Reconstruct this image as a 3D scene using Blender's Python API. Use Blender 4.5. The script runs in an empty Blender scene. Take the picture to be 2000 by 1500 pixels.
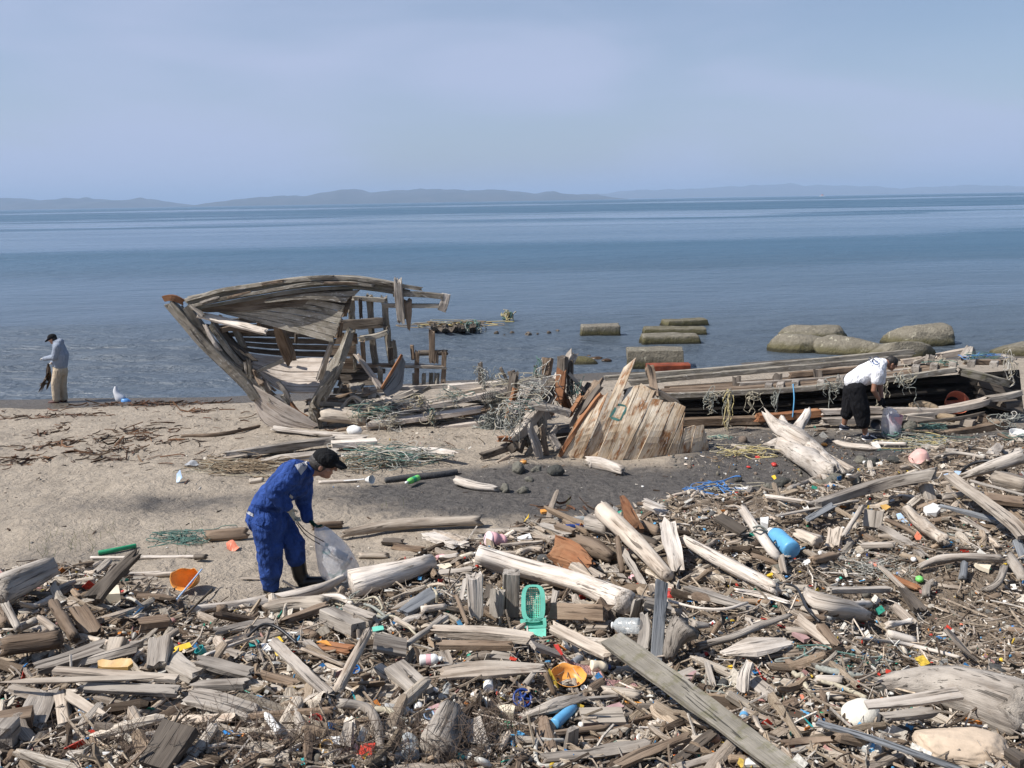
import bpy, bmesh, math, random
import numpy as np
from mathutils import Vector, Matrix, noise
random.seed(7)
S = bpy.context.scene
COL = S.collection
R = math.radians

# ------------------------------------------------------------------ camera
F = 1750.0                                   # focal length in pixels of the 2000 x 1500 photograph
PITCH = math.atan(358 / F); ROLL = math.atan(.0175)
CAMZ = 4.9
FW = Vector((0, math.cos(PITCH), -math.sin(PITCH)))
UW = Vector((0, math.sin(PITCH), math.cos(PITCH)))
RW = Vector((1, 0, 0))
RC = math.cos(ROLL) * RW - math.sin(ROLL) * UW
UC = math.sin(ROLL) * RW + math.cos(ROLL) * UW
CAM = Vector((0, 0, CAMZ))
cd = bpy.data.cameras.new('camera'); cam = bpy.data.objects.new('camera', cd); COL.objects.link(cam)
cd.sensor_width = 36; cd.lens = F / 2000 * 36; cd.clip_start = .1; cd.clip_end = 60000
M = Matrix.Identity(4)
for i in range(3):
    M[i][0] = RC[i]; M[i][1] = UC[i]; M[i][2] = -FW[i]; M[i][3] = CAM[i]
cam.matrix_world = M
S.camera = cam

# ------------------------------------------------------------------ light
SUN_EL, SUN_AZ = R(50), R(-104)
sd = Vector((math.sin(SUN_AZ) * math.cos(SUN_EL), math.cos(SUN_AZ) * math.cos(SUN_EL), math.sin(SUN_EL)))
sl = bpy.data.lights.new('sun', 'SUN'); sl.energy = 4.7; sl.angle = R(.53); sl.color = (1, .955, .9)
so = bpy.data.objects.new('sun', sl); COL.objects.link(so)
so.rotation_euler = sd.to_track_quat('Z', 'Y').to_euler()
S.view_settings.view_transform = 'Standard'; S.view_settings.look = 'None'
S.view_settings.exposure = .42; S.view_settings.gamma = 1

W = bpy.data.worlds.new("World"); S.world = W; W.use_nodes = True
nt = W.node_tree; nt.nodes.clear()
def N(nt, t, **kw):
    n = nt.nodes.new(t)
    for k, v in kw.items():
        if k.startswith('i_'): n.inputs[k[2:].replace('_', ' ')].default_value = v
        else: setattr(n, k, v)
    return n
def L(nt, a, b): nt.links.new(a, b)
sky = N(nt, 'ShaderNodeTexSky', sky_type='NISHITA', sun_disc=False, sun_elevation=SUN_EL, sun_rotation=SUN_AZ,
        altitude=0, air_density=1.0, dust_density=1.2, ozone_density=3.2)
# thin high cloud: streaks of veil over the blue
tc = N(nt, 'ShaderNodeTexCoord')
mp = N(nt, 'ShaderNodeMapping'); mp.inputs['Scale'].default_value = (1.3, 1.3, 5.0); mp.inputs['Rotation'].default_value = (0, R(7), 0)
L(nt, tc.outputs['Generated'], mp.inputs['Vector'])
cn = N(nt, 'ShaderNodeTexNoise'); cn.inputs['Scale'].default_value = 2.1; cn.inputs['Detail'].default_value = 5; cn.inputs['Roughness'].default_value = .42
cn.inputs['Distortion'].default_value = .35
L(nt, mp.outputs[0], cn.inputs['Vector'])
cr = N(nt, 'ShaderNodeMapRange', i_From_Min=.34, i_From_Max=.66, i_To_Min=.42, i_To_Max=.97); cr.interpolation_type = 'SMOOTHSTEP'
L(nt, cn.outputs['Fac'], cr.inputs['Value'])
mx = N(nt, 'ShaderNodeMix', data_type='RGBA')
mx.inputs['B'].default_value = (4.35, 5.0, 6.85, 1)
sxw = N(nt, 'ShaderNodeSeparateXYZ'); L(nt, tc.outputs['Generated'], sxw.inputs[0])
def wm(op, a, b):
    n = N(nt, 'ShaderNodeMath', operation=op)
    for i, v in enumerate((a, b)):
        if hasattr(v, 'is_output'): L(nt, v, n.inputs[i])
        else: n.inputs[i].default_value = v
    return n.outputs[0]
clear = N(nt, 'ShaderNodeMapRange', i_From_Min=.33, i_From_Max=.70, i_To_Min=1, i_To_Max=.08); clear.interpolation_type = 'SMOOTHSTEP'   # the veil thins out over one quarter of the sky
L(nt, wm('ADD', wm('MULTIPLY', sxw.outputs['X'], .6), wm('MULTIPLY', sxw.outputs['Z'], 1.6)), clear.inputs['Value'])
L(nt, wm('MULTIPLY', cr.outputs[0], clear.outputs[0]), mx.inputs['Factor']); L(nt, sky.outputs[0], mx.inputs['A'])
bg = N(nt, 'ShaderNodeBackground'); bg.inputs['Strength'].default_value = .083
L(nt, mx.outputs['Result'], bg.inputs['Color'])
wo = N(nt, 'ShaderNodeOutputWorld'); L(nt, bg.outputs[0], wo.inputs['Surface'])

# ------------------------------------------------------------------ geometry of the place
def ray(px, py):
    px = float(px); py = float(py)
    return (((px - 1000) / F) * RC + ((750 - py) / F) * UC + FW)
def P(px, py, Y):
    """world point seen at photograph pixel (px, py), Y metres out from the camera"""
    d = ray(px, py); return CAM + d * (float(Y) / d.y)
def onz(px, py, z):
    d = ray(px, py); return CAM + d * ((z - CAMZ) / d.z)
def proj(p):
    v = Vector([float(q) for q in p]) - CAM; w = v.dot(FW)
    return 1000 + F * v.dot(RC) / w, 750 - F * v.dot(UC) / w
PY = [-40, 0, 3, 5, 7, 9, 12, 16, 19, 21, 22.5, 25, 40, 80]
PZ = [3.2, 2.6, 1.75, 1.4, 1.15, .95, .8, .56, .42, .24, .07, -.16, -2.5, -6]
def sstep(a, b, x):
    t = np.clip((x - a) / (b - a), 0, 1); return t * t * (3 - 2 * t)
def shore_shift(x):
    return -.3 * sstep(-5, -9, x) + 1.4 * sstep(-6, -1, x) + .6 * sstep(0, 3, x) + 2. * sstep(3, 10, x)
def base_np(x, y):
    x = np.asarray(x, float); y = np.asarray(y, float)
    ye = y - shore_shift(x) * sstep(14, 22, y)
    z = np.interp(ye, PY, PZ)
    z = z + .035 * np.sin(x * 1.7 + .8 * y) * np.sin(y * 1.3 - .5 * x) * sstep(24, 18, y)
    return z
def vnoise(x, y, s, seed=0):
    """smooth value noise on arrays"""
    x = np.asarray(x, float) / s + seed * 17.3; y = np.asarray(y, float) / s - seed * 9.1
    xi = np.floor(x); yi = np.floor(y); fx = x - xi; fy = y - yi
    fx = fx * fx * (3 - 2 * fx); fy = fy * fy * (3 - 2 * fy)
    def h(a, b):
        v = np.sin(a * 127.1 + b * 311.7 + seed * 74.7) * 43758.5453; return v - np.floor(v)
    return (h(xi, yi) * (1 - fx) + h(xi + 1, yi) * fx) * (1 - fy) + (h(xi, yi + 1) * (1 - fx) + h(xi + 1, yi + 1) * fx) * fy
# front edge of the debris heap, as seen in the photograph
_edge = [(-600, 1090), (0, 1120), (120, 1110), (280, 1130), (400, 1185), (560, 1175), (690, 1150), (800, 1105), (900, 1075), (1000, 1035), (1150, 1015),
         (1300, 985), (1450, 975), (1600, 950), (1750, 905), (1900, 880), (2000, 870), (2500, 850)]
def _hit0(px, py):
    d = ray(px, py); t = 2.0
    lo, hi = 2., 80.
    for _ in range(40):
        m = (lo + hi) / 2; p = CAM + d * m
        if p.z < float(base_np(p.x, p.y)): hi = m
        else: lo = m
    return CAM + d * hi
_E = [_hit0(*e) for e in _edge]
EX = np.array([e.x for e in _E]); EY = np.array([e.y for e in _E])
_o = np.argsort(EX); EX = EX[_o]; EY = EY[_o]
def heap_np(x, y):
    yb = np.interp(x, EX, EY)
    return sstep(-.1, 1.1, yb - y)
def ground_np(x, y):
    h = heap_np(x, y)
    bare = sstep(2.2, 3.6, x) * sstep(8.6, 7.4, y)             # the trodden bank of fine chips
    lump = .10 + .36 * vnoise(x, y, 1.1, 3) + .08 * vnoise(x, y, .35, 4)
    z = base_np(x, y) + h * lump * (1 - .6 * bare)
    dune = .05 * vnoise(x, y, 1.3, 5) + .055 * vnoise(x, y, .42, 6) + .024 * vnoise(x, y, .17, 8)
    return z + (dune - .062) * sstep(23, 20, y - shore_shift(x))
def ground(x, y): return float(ground_np(x, y))
def hit(px, py, lift=0.0):
    """where the line of sight through a pixel meets the ground (raised by lift)"""
    d = ray(px, py); lo, hi = 2.5, 40.
    ts = np.linspace(lo, hi, 500)
    xs = CAM.x + d.x * ts; ys = CAM.y + d.y * ts; zs = CAM.z + d.z * ts
    b = np.nonzero(zs < ground_np(xs, ys) + lift)[0]
    if len(b) == 0: return CAM + d * hi
    i = b[0]; lo = ts[max(i - 1, 0)]; hi = ts[i]
    for _ in range(14):
        m = (lo + hi) / 2; p = CAM + d * m
        if p.z < ground(p.x, p.y) + lift: hi = m
        else: lo = m
    return CAM + d * hi
def mpp(p):
    """metres covered by one photograph pixel at world point p"""
    return (Vector(p) - CAM).dot(FW) / F

# ------------------------------------------------------------------ object helpers
def tag(o, label=None, cat=None, group=None, kind=None):
    if label: o['label'] = label
    if cat: o['category'] = cat
    if group: o['group'] = group
    if kind: o['kind'] = kind
    return o
def thing(name, label, cat, loc=(0, 0, 0), group=None):
    o = bpy.data.objects.new(name, None); COL.objects.link(o); o.location = loc; o.empty_display_size = .1
    return tag(o, label, cat, group)
class MB:
    """collects shapes (world coordinates) into one mesh object; 'gr' carries along-the-grain coordinates"""
    def __init__(s): s.v = []; s.f = []; s.g = []; s.mi = []; s.sm = []
    def add(s, v, f, g=None, mi=0, smooth=False):
        o = len(s.v); s.v += [tuple(p) for p in v]; s.f += [tuple(i + o for i in q) for q in f]
        s.g += [tuple(q) for q in (g if g is not None else v)]
        s.mi += [mi] * len(f); s.sm += [smooth] * len(f)
        return s
    def build(s, name, mats, parent=None, origin=None):
        me = bpy.data.meshes.new(name)
        if origin is None:
            if parent is not None: origin = parent.location
            else:
                a = np.array(s.v); origin = Vector(((a[:, 0].min() + a[:, 0].max()) / 2, (a[:, 1].min() + a[:, 1].max()) / 2, a[:, 2].min()))
        origin = Vector(origin)
        me.from_pydata([(p[0] - origin.x, p[1] - origin.y, p[2] - origin.z) for p in s.v], [], s.f)
        if not isinstance(mats, (list, tuple)): mats = [mats]
        for m in mats: me.materials.append(m)
        me.polygons.foreach_set('material_index', s.mi); me.polygons.foreach_set('use_smooth', s.sm)
        a = me.attributes.new('gr', 'FLOAT_VECTOR', 'POINT'); a.data.foreach_set('vector', np.array(s.g, dtype=np.float32).ravel())
        me.update()
        o = bpy.data.objects.new(name, me); COL.objects.link(o)
        if parent is not None: o.parent = parent; o.location = origin - Vector(parent.location)
        else: o.location = origin
        return o
# ------------------------------------------------------------------ materials
def mat(name):
    m = bpy.data.materials.new(name); m.use_nodes = True; nt = m.node_tree; nt.nodes.clear()
    out = N(nt, 'ShaderNodeOutputMaterial'); b = N(nt, 'ShaderNodeBsdfPrincipled'); L(nt, b.outputs[0], out.inputs['Surface'])
    return m, nt, b
def mixc(nt, fac, a, b, blend='MIX'):
    n = N(nt, 'ShaderNodeMix', data_type='RGBA', blend_type=blend)
    for s, v in (('Factor', fac), ('A', a), ('B', b)):
        if hasattr(v, 'is_output'): L(nt, v, n.inputs[s])
        elif s == 'Factor': n.inputs[s].default_value = v
        else: n.inputs[s].default_value = (*v, 1)
    return n.outputs['Result']
def nz(nt, vec, scale, detail=4, rough=.55, dist=0, w=None):
    n = N(nt, 'ShaderNodeTexNoise', noise_dimensions='4D' if w is not None else '3D')
    n.inputs['Scale'].default_value = scale; n.inputs['Detail'].default_value = detail
    n.inputs['Roughness'].default_value = rough; n.inputs['Distortion'].default_value = dist
    L(nt, vec, n.inputs['Vector'])
    if w is not None: L(nt, w, n.inputs['W'])
    return n.outputs['Fac']
def mr(nt, v, a, b, c=0., d=1., smooth=True):
    n = N(nt, 'ShaderNodeMapRange', i_From_Min=a, i_From_Max=b, i_To_Min=c, i_To_Max=d)
    if smooth: n.interpolation_type = 'SMOOTHSTEP'
    L(nt, v, n.inputs['Value']); return n.outputs[0]
def mapv(nt, vec, sc):
    n = N(nt, 'ShaderNodeMapping'); n.inputs['Scale'].default_value = sc; L(nt, vec, n.inputs['Vector']); return n.outputs[0]
def math2(nt, op, a, b):
    n = N(nt, 'ShaderNodeMath', operation=op)
    for i, v in enumerate((a, b)):
        if hasattr(v, 'is_output'): L(nt, v, n.inputs[i])
        else: n.inputs[i].default_value = v
    return n.outputs[0]
def bump(nt, b, h, st=.5, dist=.02):
    n = N(nt, 'ShaderNodeBump', i_Strength=st, i_Distance=dist); L(nt, h, n.inputs['Height']); L(nt, n.outputs[0], b.inputs['Normal'])

def wood_mat(name, dark, mid, light, stain=(.16, .09, .05), stain_amt=.35, moss=0., rough=.85, flake=0., st0=.56):
    m, nt, b = mat(name)
    at = N(nt, 'ShaderNodeAttribute', attribute_name='gr'); oi = N(nt, 'ShaderNodeObjectInfo')
    w = math2(nt, 'MULTIPLY', oi.outputs['Random'], 37.)
    v = at.outputs['Vector']
    g1 = nz(nt, mapv(nt, v, (1.6, 28, 28)), 1., 5, .6, .4, w)        # grain streaks
    g2 = nz(nt, mapv(nt, v, (5, 110, 110)), 1., 3, .6, .2, w)        # fibres
    big = nz(nt, mapv(nt, v, (1.5, 4, 4)), 1., 3, .6, .3, w)         # weathering patches
    c = mixc(nt, mr(nt, g1, .38, .60), dark, mid)
    c = mixc(nt, mr(nt, big, .35, .7), c, light)
    c = mixc(nt, mr(nt, g2, .45, .75, 0, .45), c, light)
    st = nz(nt, mapv(nt, v, (2.5, 6, 6)), 1.3, 4, .65, .5, math2(nt, 'ADD', w, 11.))
    c = mixc(nt, mr(nt, st, st0, st0 + .18, 0, stain_amt), c, stain)
    crk = mr(nt, nz(nt, mapv(nt, v, (1.3, 30, 30)), 1., 3, .6, .9, math2(nt, 'ADD', w, 5.)), .34, .41, 1, 0)
    c = mixc(nt, math2(nt, 'MULTIPLY', crk, .75), c, tuple(x * .35 for x in dark))
    if flake: c = mixc(nt, mr(nt, nz(nt, mapv(nt, v, (5, 22, 22)), 1.6, 4, .75, .4, math2(nt, 'ADD', w, 9.)), .57, .64, 0, flake), c, (.56, .545, .50))
    if moss:
        ms = nz(nt, v, 9., 5, .7, .2, w)
        c = mixc(nt, mr(nt, ms, .5, .62, 0, moss), c, (.10, .095, .035))
    hs = N(nt, 'ShaderNodeHueSaturation'); L(nt, c, hs.inputs['Color'])
    L(nt, mr(nt, oi.outputs['Random'], 0, 1, .78, 1.2, False), hs.inputs['Value'])
    L(nt, hs.outputs[0], b.inputs['Base Color']); b.inputs['Roughness'].default_value = rough; b.inputs['Specular IOR Level'].default_value = .25
    h = math2(nt, 'ADD', math2(nt, 'MULTIPLY', g1, 1.), math2(nt, 'MULTIPLY', g2, .35))
    h = math2(nt, 'SUBTRACT', h, math2(nt, 'MULTIPLY', crk, .9))
    bump(nt, b, h, .8, .018)
    return m
MW = {
 'pale': wood_mat('bleached_wood', (.28, .235, .19), (.54, .475, .405), (.68, .62, .55), (.30, .20, .12), .35),
 'grey': wood_mat('grey_wood', (.12, .10, .083), (.30, .262, .222), (.45, .405, .35), (.14, .095, .06), .4),
 'tan': wood_mat('tan_wood', (.18, .14, .105), (.40, .335, .27), (.53, .465, .385), (.18, .10, .055), .5),
 'brown': wood_mat('brown_wood', (.085, .056, .037), (.18, .128, .087), (.27, .205, .15), (.09, .045, .025), .5),
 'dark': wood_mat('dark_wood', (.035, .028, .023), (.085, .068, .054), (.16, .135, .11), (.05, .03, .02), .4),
 'rust': wood_mat('rust_stained_wood', (.13, .05, .022), (.24, .10, .045), (.32, .17, .09), (.16, .05, .015), .6),
 'mossy': wood_mat('mossy_wood', (.08, .072, .055), (.165, .148, .12), (.25, .228, .19), (.10, .08, .045), .4, .45),
 'slate': wood_mat('painted_slate_wood', (.10, .105, .11), (.17, .178, .19), (.22, .23, .24), (.12, .10, .08), .25),
 'boat': wood_mat('weathered_boat_wood', (.075, .062, .047), (.20, .172, .138), (.34, .31, .26), (.09, .06, .035), .5, .2, flake=.7),
 'panel': wood_mat('peeling_painted_wood', (.26, .165, .09), (.50, .375, .245), (.62, .54, .42), (.22, .085, .022), .9, flake=.75, st0=.48),
 'hullpale': wood_mat('pale_hull_wood', (.25, .205, .165), (.42, .36, .305), (.52, .46, .40), (.26, .13, .06), .55),
}
def plain(name, col, rough=.5, var=.12, dirt=.25, scale=12., bmp=.15, spec=.4, trans=0., ior=1.45, metal=0.):
    """plastic, cloth, stone: one colour of its own with scuffs and grime"""
    m, nt, b = mat(name)
    tcn = N(nt, 'ShaderNodeTexCoord'); oi = N(nt, 'ShaderNodeObjectInfo')
    w = math2(nt, 'MULTIPLY', oi.outputs['Random'], 23.)
    a = nz(nt, tcn.outputs['Object'], scale, 5, .6, .2, w); d = nz(nt, tcn.outputs['Object'], scale * 2.3, 5, .7, .3, math2(nt, 'ADD', w, 3.))
    c = mixc(nt, mr(nt, a, .3, .7), tuple(x * (1 - var) for x in col), tuple(min(1, x * (1 + var)) for x in col))
    c = mixc(nt, mr(nt, d, .55, .75, 0, dirt), c, (.20, .165, .13))
    L(nt, c, b.inputs['Base Color']); b.inputs['Roughness'].default_value = rough; b.inputs['Specular IOR Level'].default_value = spec
    b.inputs['Metallic'].default_value = metal
    if trans: b.inputs['Transmission Weight'].default_value = trans; b.inputs['IOR'].default_value = ior
    if bmp: bump(nt, b, a, bmp, .01)
    return m
_pc = {}
PAL = dict(white=(.74, .73, .70), cream=(.68, .60, .46), pink=(.72, .40, .42), blue=(.04, .25, .62), skyblue=(.12, .36, .60), navy=(.02, .05, .20),
           red=(.45, .04, .03), orange=(.72, .32, .07), coral=(.70, .22, .13), yellow=(.72, .47, .04), mint=(.16, .55, .42), green=(.03, .30, .14), teal=(.03, .30, .30),
           lime=(.18, .58, .14), black=(.015, .015, .017), grey=(.28, .29, .30), brown=(.16, .09, .05), mauve=(.42, .27, .26), ochre=(.55, .33, .10), paleblue=(.42, .56, .75))
def pm(c):
    if c not in _pc: _pc[c] = plain('plastic_' + c, PAL[c], .42, .10, .38)
    return _pc[c]
def clear_mat(name, col, alpha, rough=.25):
    m, nt, b = mat(name)
    tcn = N(nt, 'ShaderNodeTexCoord'); a = nz(nt, tcn.outputs['Object'], 9., 4, .6, .4)
    b.inputs['Base Color'].default_value = (*col, 1); b.inputs['Roughness'].default_value = rough; b.inputs['Specular IOR Level'].default_value = .6
    L(nt, mr(nt, a, .3, .7, alpha - .12, alpha + .12), b.inputs['Alpha']); bump(nt, b, a, .5, .03)
    return m
CLEAR = clear_mat('clear_plastic', (.70, .74, .74), .42, .15); BAGM = clear_mat('cloudy_polythene', (.74, .77, .82), .46, .25)
NETM = plain('net_cord', (.09, .095, .085), .9, .3, .2)
ROPE = {'cream': plain('rope_cream', (.40, .36, .27), .95, .25, .35, 40), 'white': plain('rope_white', (.47, .45, .40), .95, .2, .3, 40),
        'green': plain('rope_green', (.09, .17, .145), .9, .3, .3, 40), 'grey': plain('rope_grey', (.26, .27, .24), .95, .3, .4, 40),
        'yellow': plain('rope_yellow', (.50, .42, .20), .9, .2, .3, 40), 'blue': plain('rope_blue', (.08, .22, .50), .9, .2, .3, 40),
        'brown': plain('rope_straw', (.25, .19, .125), .95, .25, .3, 40)}

# ------------------------------------------------------------------ sea, beach, far shore, air
def grid_obj(name, xs, ys, zf, m, kind='structure'):
    X, Yg = np.meshgrid(xs, ys) if xs.ndim == 1 else (xs, ys)
    nyr, nxr = X.shape; Z = zf(X, Yg)
    v = np.stack([X, Yg, Z], -1).reshape(-1, 3)
    i = np.arange((nyr - 1) * (nxr - 1)); r = i // (nxr - 1); c = i % (nxr - 1); a = r * nxr + c
    q = np.stack([a, a + 1, a + nxr + 1, a + nxr], 1)
    me = bpy.data.meshes.new(name); me.vertices.add(len(v)); me.vertices.foreach_set('co', v.astype(np.float32).ravel())
    me.loops.add(q.size); me.loops.foreach_set('vertex_index', q.astype(np.int32).ravel())
    me.polygons.add(len(q)); me.polygons.foreach_set('loop_start', np.arange(0, q.size, 4, dtype=np.int32)); me.polygons.foreach_set('loop_total', np.full(len(q), 4, np.int32))
    me.polygons.foreach_set('use_smooth', np.ones(len(q), bool)); me.update(); me.validate()
    me.materials.append(m); o = bpy.data.objects.new(name, me); COL.objects.link(o); o['kind'] = kind
    return o, v

# beach
m_sand, nt, b = mat('beach_sand')
geo = N(nt, 'ShaderNodeNewGeometry'); pos = geo.outputs['Position']
at = N(nt, 'ShaderNodeAttribute', attribute_name='zone'); sep = N(nt, 'ShaderNodeSeparateColor'); L(nt, at.outputs['Color'], sep.inputs[0])
n1 = nz(nt, pos, 2.2, 6, .65, .4); n2 = nz(nt, pos, 60., 3, .7); n3 = nz(nt, pos, 9., 5, .65, .3)
sand = mixc(nt, mr(nt, n1, .3, .7), (.31, .262, .205), (.425, .362, .285))
greyc = mixc(nt, mr(nt, n3, .3, .7), (.056, .053, .051), (.115, .107, .099))
dk = mr(nt, math2(nt, 'ADD', sep.outputs[0], math2(nt, 'MULTIPLY', math2(nt, 'SUBTRACT', n1, .5), .9)), .25, .75)
c = mixc(nt, dk, sand, greyc)
lit = mixc(nt, mr(nt, n3, .35, .65), (.12, .09, .062), (.24, .19, .14))
c = mixc(nt, sep.outputs[1], c, lit)
c = mixc(nt, mr(nt, n2, .35, .65, 0, .35), c, (.13, .11, .095))
c = mixc(nt, mr(nt, nz(nt, pos, 120., 2, .6), .66, .70, 0, .6), c, (.55, .52, .48))
c = mixc(nt, mr(nt, math2(nt, 'ADD', sep.outputs[2], math2(nt, 'MULTIPLY', math2(nt, 'SUBTRACT', n3, .5), .5)), .3, .6), c, (.105, .088, .068))
L(nt, c, b.inputs['Base Color']); L(nt, mr(nt, sep.outputs[2], .2, .8, .95, .45), b.inputs['Roughness'])
b.inputs['Specular IOR Level'].default_value = .25
bump(nt, b, math2(nt, 'ADD', math2(nt, 'MULTIPLY', n3, 1.), math2(nt, 'ADD', math2(nt, 'MULTIPLY', n2, .25), math2(nt, 'MULTIPLY', nz(nt, pos, 4., 4, .6, .8), 1.6))), .85, .07)
ys = np.concatenate([np.linspace(-40, 2, 20), 2.3 * (70 / 2.3) ** np.linspace(0, 1, 330)])
s = np.linspace(-1, 1, 361); s = np.sign(s) * (np.abs(s) + 2.5 * np.clip(np.abs(s) - .82, 0, 1) ** 1.5 * 8)
Xg = s[None, :] * (np.clip(ys, 2, None)[:, None] * .72 + 1.2); Yg = np.repeat(ys[:, None], len(s), 1)
beach, bv = grid_obj('beach', Xg, Yg, ground_np, m_sand)
ca = beach.data.color_attributes.new('zone', 'FLOAT_COLOR', 'POINT')
x, y = bv[:, 0], bv[:, 1]
c0 = _hit0(1080, 955); c1 = _hit0(330, 985); c2 = _hit0(150, 1090)
dark = 1.15 * np.exp(-(((x - c0.x) / 2.9) ** 2 + ((y - c0.y) / 1.7) ** 2) ** 1.3) + .6 * np.exp(-(((x - c1.x) / 2.4) ** 2 + ((y - c1.y) / .8) ** 2)) + .45 * np.exp(-(((x - c2.x) / 2.) ** 2 + ((y - c2.y) / .9) ** 2))
dark += .8 * sstep(2.2, 3.6, x) * sstep(18, 15, y) * sstep(8.5, 10, y)
wl = y - shore_shift(x)
wet = sstep(21.0, 21.7, wl)
zone = np.stack([np.clip(dark, 0, 1), heap_np(x, y), wet, np.ones_like(x)], 1).astype(np.float32)
ca.data.foreach_set('color', zone.ravel())

# sea
m_sea, nt, b = mat('sea_water')
geo = N(nt, 'ShaderNodeNewGeometry'); pos = geo.outputs['Position']
sx = N(nt, 'ShaderNodeSeparateXYZ'); L(nt, pos, sx.inputs[0])
wob = nz(nt, mapv(nt, pos, (.006, .012, 0)), 1., 3, .6)
lg = math2(nt, 'LOGARITHM', math2(nt, 'MAXIMUM', sx.outputs['Y'], 1.), 2.718)
# wind streaks: calm and ruffled lanes lying across the bay (a function of distance out to sea)
lane = math2(nt, 'ADD', math2(nt, 'ADD', lg, math2(nt, 'MULTIPLY', wob, .9)), math2(nt, 'MULTIPLY', math2(nt, 'DIVIDE', sx.outputs['X'], math2(nt, 'MAXIMUM', sx.outputs['Y'], 1.)), -.10))
ramp = N(nt, 'ShaderNodeValToRGB'); cr_ = ramp.color_ramp; cr_.interpolation = 'EASE'
L(nt, mr(nt, lane, 3.0, 10., 0, 1, False), ramp.inputs['Fac'])
stops = [(0, .75), (.09, .75), (.14, .6), (.165, .35), (.222, .30), (.24, .6), (.30, .66), (.318, .14), (.40, .1), (.408, .6), (.42, .6), (.43, .08), (.462, .1), (.48, .68), (.60, .72), (.615, .15), (.64, .15), (.66, .8), (1, .85)]
while len(cr_.elements) < len(stops): cr_.elements.new(.5)
for e, (p_, v_) in zip(cr_.elements, stops): e.position = p_; e.color = (v_, v_, v_, 1)
ruf = mr(nt, math2(nt, 'ADD', ramp.outputs['Color'], math2(nt, 'MULTIPLY', math2(nt, 'SUBTRACT', nz(nt, mapv(nt, pos, (.0035, .022, 0)), 1., 4, .6, .4), .5), 1.4)), 0, 1, 0, 1, False)
w1 = nz(nt, mapv(nt, pos, (.9, 2.2, 1)), 1., 5, .6, .3); w2 = nz(nt, mapv(nt, pos, (3.2, 6.5, 1)), 1., 4, .65, .3); w3 = nz(nt, mapv(nt, pos, (.24, .55, 1)), 1., 4, .6, .4); w4 = nz(nt, mapv(nt, pos, (.05, .10, 1)), 1., 4, .65, .4)
h = math2(nt, 'ADD', math2(nt, 'MULTIPLY', w1, 1.), math2(nt, 'ADD', math2(nt, 'MULTIPLY', w2, .4), math2(nt, 'ADD', math2(nt, 'MULTIPLY', w3, 2.2), math2(nt, 'MULTIPLY', w4, 5.))))
bn = N(nt, 'ShaderNodeBump', i_Distance=.42); L(nt, h, bn.inputs['Height']); L(nt, mr(nt, ruf, 0, 1, .15, 1., False), bn.inputs['Strength'])
L(nt, bn.outputs[0], b.inputs['Normal'])
near = mr(nt, sx.outputs['Y'], 24, 95, 0, 1)
cs = mixc(nt, near, (.080, .095, .110), (.045, .108, .172))
L(nt, mixc(nt, math2(nt, 'MULTIPLY', ruf, 1.), mixc(nt, .5, cs, (.06, .115, .185)), cs), b.inputs['Base Color'])  # calm lanes get a paler base: sky reflection put into the colour
L(nt, mr(nt, ruf, 0, 1, .06, .46, False), b.inputs['Roughness']); b.inputs['IOR'].default_value = 1.33
ysea = np.concatenate([np.linspace(19.5, 34, 190), 34 * (45000 / 34) ** np.linspace(0, 1, 170)[1:]])
xs_ = np.linspace(-1, 1, 241)
Xs = xs_[None, :] * (ysea[:, None] * 1.0 + 10); Ys = np.repeat(ysea[:, None], len(xs_), 1)
def seaz(X, Y):
    a = sstep(60, 30, Y) * (.35 + .65 * sstep(22, 26, Y))
    return a * (.030 * np.sin(3.1 * Y + .35 * X + 2 * vnoise(X, Y, 2.1, 11)) + .05 * (vnoise(X, Y, 1.3, 12) - .5) + .03 * (vnoise(X * .5, Y, .45, 13) - .5))
sea, _ = grid_obj('sea', Xs, Ys, seaz, m_sea)

# far shore
m_hill, nt, b = mat('far_hills')
geo = N(nt, 'ShaderNodeNewGeometry'); pos = geo.outputs['Position']
a = nz(nt, pos, .004, 5, .6); a2 = nz(nt, pos, .02, 4, .6)
L(nt, mixc(nt, mr(nt, a, .35, .65), mixc(nt, a2, (.010, .022, .022), (.02, .035, .03)), (.045, .05, .045)), b.inputs['Base Color']); b.inputs['Roughness'].default_value = 1
def hills(name, prof, Y, depth, seed):
    """a range of hills: skyline heights in photograph pixels, raised as ridges with slopes, spurs and a back"""
    pxs = np.array([p[0] for p in prof], float); pys = np.array([p[1] for p in prof], float)
    A = P(pxs[0], 390, Y); B = P(pxs[-1], 390, Y)
    xs = np.linspace(A.x, B.x, 260); us = np.linspace(0, 1, 22)
    top = []
    for xx in xs:
        q, _ = proj((xx, Y, 0)); hy = float(np.interp(q, pxs, pys)) - 3.5 * (float(vnoise(q, seed, 23., seed)) - .5) - 1.5 * (float(vnoise(q, seed, 9., seed + 4)) - .5); _, y0 = proj((xx, Y, 0))
        top.append(max(0, (y0 - hy)) * Y / F)
    top = np.array(top)
    X = np.repeat(xs[None, :], len(us), 0); Yg = Y - depth * .5 + us[:, None] * depth + 0 * X
    def zf(X, Yg):
        env = np.sin(np.pi * us)[:, None] ** .9
        n = .80 + .25 * vnoise(X, Yg, depth * .09, seed) + .22 * (vnoise(X, Yg, depth * .22, seed + 1) - .5)
        n[len(us) // 2] = 1 + .08 * (vnoise(X[0], Yg[0], depth * .05, seed + 2) - .5)
        return env * top[None, :] * np.minimum(n, 1.06) - 3
    o, _ = grid_obj(name, X, Yg, zf, m_hill); return o
TREES = None
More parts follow.
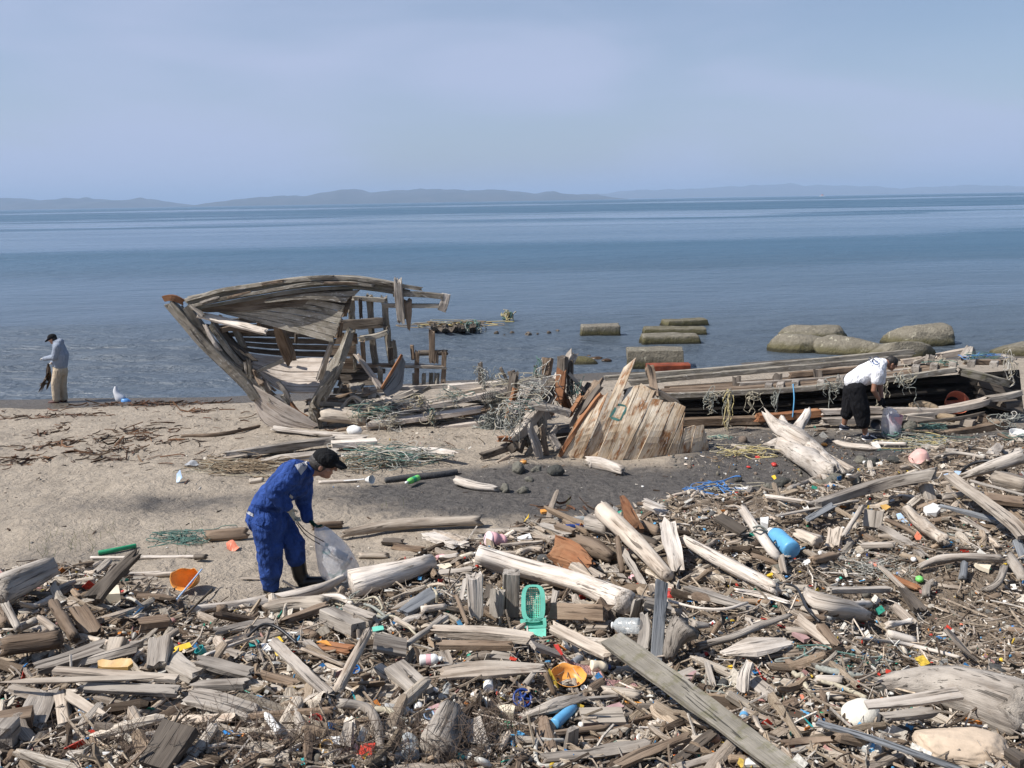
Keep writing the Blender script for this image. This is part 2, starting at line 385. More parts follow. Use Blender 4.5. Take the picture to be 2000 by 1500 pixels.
hills('hills', [(-500, 402), (-250, 385), (0, 391), (25, 388), (60, 397), (115, 390), (140, 396), (165, 385), (200, 394), (240, 391), (270, 387), (300, 390), (335, 402), (380, 409), (430, 396), (500, 388), (560, 383), (590, 384), (640, 377),
       (690, 369), (725, 378), (770, 373), (850, 368), (900, 371), (960, 370), (1010, 375), (1040, 378), (1085, 374), (1125, 380), (1165, 379), (1200, 386)], 9000, 2600, 21)
hills('hills', [(1050, 390), (1100, 384), (1250, 372), (1400, 368), (1450, 364), (1500, 362), (1545, 358), (1575, 364), (1600, 360), (1640, 364), (1700, 363), (1760, 368), (1850, 364), (1900, 363), (2000, 364), (2200, 358), (2500, 352)], 15500, 2500, 31)
# ------------------------------------------------------------------ wood builder
def V(*a): return Vector(a)
def spline(pts, n):
    """resample a polyline of Vectors smoothly (Catmull-Rom) into n+1 points"""
    pts = [Vector(p) for p in pts]
    if len(pts) == 2: return [pts[0].lerp(pts[1], i / n) for i in range(n + 1)]
    q = [pts[0] * 2 - pts[1]] + pts + [pts[-1] * 2 - pts[-2]]
    out = []
    m = len(pts) - 1
    for i in range(n + 1):
        t = i / n * m; k = min(int(t), m - 1); f = t - k
        a, b, c, d = q[k:k + 4]
        out.append(.5 * ((2 * b) + (c - a) * f + (2 * a - 5 * b + 4 * c - d) * f * f + (3 * b - a - 3 * c + d) * f ** 3))
    return out
def interp(l, t):
    x = t * (len(l) - 1); k = min(int(x), len(l) - 2); f = x - k; return l[k] * (1 - f) + l[k + 1] * f
def stick(mb, pts, w, h=None, sec='rect', seed=0, rough=.12, ends='broken', roll=0., up=None, mi=0, seg=None, taper=None, groove=0.):
    """one length of wood along pts. w, h: full width and thickness (m), numbers or lists along the length.
    sec 'rect' sawn, 'round' log. ends: 'cut', 'broken', 'point'"""
    rnd = random.Random(seed * 7919 + 13)
    pts = [Vector(p) for p in pts]
    length = sum((pts[i + 1] - pts[i]).length for i in range(len(pts) - 1))
    wl = w if isinstance(w, (list, tuple)) else [w, w]; h = wl if h is None else h
    hl = h if isinstance(h, (list, tuple)) else [h, h]
    wm = max(max(wl), .004)
    n = seg or int(min(34, max(5, length / max(.045, wm * .45))))
    sp = spline(pts, n)
    if sec == 'round': pr = [(math.cos(2 * math.pi * k / 14) * .5, math.sin(2 * math.pi * k / 14) * .5) for k in range(14)]
    elif sec == 'thin': pr = [(math.cos(2 * math.pi * k / 6) * .5, math.sin(2 * math.pi * k / 6) * .5) for k in range(6)]
    else:
        c = .07; pr = []
        q = [(-.5, -.5), (.5, -.5), (.5, .5), (-.5, .5)]
        ratio = max(hl) / max(max(wl), 1e-6)
        for k in range(4):
            a, b = q[k], q[(k + 1) % 4]
            horizontal = (k % 2 == 0)
            cc = c * (ratio if horizontal and ratio < 1 else 1)
            fr = (cc, .36, .64, 1 - cc) if horizontal else (c, 1 - c)
            for f in fr: pr.append((a[0] + (b[0] - a[0]) * f, a[1] + (b[1] - a[1]) * f))
    m = len(pr); vs = []; gs = []
    ox, oy, oz = rnd.random() * 40, rnd.random() * 40, rnd.random() * 40
    ja = [rnd.random() for _ in range(m)]; jb = [rnd.random() for _ in range(m)]
    jl = min(length * .22, wm * (1.1 if ends == 'broken' else 0))
    ref = Vector(up) if up is not None else Vector((0, 0, 1))
    d = 0.
    for i, p in enumerate(sp):
        t = i / n
        tg = (sp[min(i + 1, n)] - sp[max(i - 1, 0)]).normalized()
        sd_ = tg.cross(ref)
        if sd_.length < .08: sd_ = tg.cross(Vector((0, 1, .2)))
        sd_.normalize(); u = sd_.cross(tg).normalized()
        if roll: sd_, u = sd_ * math.cos(roll) + u * math.sin(roll), u * math.cos(roll) - sd_ * math.sin(roll)
        if i: d += (p - sp[i - 1]).length
        ww = interp(wl, t); hh = interp(hl, t)
        if ends == 'point': k = min(1, min(t, 1 - t) * 5 + .15); ww *= k; hh *= k
        for k, (a, b_) in enumerate(pr):
            nn = noise.noise(Vector((d * 1.4 / max(wm, .05) * .35 + ox, a * 2.2 + oy, b_ * 2.2 + oz)))
            n2 = noise.noise(Vector((d * .8 + oy, a * 5 + oz, b_ * 5 + ox)))
            s_ = 1 + rough * (1.1 * nn) + groove * min(0, n2) * 1.3
            q = p + sd_ * (a * ww * s_) + u * (b_ * hh * s_)
            if ends == 'broken' and jl > 0:
                e = .28
                if t < e: q = q + tg * (jl * (ja[k] * .8 + .2 * noise.noise(Vector((k * 1.3, ox, 0))) ) * (1 - t / e))
                elif t > 1 - e: q = q - tg * (jl * jb[k] * .8 * (1 - (1 - t) / e))
            vs.append(q); gs.append((d + ox, a * ww + oy, b_ * hh + oz))
    fs = []
    for i in range(n):
        for k in range(m):
            k2 = (k + 1) % m; fs.append((i * m + k, i * m + k2, (i + 1) * m + k2, (i + 1) * m + k))
    for i0, s_ in ((0, 1), (n, -1)):
        c_ = len(vs); cen = sum((vs[i0 * m + k] for k in range(m)), Vector()) / m
        vs.append(cen); gs.append((ox + i0 * .01, oy, oz))
        for k in range(m):
            k2 = (k + 1) % m
            fs.append((i0 * m + k2, i0 * m + k, c_) if s_ > 0 else (i0 * m + k, i0 * m + k2, c_))
    # end faces get grain that runs as rings rather than as stripes
    mb.add(vs, fs, gs, mi, smooth=(sec != 'rect'))
    return mb

# pixel frames of the crops in which the photograph was measured: (x0, y0, zoom)
R0 = (300, 520, 3.3333); R1 = (0, 1030, 3.192); R2 = (400, 1000, 3.); R3 = (850, 950, 4.); R4 = (850, 1200, 4.); R5 = (1300, 900, 4.285)
R6 = (1250, 1200, 5.); R7 = (1600, 850, 4.285); R8 = (1600, 1180, 4.6875); M4 = (400, 850, 4.); PX = (0, 0, 1.)
Q1 = (360, 600, 6.); Q2 = (620, 580, 6.); Q3 = (600, 700, 6.523); Q4 = (880, 660, 6.); Q5 = (1500, 660, 6.25); Q6 = (1750, 640, 6.248)
W2 = (850, 600, 3.333); W3 = (1400, 600, 3.333); LF = (0, 600, 4.285)
def cv(Rg, x, y): return Rg[0] + x / Rg[2], Rg[1] + y / Rg[2]
NSEED = [100]
PLACED = []           # (pixel x, pixel y, object, description, fixed label or None)
TW = dict(pale='bleached', grey='grey', tan='tan', brown='brown', dark='dark', rust='rust-brown', mossy='mossy', slate='slate grey')
def wood(Rg, pts, w, kind, tone, label=None, lift=(0., 0.), ends=None, roll=None, flat=None, rough=None, name=None, cat=None):
    """a driftwood piece from pixel points in crop Rg; w is its width in crop pixels; lift its height over the ground at the ends"""
    NSEED[0] += 1; sd_ = NSEED[0]; rnd = random.Random(sd_)
    px = [cv(Rg, *p) for p in pts]; n = len(px)
    ws = w if isinstance(w, (list, tuple)) else [w] * n
    P3 = []; wm = []
    for i, (x, y) in enumerate(px):
        wpx = ws[i] / Rg[2]
        p0 = hit(x, y, 0); r = wpx * mpp(p0)
        if kind == 'plank': r *= 1.15
        half = r * .5 if kind in ('log', 'beam', 'stump') else r * .25
        l = lift[0] + (lift[-1] - lift[0]) * (i / max(1, n - 1))
        p = hit(x, y, max(.0, half * .55) + l + .02); P3.append(p); wm.append(r)
    mb = MB()
    if kind in ('log', 'stump'): stick(mb, P3, wm, wm, 'round', sd_, rough or .16, ends or 'broken', groove=.35)
    elif kind == 'pole': stick(mb, P3, wm, wm, 'round', sd_, rough or .06, ends or 'cut')
    elif kind == 'branch': stick(mb, P3, wm, wm, 'round', sd_, rough or .22, ends or 'broken', groove=.3)
    elif kind == 'beam': stick(mb, P3, wm, [x * (flat or .8) for x in wm], 'rect', sd_, rough or .09, ends or rnd.choice(['cut', 'broken']), roll if roll is not None else rnd.uniform(-.15, .15))
    elif kind == 'plank': stick(mb, P3, wm, [x * (flat or .3) for x in wm], 'rect', sd_, rough or .12, ends or rnd.choice(['cut', 'broken', 'broken']), roll if roll is not None else rnd.uniform(-.45, .1))
    elif kind == 'slab': stick(mb, P3, wm, [x * (flat or .45) for x in wm], 'rect', sd_, rough or .3, ends or 'broken', roll if roll is not None else rnd.uniform(-.4, .2), groove=.4)
    elif kind == 'twig': stick(mb, P3, wm, wm, 'thin', sd_, rough or .2, ends or 'broken')
    nm = name or {'log': 'driftwood_log', 'stump': 'tree_stump', 'pole': 'wooden_pole', 'branch': 'driftwood_branch', 'beam': 'squared_timber', 'plank': 'wooden_plank', 'slab': 'split_driftwood', 'twig': 'thin_stick'}[kind]
    o = mb.build(nm, MW[tone])
    ln = sum((P3[i + 1] - P3[i]).length for i in range(n - 1))
    size = 'long' if ln > 1.3 else 'short' if ln < .5 else ''
    dsc = ' '.join(q for q in (size, TW[tone], {'log': 'driftwood log', 'stump': 'stump', 'pole': 'pole', 'branch': 'branch', 'beam': 'squared timber', 'plank': 'plank', 'slab': 'split driftwood slab', 'twig': 'thin stick'}[kind]) if q)
    tag(o, label, cat or {'log': 'log', 'stump': 'stump', 'pole': 'pole', 'branch': 'branch', 'beam': 'timber', 'plank': 'plank', 'slab': 'driftwood', 'twig': 'stick'}[kind], 'driftwood washed up on the beach')
    cx = sum(p[0] for p in px) / n; cy = sum(p[1] for p in px) / n
    PLACED.append((cx, cy, o, dsc, label)); return o
LM = []               # landmarks used in labels: (px, py, phrase)
def lm(x, y, phrase): LM.append((x, y, phrase))

K = wood
# ---- near edge, lower corner of the beach
K(R1, [(-40, 420), (150, 330), (335, 245)], [190, 150, 110], 'log', 'grey', 'thick splintered log end jutting out over bare sand at the edge of the heap', (.10, .16))
lm(60, 1130, 'the thick splintered log end')
K(R1, [(560, 480), (700, 320), (885, 135)], [110, 90, 55], 'slab', 'dark', 'dark cracked slab leaning steeply up out of the heap over the sand', (.05, .55), flat=.6, roll=-.5)
lm(225, 1120, 'the steep dark slab')
K(R1, [(30, 470), (125, 650)], 45, 'branch', 'grey', None, (.25, .1)); K(R1, [(240, 560), (360, 650)], 42, 'branch', 'tan', None, (.2, .12))
K(R1, [(330, 470), (470, 700)], 62, 'log', 'brown', None, (.2, .08)); K(R1, [(485, 500), (600, 690)], 95, 'beam', 'brown', None, (.22, .05))
K(R1, [(-20, 750), (410, 690)], 110, 'log', 'brown', 'brown cracked log lying out of the picture edge below the dark slab', (.12, .12)); lm(60, 1255, 'the brown cracked log')
K(R1, [(-10, 860), (100, 865)], 62, 'log', 'brown'); K(R1, [(210, 890), (690, 740)], 110, 'slab', 'grey', None, (.06, .10)); K(R1, [(450, 850), (890, 735)], 85, 'slab', 'grey', None, (.05, .12))
K(R1, [(695, 850), (745, 700)], 92, 'beam', 'tan', 'stubby tan block standing behind the orange shoe sole', (.04, .14)); K(R1, [(985, 890), (1010, 700)], 112, 'beam', 'grey', 'cracked grey block standing on end beside the yellow scrap', (.02, .14)); lm(312, 1282, 'the cracked grey block')
K(R1, [(340, 890), (1105, 945)], 48, 'plank', 'tan', None, (.16, .14), flat=.5); K(R1, [(0, 965), (1020, 930)], 32, 'plank', 'tan', 'very long thin lath lying level across the heap', (.2, .2), ends='point'); lm(160, 1327, 'the very long thin lath')
K(R1, [(495, 990), (1120, 1022)], 58, 'plank', 'grey', None, (.14, .14), flat=.5); K(R1, [(1190, 990), (1570, 975)], 58, 'beam', 'grey', None, (.14, .16))
K(R1, [(1160, 520), (1600, 468), (1960, 395), (2165, 300)], [52, 66, 66, 40], 'log', 'pale', 'long slender bleached trunk lying in front of the boots of the man in blue', (.03, .12)); lm(523, 1170, 'the long slender bleached trunk')
K(R1, [(40, 990), (270, 1065)], 62, 'slab', 'tan', None, (.12, .08)); K(R1, [(280, 1010), (190, 1250)], 150, 'slab', 'grey', None, (.05, .04), flat=.25)
K(R1, [(-30, 1225), (205, 1180)], 115, 'beam', 'brown', 'thick brown timber with a dark sawn end at the picture edge', (.08, .08)); K(R1, [(372, 1030), (405, 1250)], 60, 'plank', 'tan', None, (.1, .02)); K(R1, [(405, 1035), (650, 1185)], 48, 'plank', 'tan', None, (.12, .05))
K(R1, [(450, 1130), (500, 1270)], 42, 'slab', 'brown'); K(R1, [(-30, 1330), (50, 1250)], 170, 'beam', 'grey', None, (.06, .06)); K(R1, [(40, 1490), (120, 1340)], 62, 'log', 'brown')
K(R1, [(1050, 1205), (1470, 1185)], 50, 'plank', 'tan', None, (.04, .08)); K(R1, [(960, 1500), (1130, 1240)], 175, 'plank', 'dark', 'broad dark wet-looking plank sloping down at the bottom of the heap', (.03, .14), roll=-.1); lm(325, 1460, 'the broad dark plank')
K(R1, [(360, 1300), (580, 1190)], 16, 'twig', 'tan', None, (.06, .08)); K(R1, [(1040, 1180), (1240, 1090)], 115, 'slab', 'dark', None, (.0, .02))
K(R1, [(1140, 1040), (1370, 1090), (1640, 1180)], 105, 'plank', 'grey', 'wide silvery plank slanting across the heap below the man in blue', (.14, .05)); lm(440, 1375, 'the wide silvery plank')
K(R1, [(1050, 830), (1240, 930)], 125, 'slab', 'grey', None, (.06, .05)); K(R1, [(1210, 830), (1600, 925)], 82, 'slab', 'grey', None, (.12, .08)); K(R1, [(850, 612), (1080, 590)], 85, 'beam', 'brown', None, (.1, .1))
K(R1, [(1310, 660), (1600, 595)], 52, 'slab', 'grey', None, (.06, .06)); K(R1, [(1270, 800), (1600, 680)], 20, 'twig', 'pale', None, (.12, .12)); K(R1, [(1380, 560), (1380, 490)], 62, 'stump', 'brown', 'small round post stub standing beside the bleached trunk', (.0, .1), ends='cut')
K(R1, [(1350, 770), (1560, 830)], 72, 'slab', 'grey'); K(R1, [(1130, 1400), (1420, 1350)], 32, 'branch', 'pale', None, (.04, .05)); K(R1, [(380, 1330), (550, 1310)], 42, 'branch', 'grey')
K(R1, [(690, 690), (890, 652)], 38, 'slab', 'rust'); K(R1, [(640, 1400), (740, 1360)], 42, 'slab', 'grey'); K(R1, [(700, 1440), (830, 1470)], 46, 'plank', 'rust'); K(R1, [(0, 520), (40, 640)], 90, 'log', 'brown')
K(R1, [(100, 640), (235, 575)], 50, 'branch', 'grey', None, (.04, .16)); K(R1, [(470, 670), (690, 725)], 36, 'branch', 'tan', None, (.06, .06)); K(R1, [(140, 860), (260, 810)], 44, 'slab', 'grey'); K(R1, [(1060, 1440), (1230, 1410)], 42, 'branch', 'grey')
K(R1, [(1340, 1450), (1500, 1400)], 40, 'slab', 'brown'); K(R1, [(930, 1150), (1060, 1040)], 34, 'branch', 'tan', None, (.02, .1))
# ---- in front of and behind the man in blue
K(R2, [(860, 430), (1090, 370), (1325, 300)], [165, 150, 105], 'log', 'pale', 'fat smooth bleached log beside the clear rubbish bag', (.04, .04), ends='cut', rough=.1); lm(765, 1125, 'the fat bleached log')
K(R2, [(330, 572), (540, 540), (745, 535)], 85, 'log', 'tan', None, (.03, .05)); K(R2, [(600, 515), (780, 497), (870, 545)], [36, 36, 28], 'branch', 'pale', 'pale forked stick bent at its tip below the bleached trunk', (.1, .08))
K(R2, [(430, 650), (740, 545)], 72, 'slab', 'brown', None, (.04, .08)); K(R2, [(40, 705), (420, 640)], 52, 'slab', 'grey', None, (.05, .08)); K(R2, [(390, 750), (735, 1080)], 50, 'plank', 'grey', None, (.16, .1), flat=.4)
K(R2, [(765, 1070), (870, 870), (960, 695)], [60, 56, 48], 'log', 'tan', 'knobbly pole propped up at a slant against the square plywood board', (.06, .28)); lm(688, 1295, 'the knobbly slanting pole')
K(R2, [(990, 760), (1180, 795)], 125, 'plank', 'grey', 'square weathered plywood board tipped on the heap under yellow rag', (.16, .12), flat=.14, roll=-.15, ends='cut', rough=.02); lm(760, 1258, 'the square plywood board')
K(R2, [(715, 600), (900, 690)], 95, 'beam', 'grey', 'grey timber block bound with green rope', (.08, .06)); K(R2, [(800, 570), (1000, 645)], 70, 'beam', 'grey', None, (.06, .06))
K(R2, [(1130, 600), (1370, 465)], 75, 'slab', 'slate', 'splintered slate grey board sloping up towards the fat bleached log', (.06, .12)); K(R2, [(1180, 780), (1420, 610)], 34, 'branch', 'grey', None, (.14, .16))
K(R2, [(560, 800), (830, 905)], 22, 'twig', 'tan', None, (.1, .06)); K(R2, [(585, 750), (720, 870)], 40, 'plank', 'grey', None, (.08, .06)); K(R2, [(660, 780), (870, 815)], 62, 'slab', 'rust', 'rust-red board lying flat among grey planks', (.04, .06)); K(R2, [(560, 690), (660, 740)], 62, 'log', 'brown')
K(R2, [(1110, 905), (1285, 1065)], 110, 'plank', 'grey', None, (.1, .04)); K(R2, [(1010, 905), (1150, 1005)], 60, 'plank', 'tan', None, (.08, .04)); K(R2, [(820, 1000), (1175, 1055)], 62, 'slab', 'tan'); K(R2, [(650, 900), (830, 965)], 75, 'slab', 'tan')
K(R2, [(300, 940), (560, 1010)], 64, 'slab', 'brown', None, (.05, .03)); K(R2, [(250, 1195), (760, 1158)], 36, 'beam', 'brown', 'thin brown batten laid level in the lower heap', (.06, .08)); K(R2, [(400, 1190), (590, 1310)], 42, 'plank', 'brown')
K(R2, [(760, 1115), (950, 1150), (1015, 1270), (1040, 1480)], [60, 58, 56, 46], 'branch', 'grey', 'crooked grey branch bending downhill beside the sawn stump', (.1, .04)); lm(733, 1410, 'the crooked grey branch')
K(R2, [(1345, 1400), (1440, 1190)], [240, 190], 'stump', 'grey', 'sawn grey stump with a red-brown end lying at the bottom of the heap', (.0, .08), ends='cut', rough=.1); lm(865, 1430, 'the sawn stump')
K(R2, [(850, 1220), (825, 1380)], [50, 80], 'slab', 'grey', None, (.14, .02)); K(R2, [(1050, 1455), (1220, 1400)], 62, 'branch', 'pale', 'lumpy chalk-white root beside the murky clear jug'); K(R2, [(930, 1462), (1060, 1430)], 30, 'branch', 'pale')
K(R2, [(865, 1270), (960, 1340)], 46, 'plank', 'grey'); K(R2, [(890, 1060), (1030, 1125)], 85, 'slab', 'dark'); K(R2, [(1270, 572), (1410, 558)], 42, 'pole', 'pale', None, (.05, .05)); K(R2, [(1190, 610), (1270, 560)], 60, 'slab', 'brown')
K(R2, [(630, 590), (700, 640)], 30, 'slab', 'tan'); K(R2, [(380, 1010), (600, 1050)], 60, 'slab', 'pale'); K(R2, [(60, 800), (290, 870)], 50, 'slab', 'grey', None, (.05, .04)); K(R2, [(1100, 620), (1250, 700)], 30, 'branch', 'tan', None, (.1, .06))
K(R2, [(1000, 1080), (1150, 1100)], 40, 'slab', 'tan'); K(R2, [(60, 1340), (240, 1400)], 45, 'slab', 'brown'); K(R2, [(150, 1250), (330, 1220)], 36, 'plank', 'brown')
K(M4, [(0, 790), (200, 775), (360, 760)], 92, 'log', 'brown', 'brown log lying on the sand behind the man in blue', (.0, .02)); K(M4, [(820, 715), (960, 700), (1090, 695)], 62, 'log', 'brown'); lm(445, 1043, 'the brown log behind the man in blue')
K(M4, [(1050, 775), (1500, 700), (2180, 665)], [60, 90, 84], 'log', 'tan', 'long split trunk lying level on the edge of the dark sand', (.02, .04)); lm(805, 1027, 'the long level trunk')
K(M4, [(1740, 775), (2010, 865)], 115, 'plank', 'pale', None, (.08, .05)); K(M4, [(1380, 830), (1560, 838)], 75, 'slab', 'dark'); K(M4, [(1460, 860), (1715, 900)], 72, 'slab', 'brown'); K(M4, [(1190, 942), (1440, 938)], 46, 'branch', 'tan')
K(M4, [(1820, 962), (1990, 940)], 42, 'branch', 'pale'); K(M4, [(270, 1115), (440, 1120)], 20, 'plank', 'tan'); K(M4, [(600, 1130), (735, 1215)], 16, 'twig', 'pale', None, (.14, .02)); K(M4, [(340, 365), (470, 345)], 42, 'branch', 'tan')
K(R1, [(440, 310), (800, 300), (1110, 285)], [18, 38, 36], 'branch', 'pale', 'bleached stick lying flat on sand beneath the orange bowl'); K(R1, [(560, 190), (1280, 182)], 20, 'twig', 'pale'); K(R1, [(1210, 185), (1290, 182)], 38, 'branch', 'dark', None, (.02, .04))
K(R1, [(1165, 540), (1325, 385)], 12, 'twig', 'dark', 'thin black stick curving up from the end of the bleached trunk', (.05, .35))
# ---- the middle of the heap
K(R3, [(330, 530), (700, 640), (1130, 760), (1480, 900)], [150, 150, 155, 190], 'log', 'pale', 'great bleached log lying aslant through the middle of the heap', (.10, .10), ends='cut', rough=.07); lm(1060, 1125, 'the great bleached log')
K(R3, [(1400, 860), (1460, 1010)], [170, 90], 'stump', 'grey', None, (.1, .02))
K(R3, [(597, 1000), (597, 668)], 112, 'beam', 'grey', 'grey squared post standing between a tan slab and the mint basket', (.02, .42), roll=.1); lm(1000, 1155, 'the grey squared post')
K(R3, [(318, 1050), (302, 665)], 108, 'slab', 'pale', 'pale rounded slab standing upright against the great bleached log', (.02, .40), flat=.6); lm(928, 1165, 'the pale upright slab')
K(R3, [(478, 1020), (490, 795)], 92, 'plank', 'grey', None, (.04, .3)); K(R3, [(400, 900), (425, 760)], 60, 'slab', 'dark', None, (.0, .12))
K(R3, [(870, 970), (1385, 992)], 130, 'beam', 'brown', 'square brown timber laid level in front of the great bleached log', (.12, .12), flat=.9, roll=.35); lm(1130, 1195, 'the square brown timber'); K(R3, [(810, 945), (890, 950)], 110, 'beam', 'brown', None, (.14, .14))
K(R3, [(1560, 1030), (1590, 860)], [110, 70], 'slab', 'grey', None, (.0, .25)); K(R3, [(1722, 1400), (1748, 1060), (1770, 750)], 76, 'plank', 'slate', 'narrow slate grey plank standing almost upright in the heap', (.02, .26), ends='cut', flat=.3, rough=.02); lm(1287, 1210, 'the narrow slate plank')
K(R3, [(1610, 895), (1850, 960)], 85, 'plank', 'grey', None, (.2, .16), flat=.5); K(R3, [(1310, 190), (1560, 430), (1815, 700)], [120, 130, 105], 'pole', 'tan', 'stout tan pole with a sawn round end leaning against the heap', (.30, .10), rough=.09); lm(1240, 1060, 'the stout tan pole')
K(R3, [(1900, 690), (1850, 460), (1805, 250)], [105, 125, 110], 'slab', 'pale', 'chalky split slab standing beside the stout tan pole', (.05, .34), flat=.5); lm(1312, 1065, 'the chalky split slab')
K(R3, [(880, 470), (1050, 530), (1230, 630)], [190, 215, 110], 'slab', 'rust', 'rounded rust-brown slab with swirling grain', (.1, .08), flat=.35, roll=-.7); lm(1110, 1075, 'the swirly rust-brown slab')
K(R3, [(1090, 420), (1250, 490), (1410, 570)], [120, 165, 90], 'log', 'brown', 'thick rounded brown block between the swirly slab and the tan pole', (.06, .05)); K(R3, [(1195, 280), (1390, 330)], 130, 'log', 'grey', None, (.06, .05))
K(R3, [(1600, 360), (1520, 220), (1448, 60)], [100, 85, 28], 'slab', 'rust', 'pointed broken stake with a rust-orange base behind the tan pole', (.1, .38)); K(R3, [(1635, 130), (1810, 215)], [60, 60], 'slab', 'pale', None, (.26, .2)); K(R3, [(1625, 100), (1800, 175)], 44, 'slab', 'pale', None, (.34, .26))
K(R3, [(1450, 480), (1640, 780)], 52, 'slab', 'grey', None, (.1, .04)); K(R3, [(1420, 380), (1462, 690)], 42, 'branch', 'brown', None, (.22, .02)); K(R3, [(1075, 605), (1295, 725)], 95, 'plank', 'tan', None, (.08, .06), flat=.4)
K(R3, [(930, 305), (1095, 362)], 52, 'beam', 'brown', None, (.06, .06)); K(R3, [(820, 300), (1075, 395)], 75, 'slab', 'grey', None, (.02, .05)); K(R3, [(320, 345), (780, 330)], 62, 'slab', 'grey', None, (.02, .05)); K(R3, [(-20, 375), (235, 440)], 82, 'log', 'tan')
K(R3, [(640, 530), (740, 490), (860, 500)], 60, 'branch', 'tan', None, (.04, .04)); K(R3, [(500, 460), (850, 430)], 36, 'slab', 'tan', None, (.05, .05)); K(R3, [(1160, 1100), (1380, 1090)], 82, 'slab', 'tan', None, (.05, .06)); K(R3, [(1610, 1330), (1640, 1150), (1630, 970)], [90, 86, 60], 'slab', 'grey', 'wavy grey slab standing beside the narrow slate plank', (.02, .18)); lm(1255, 1237, 'the wavy grey slab')
K(R3, [(890, 1090), (1400, 1345)], 75, 'plank', 'tan', 'tan plank with a black underside slanting down from the mint basket', (.2, .16), flat=.5, roll=-.3); lm(1137, 1255, 'the black-sided tan plank')
K(PX, [(1195, 1248), (1360, 1368), (1560, 1520)], 37, 'plank', 'mossy', 'very long mossy plank sloping down to the bottom of the heap', (.24, .16), ends='cut', flat=.2, roll=-.25); lm(1350, 1365, 'the very long mossy plank')
K(R3, [(590, 1062), (765, 1085)], 44, 'slab', 'brown', None, (.1, .08)); K(R3, [(160, 840), (260, 1100)], 32, 'branch', 'brown', None, (.22, .1)); K(R3, [(235, 720), (200, 900)], 32, 'slab', 'grey', None, (.2, .04)); K(R3, [(0, 680), (310, 645)], 52, 'slab', 'grey', None, (.03, .06)); K(R3, [(60, 710), (200, 760)], 46, 'slab', 'pale')
K(R3, [(-40, 1130), (400, 1150), (820, 1195)], [92, 105, 85], 'slab', 'tan', 'long tan timber with brown knots lying in front of the mint basket', (.12, .12), flat=.7, rough=.12); lm(945, 1235, 'the long knotty timber')
K(R3, [(20, 1240), (620, 1245)], 62, 'beam', 'brown', None, (.1, .1)); K(R3, [(900, 990), (945, 800)], 50, 'slab', 'grey', None, (.0, .16)); K(R3, [(0, 1130), (60, 1100)], 44, 'branch', 'dark'); K(R3, [(60, 1020), (-40, 1100)], 52, 'branch', 'grey', None, (.06, .02))
K(R3, [(760, 1240), (980, 1320)], 78, 'plank', 'grey', None, (.1, .04)); K(R3, [(1600, 260), (1700, 190)], 40, 'slab', 'brown', None, (.05, .1)); K(R3, [(1620, 300), (1760, 360)], 80, 'log', 'brown', None, (.05, .02)); K(R3, [(1540, 370), (1660, 420), (1760, 460)], 60, 'branch', 'dark', None, (.1, .06))
K(R3, [(1380, 620), (1530, 780)], 40, 'slab', 'grey'); K(R3, [(1280, 640), (1370, 620)], 60, 'slab', 'tan'); K(R3, [(1680, 760), (1710, 870)], 46, 'slab', 'tan', None, (.12, .02)); K(R3, [(1860, 840), (2000, 870)], 50, 'plank', 'tan')
# ---- bottom, middle
K(R4, [(-10, 470), (400, 430), (885, 420)], [100, 130, 60], 'plank', 'tan', 'broad smooth tan plank lying level in the lower heap', (.08, .10), flat=.25, roll=-.35); lm(945, 1308, 'the broad smooth tan plank')
K(R4, [(640, 815), (900, 730), (1185, 640)], [60, 100, 80], 'slab', 'grey', 'grey weathered slab tilted up behind the blue tube', (.05, .1)); lm(1080, 1382, 'the grey tilted slab'); K(R4, [(1140, 800), (1470, 790)], 135, 'plank', 'tan', 'square-ended tan board lying beside the blue tube', (.04, .06), flat=.2, roll=-.2, ends='cut')
K(R4, [(1050, 1070), (1068, 890)], 98, 'slab', 'grey', 'short pale post standing on end above the white rope', (.0, .16), ends='cut'); lm(1115, 1445, 'the short pale post'); K(R4, [(390, 1160), (280, 810)], 130, 'plank', 'grey', None, (.0, .12), flat=.18, roll=.1)
K(R4, [(810, 1130), (1300, 1075), (1720, 1010)], 92, 'slab', 'grey', 'long grey timber lying level at the bottom of the heap', (.04, .06)); lm(1165, 1470, 'the long grey bottom timber'); K(R4, [(1400, 1190), (1700, 1060), (2010, 940)], [80, 84, 60], 'slab', 'brown', None, (.05, .12)); K(R4, [(820, 945), (1380, 875)], 52, 'branch', 'brown', None, (.04, .06))
K(R4, [(1450, 955), (1660, 935)], 44, 'slab', 'brown'); K(R4, [(600, 1150), (780, 1050)], 85, 'slab', 'brown'); K(R4, [(700, 560), (775, 445)], [60, 40], 'branch', 'grey', None, (.03, .12)); K(R4, [(940, 640), (855, 440)], 42, 'branch', 'brown', None, (.02, .14)); K(R4, [(580, 490), (712, 600)], 28, 'branch', 'tan', None, (.1, .04))
K(R4, [(470, 720), (690, 760)], 62, 'branch', 'brown'); K(R4, [(1650, 850), (1900, 885)], 64, 'slab', 'pale', 'white flaky slab of wood beside the very long mossy plank'); K(R4, [(1290, 590), (1620, 640)], 88, 'log', 'tan', 'short tan log beneath the trailing pink cloth', (.05, .04)); K(R4, [(1080, 665), (1440, 640)], 40, 'slab', 'grey', None, (.06, .06))
K(R4, [(1500, 700), (1680, 820)], 28, 'branch', 'tan'); K(R4, [(285, 770), (835, 885)], 11, 'twig', 'tan', 'thin orange cane lying across chips', (.08, .06)); K(R4, [(420, 320), (610, 345)], 72, 'slab', 'grey', None, (.04, .03)); K(R4, [(1440, 735), (1600, 830)], 80, 'slab', 'dark'); K(R4, [(60, 290), (110, 410)], 75, 'slab', 'tan', None, (.08, .01))
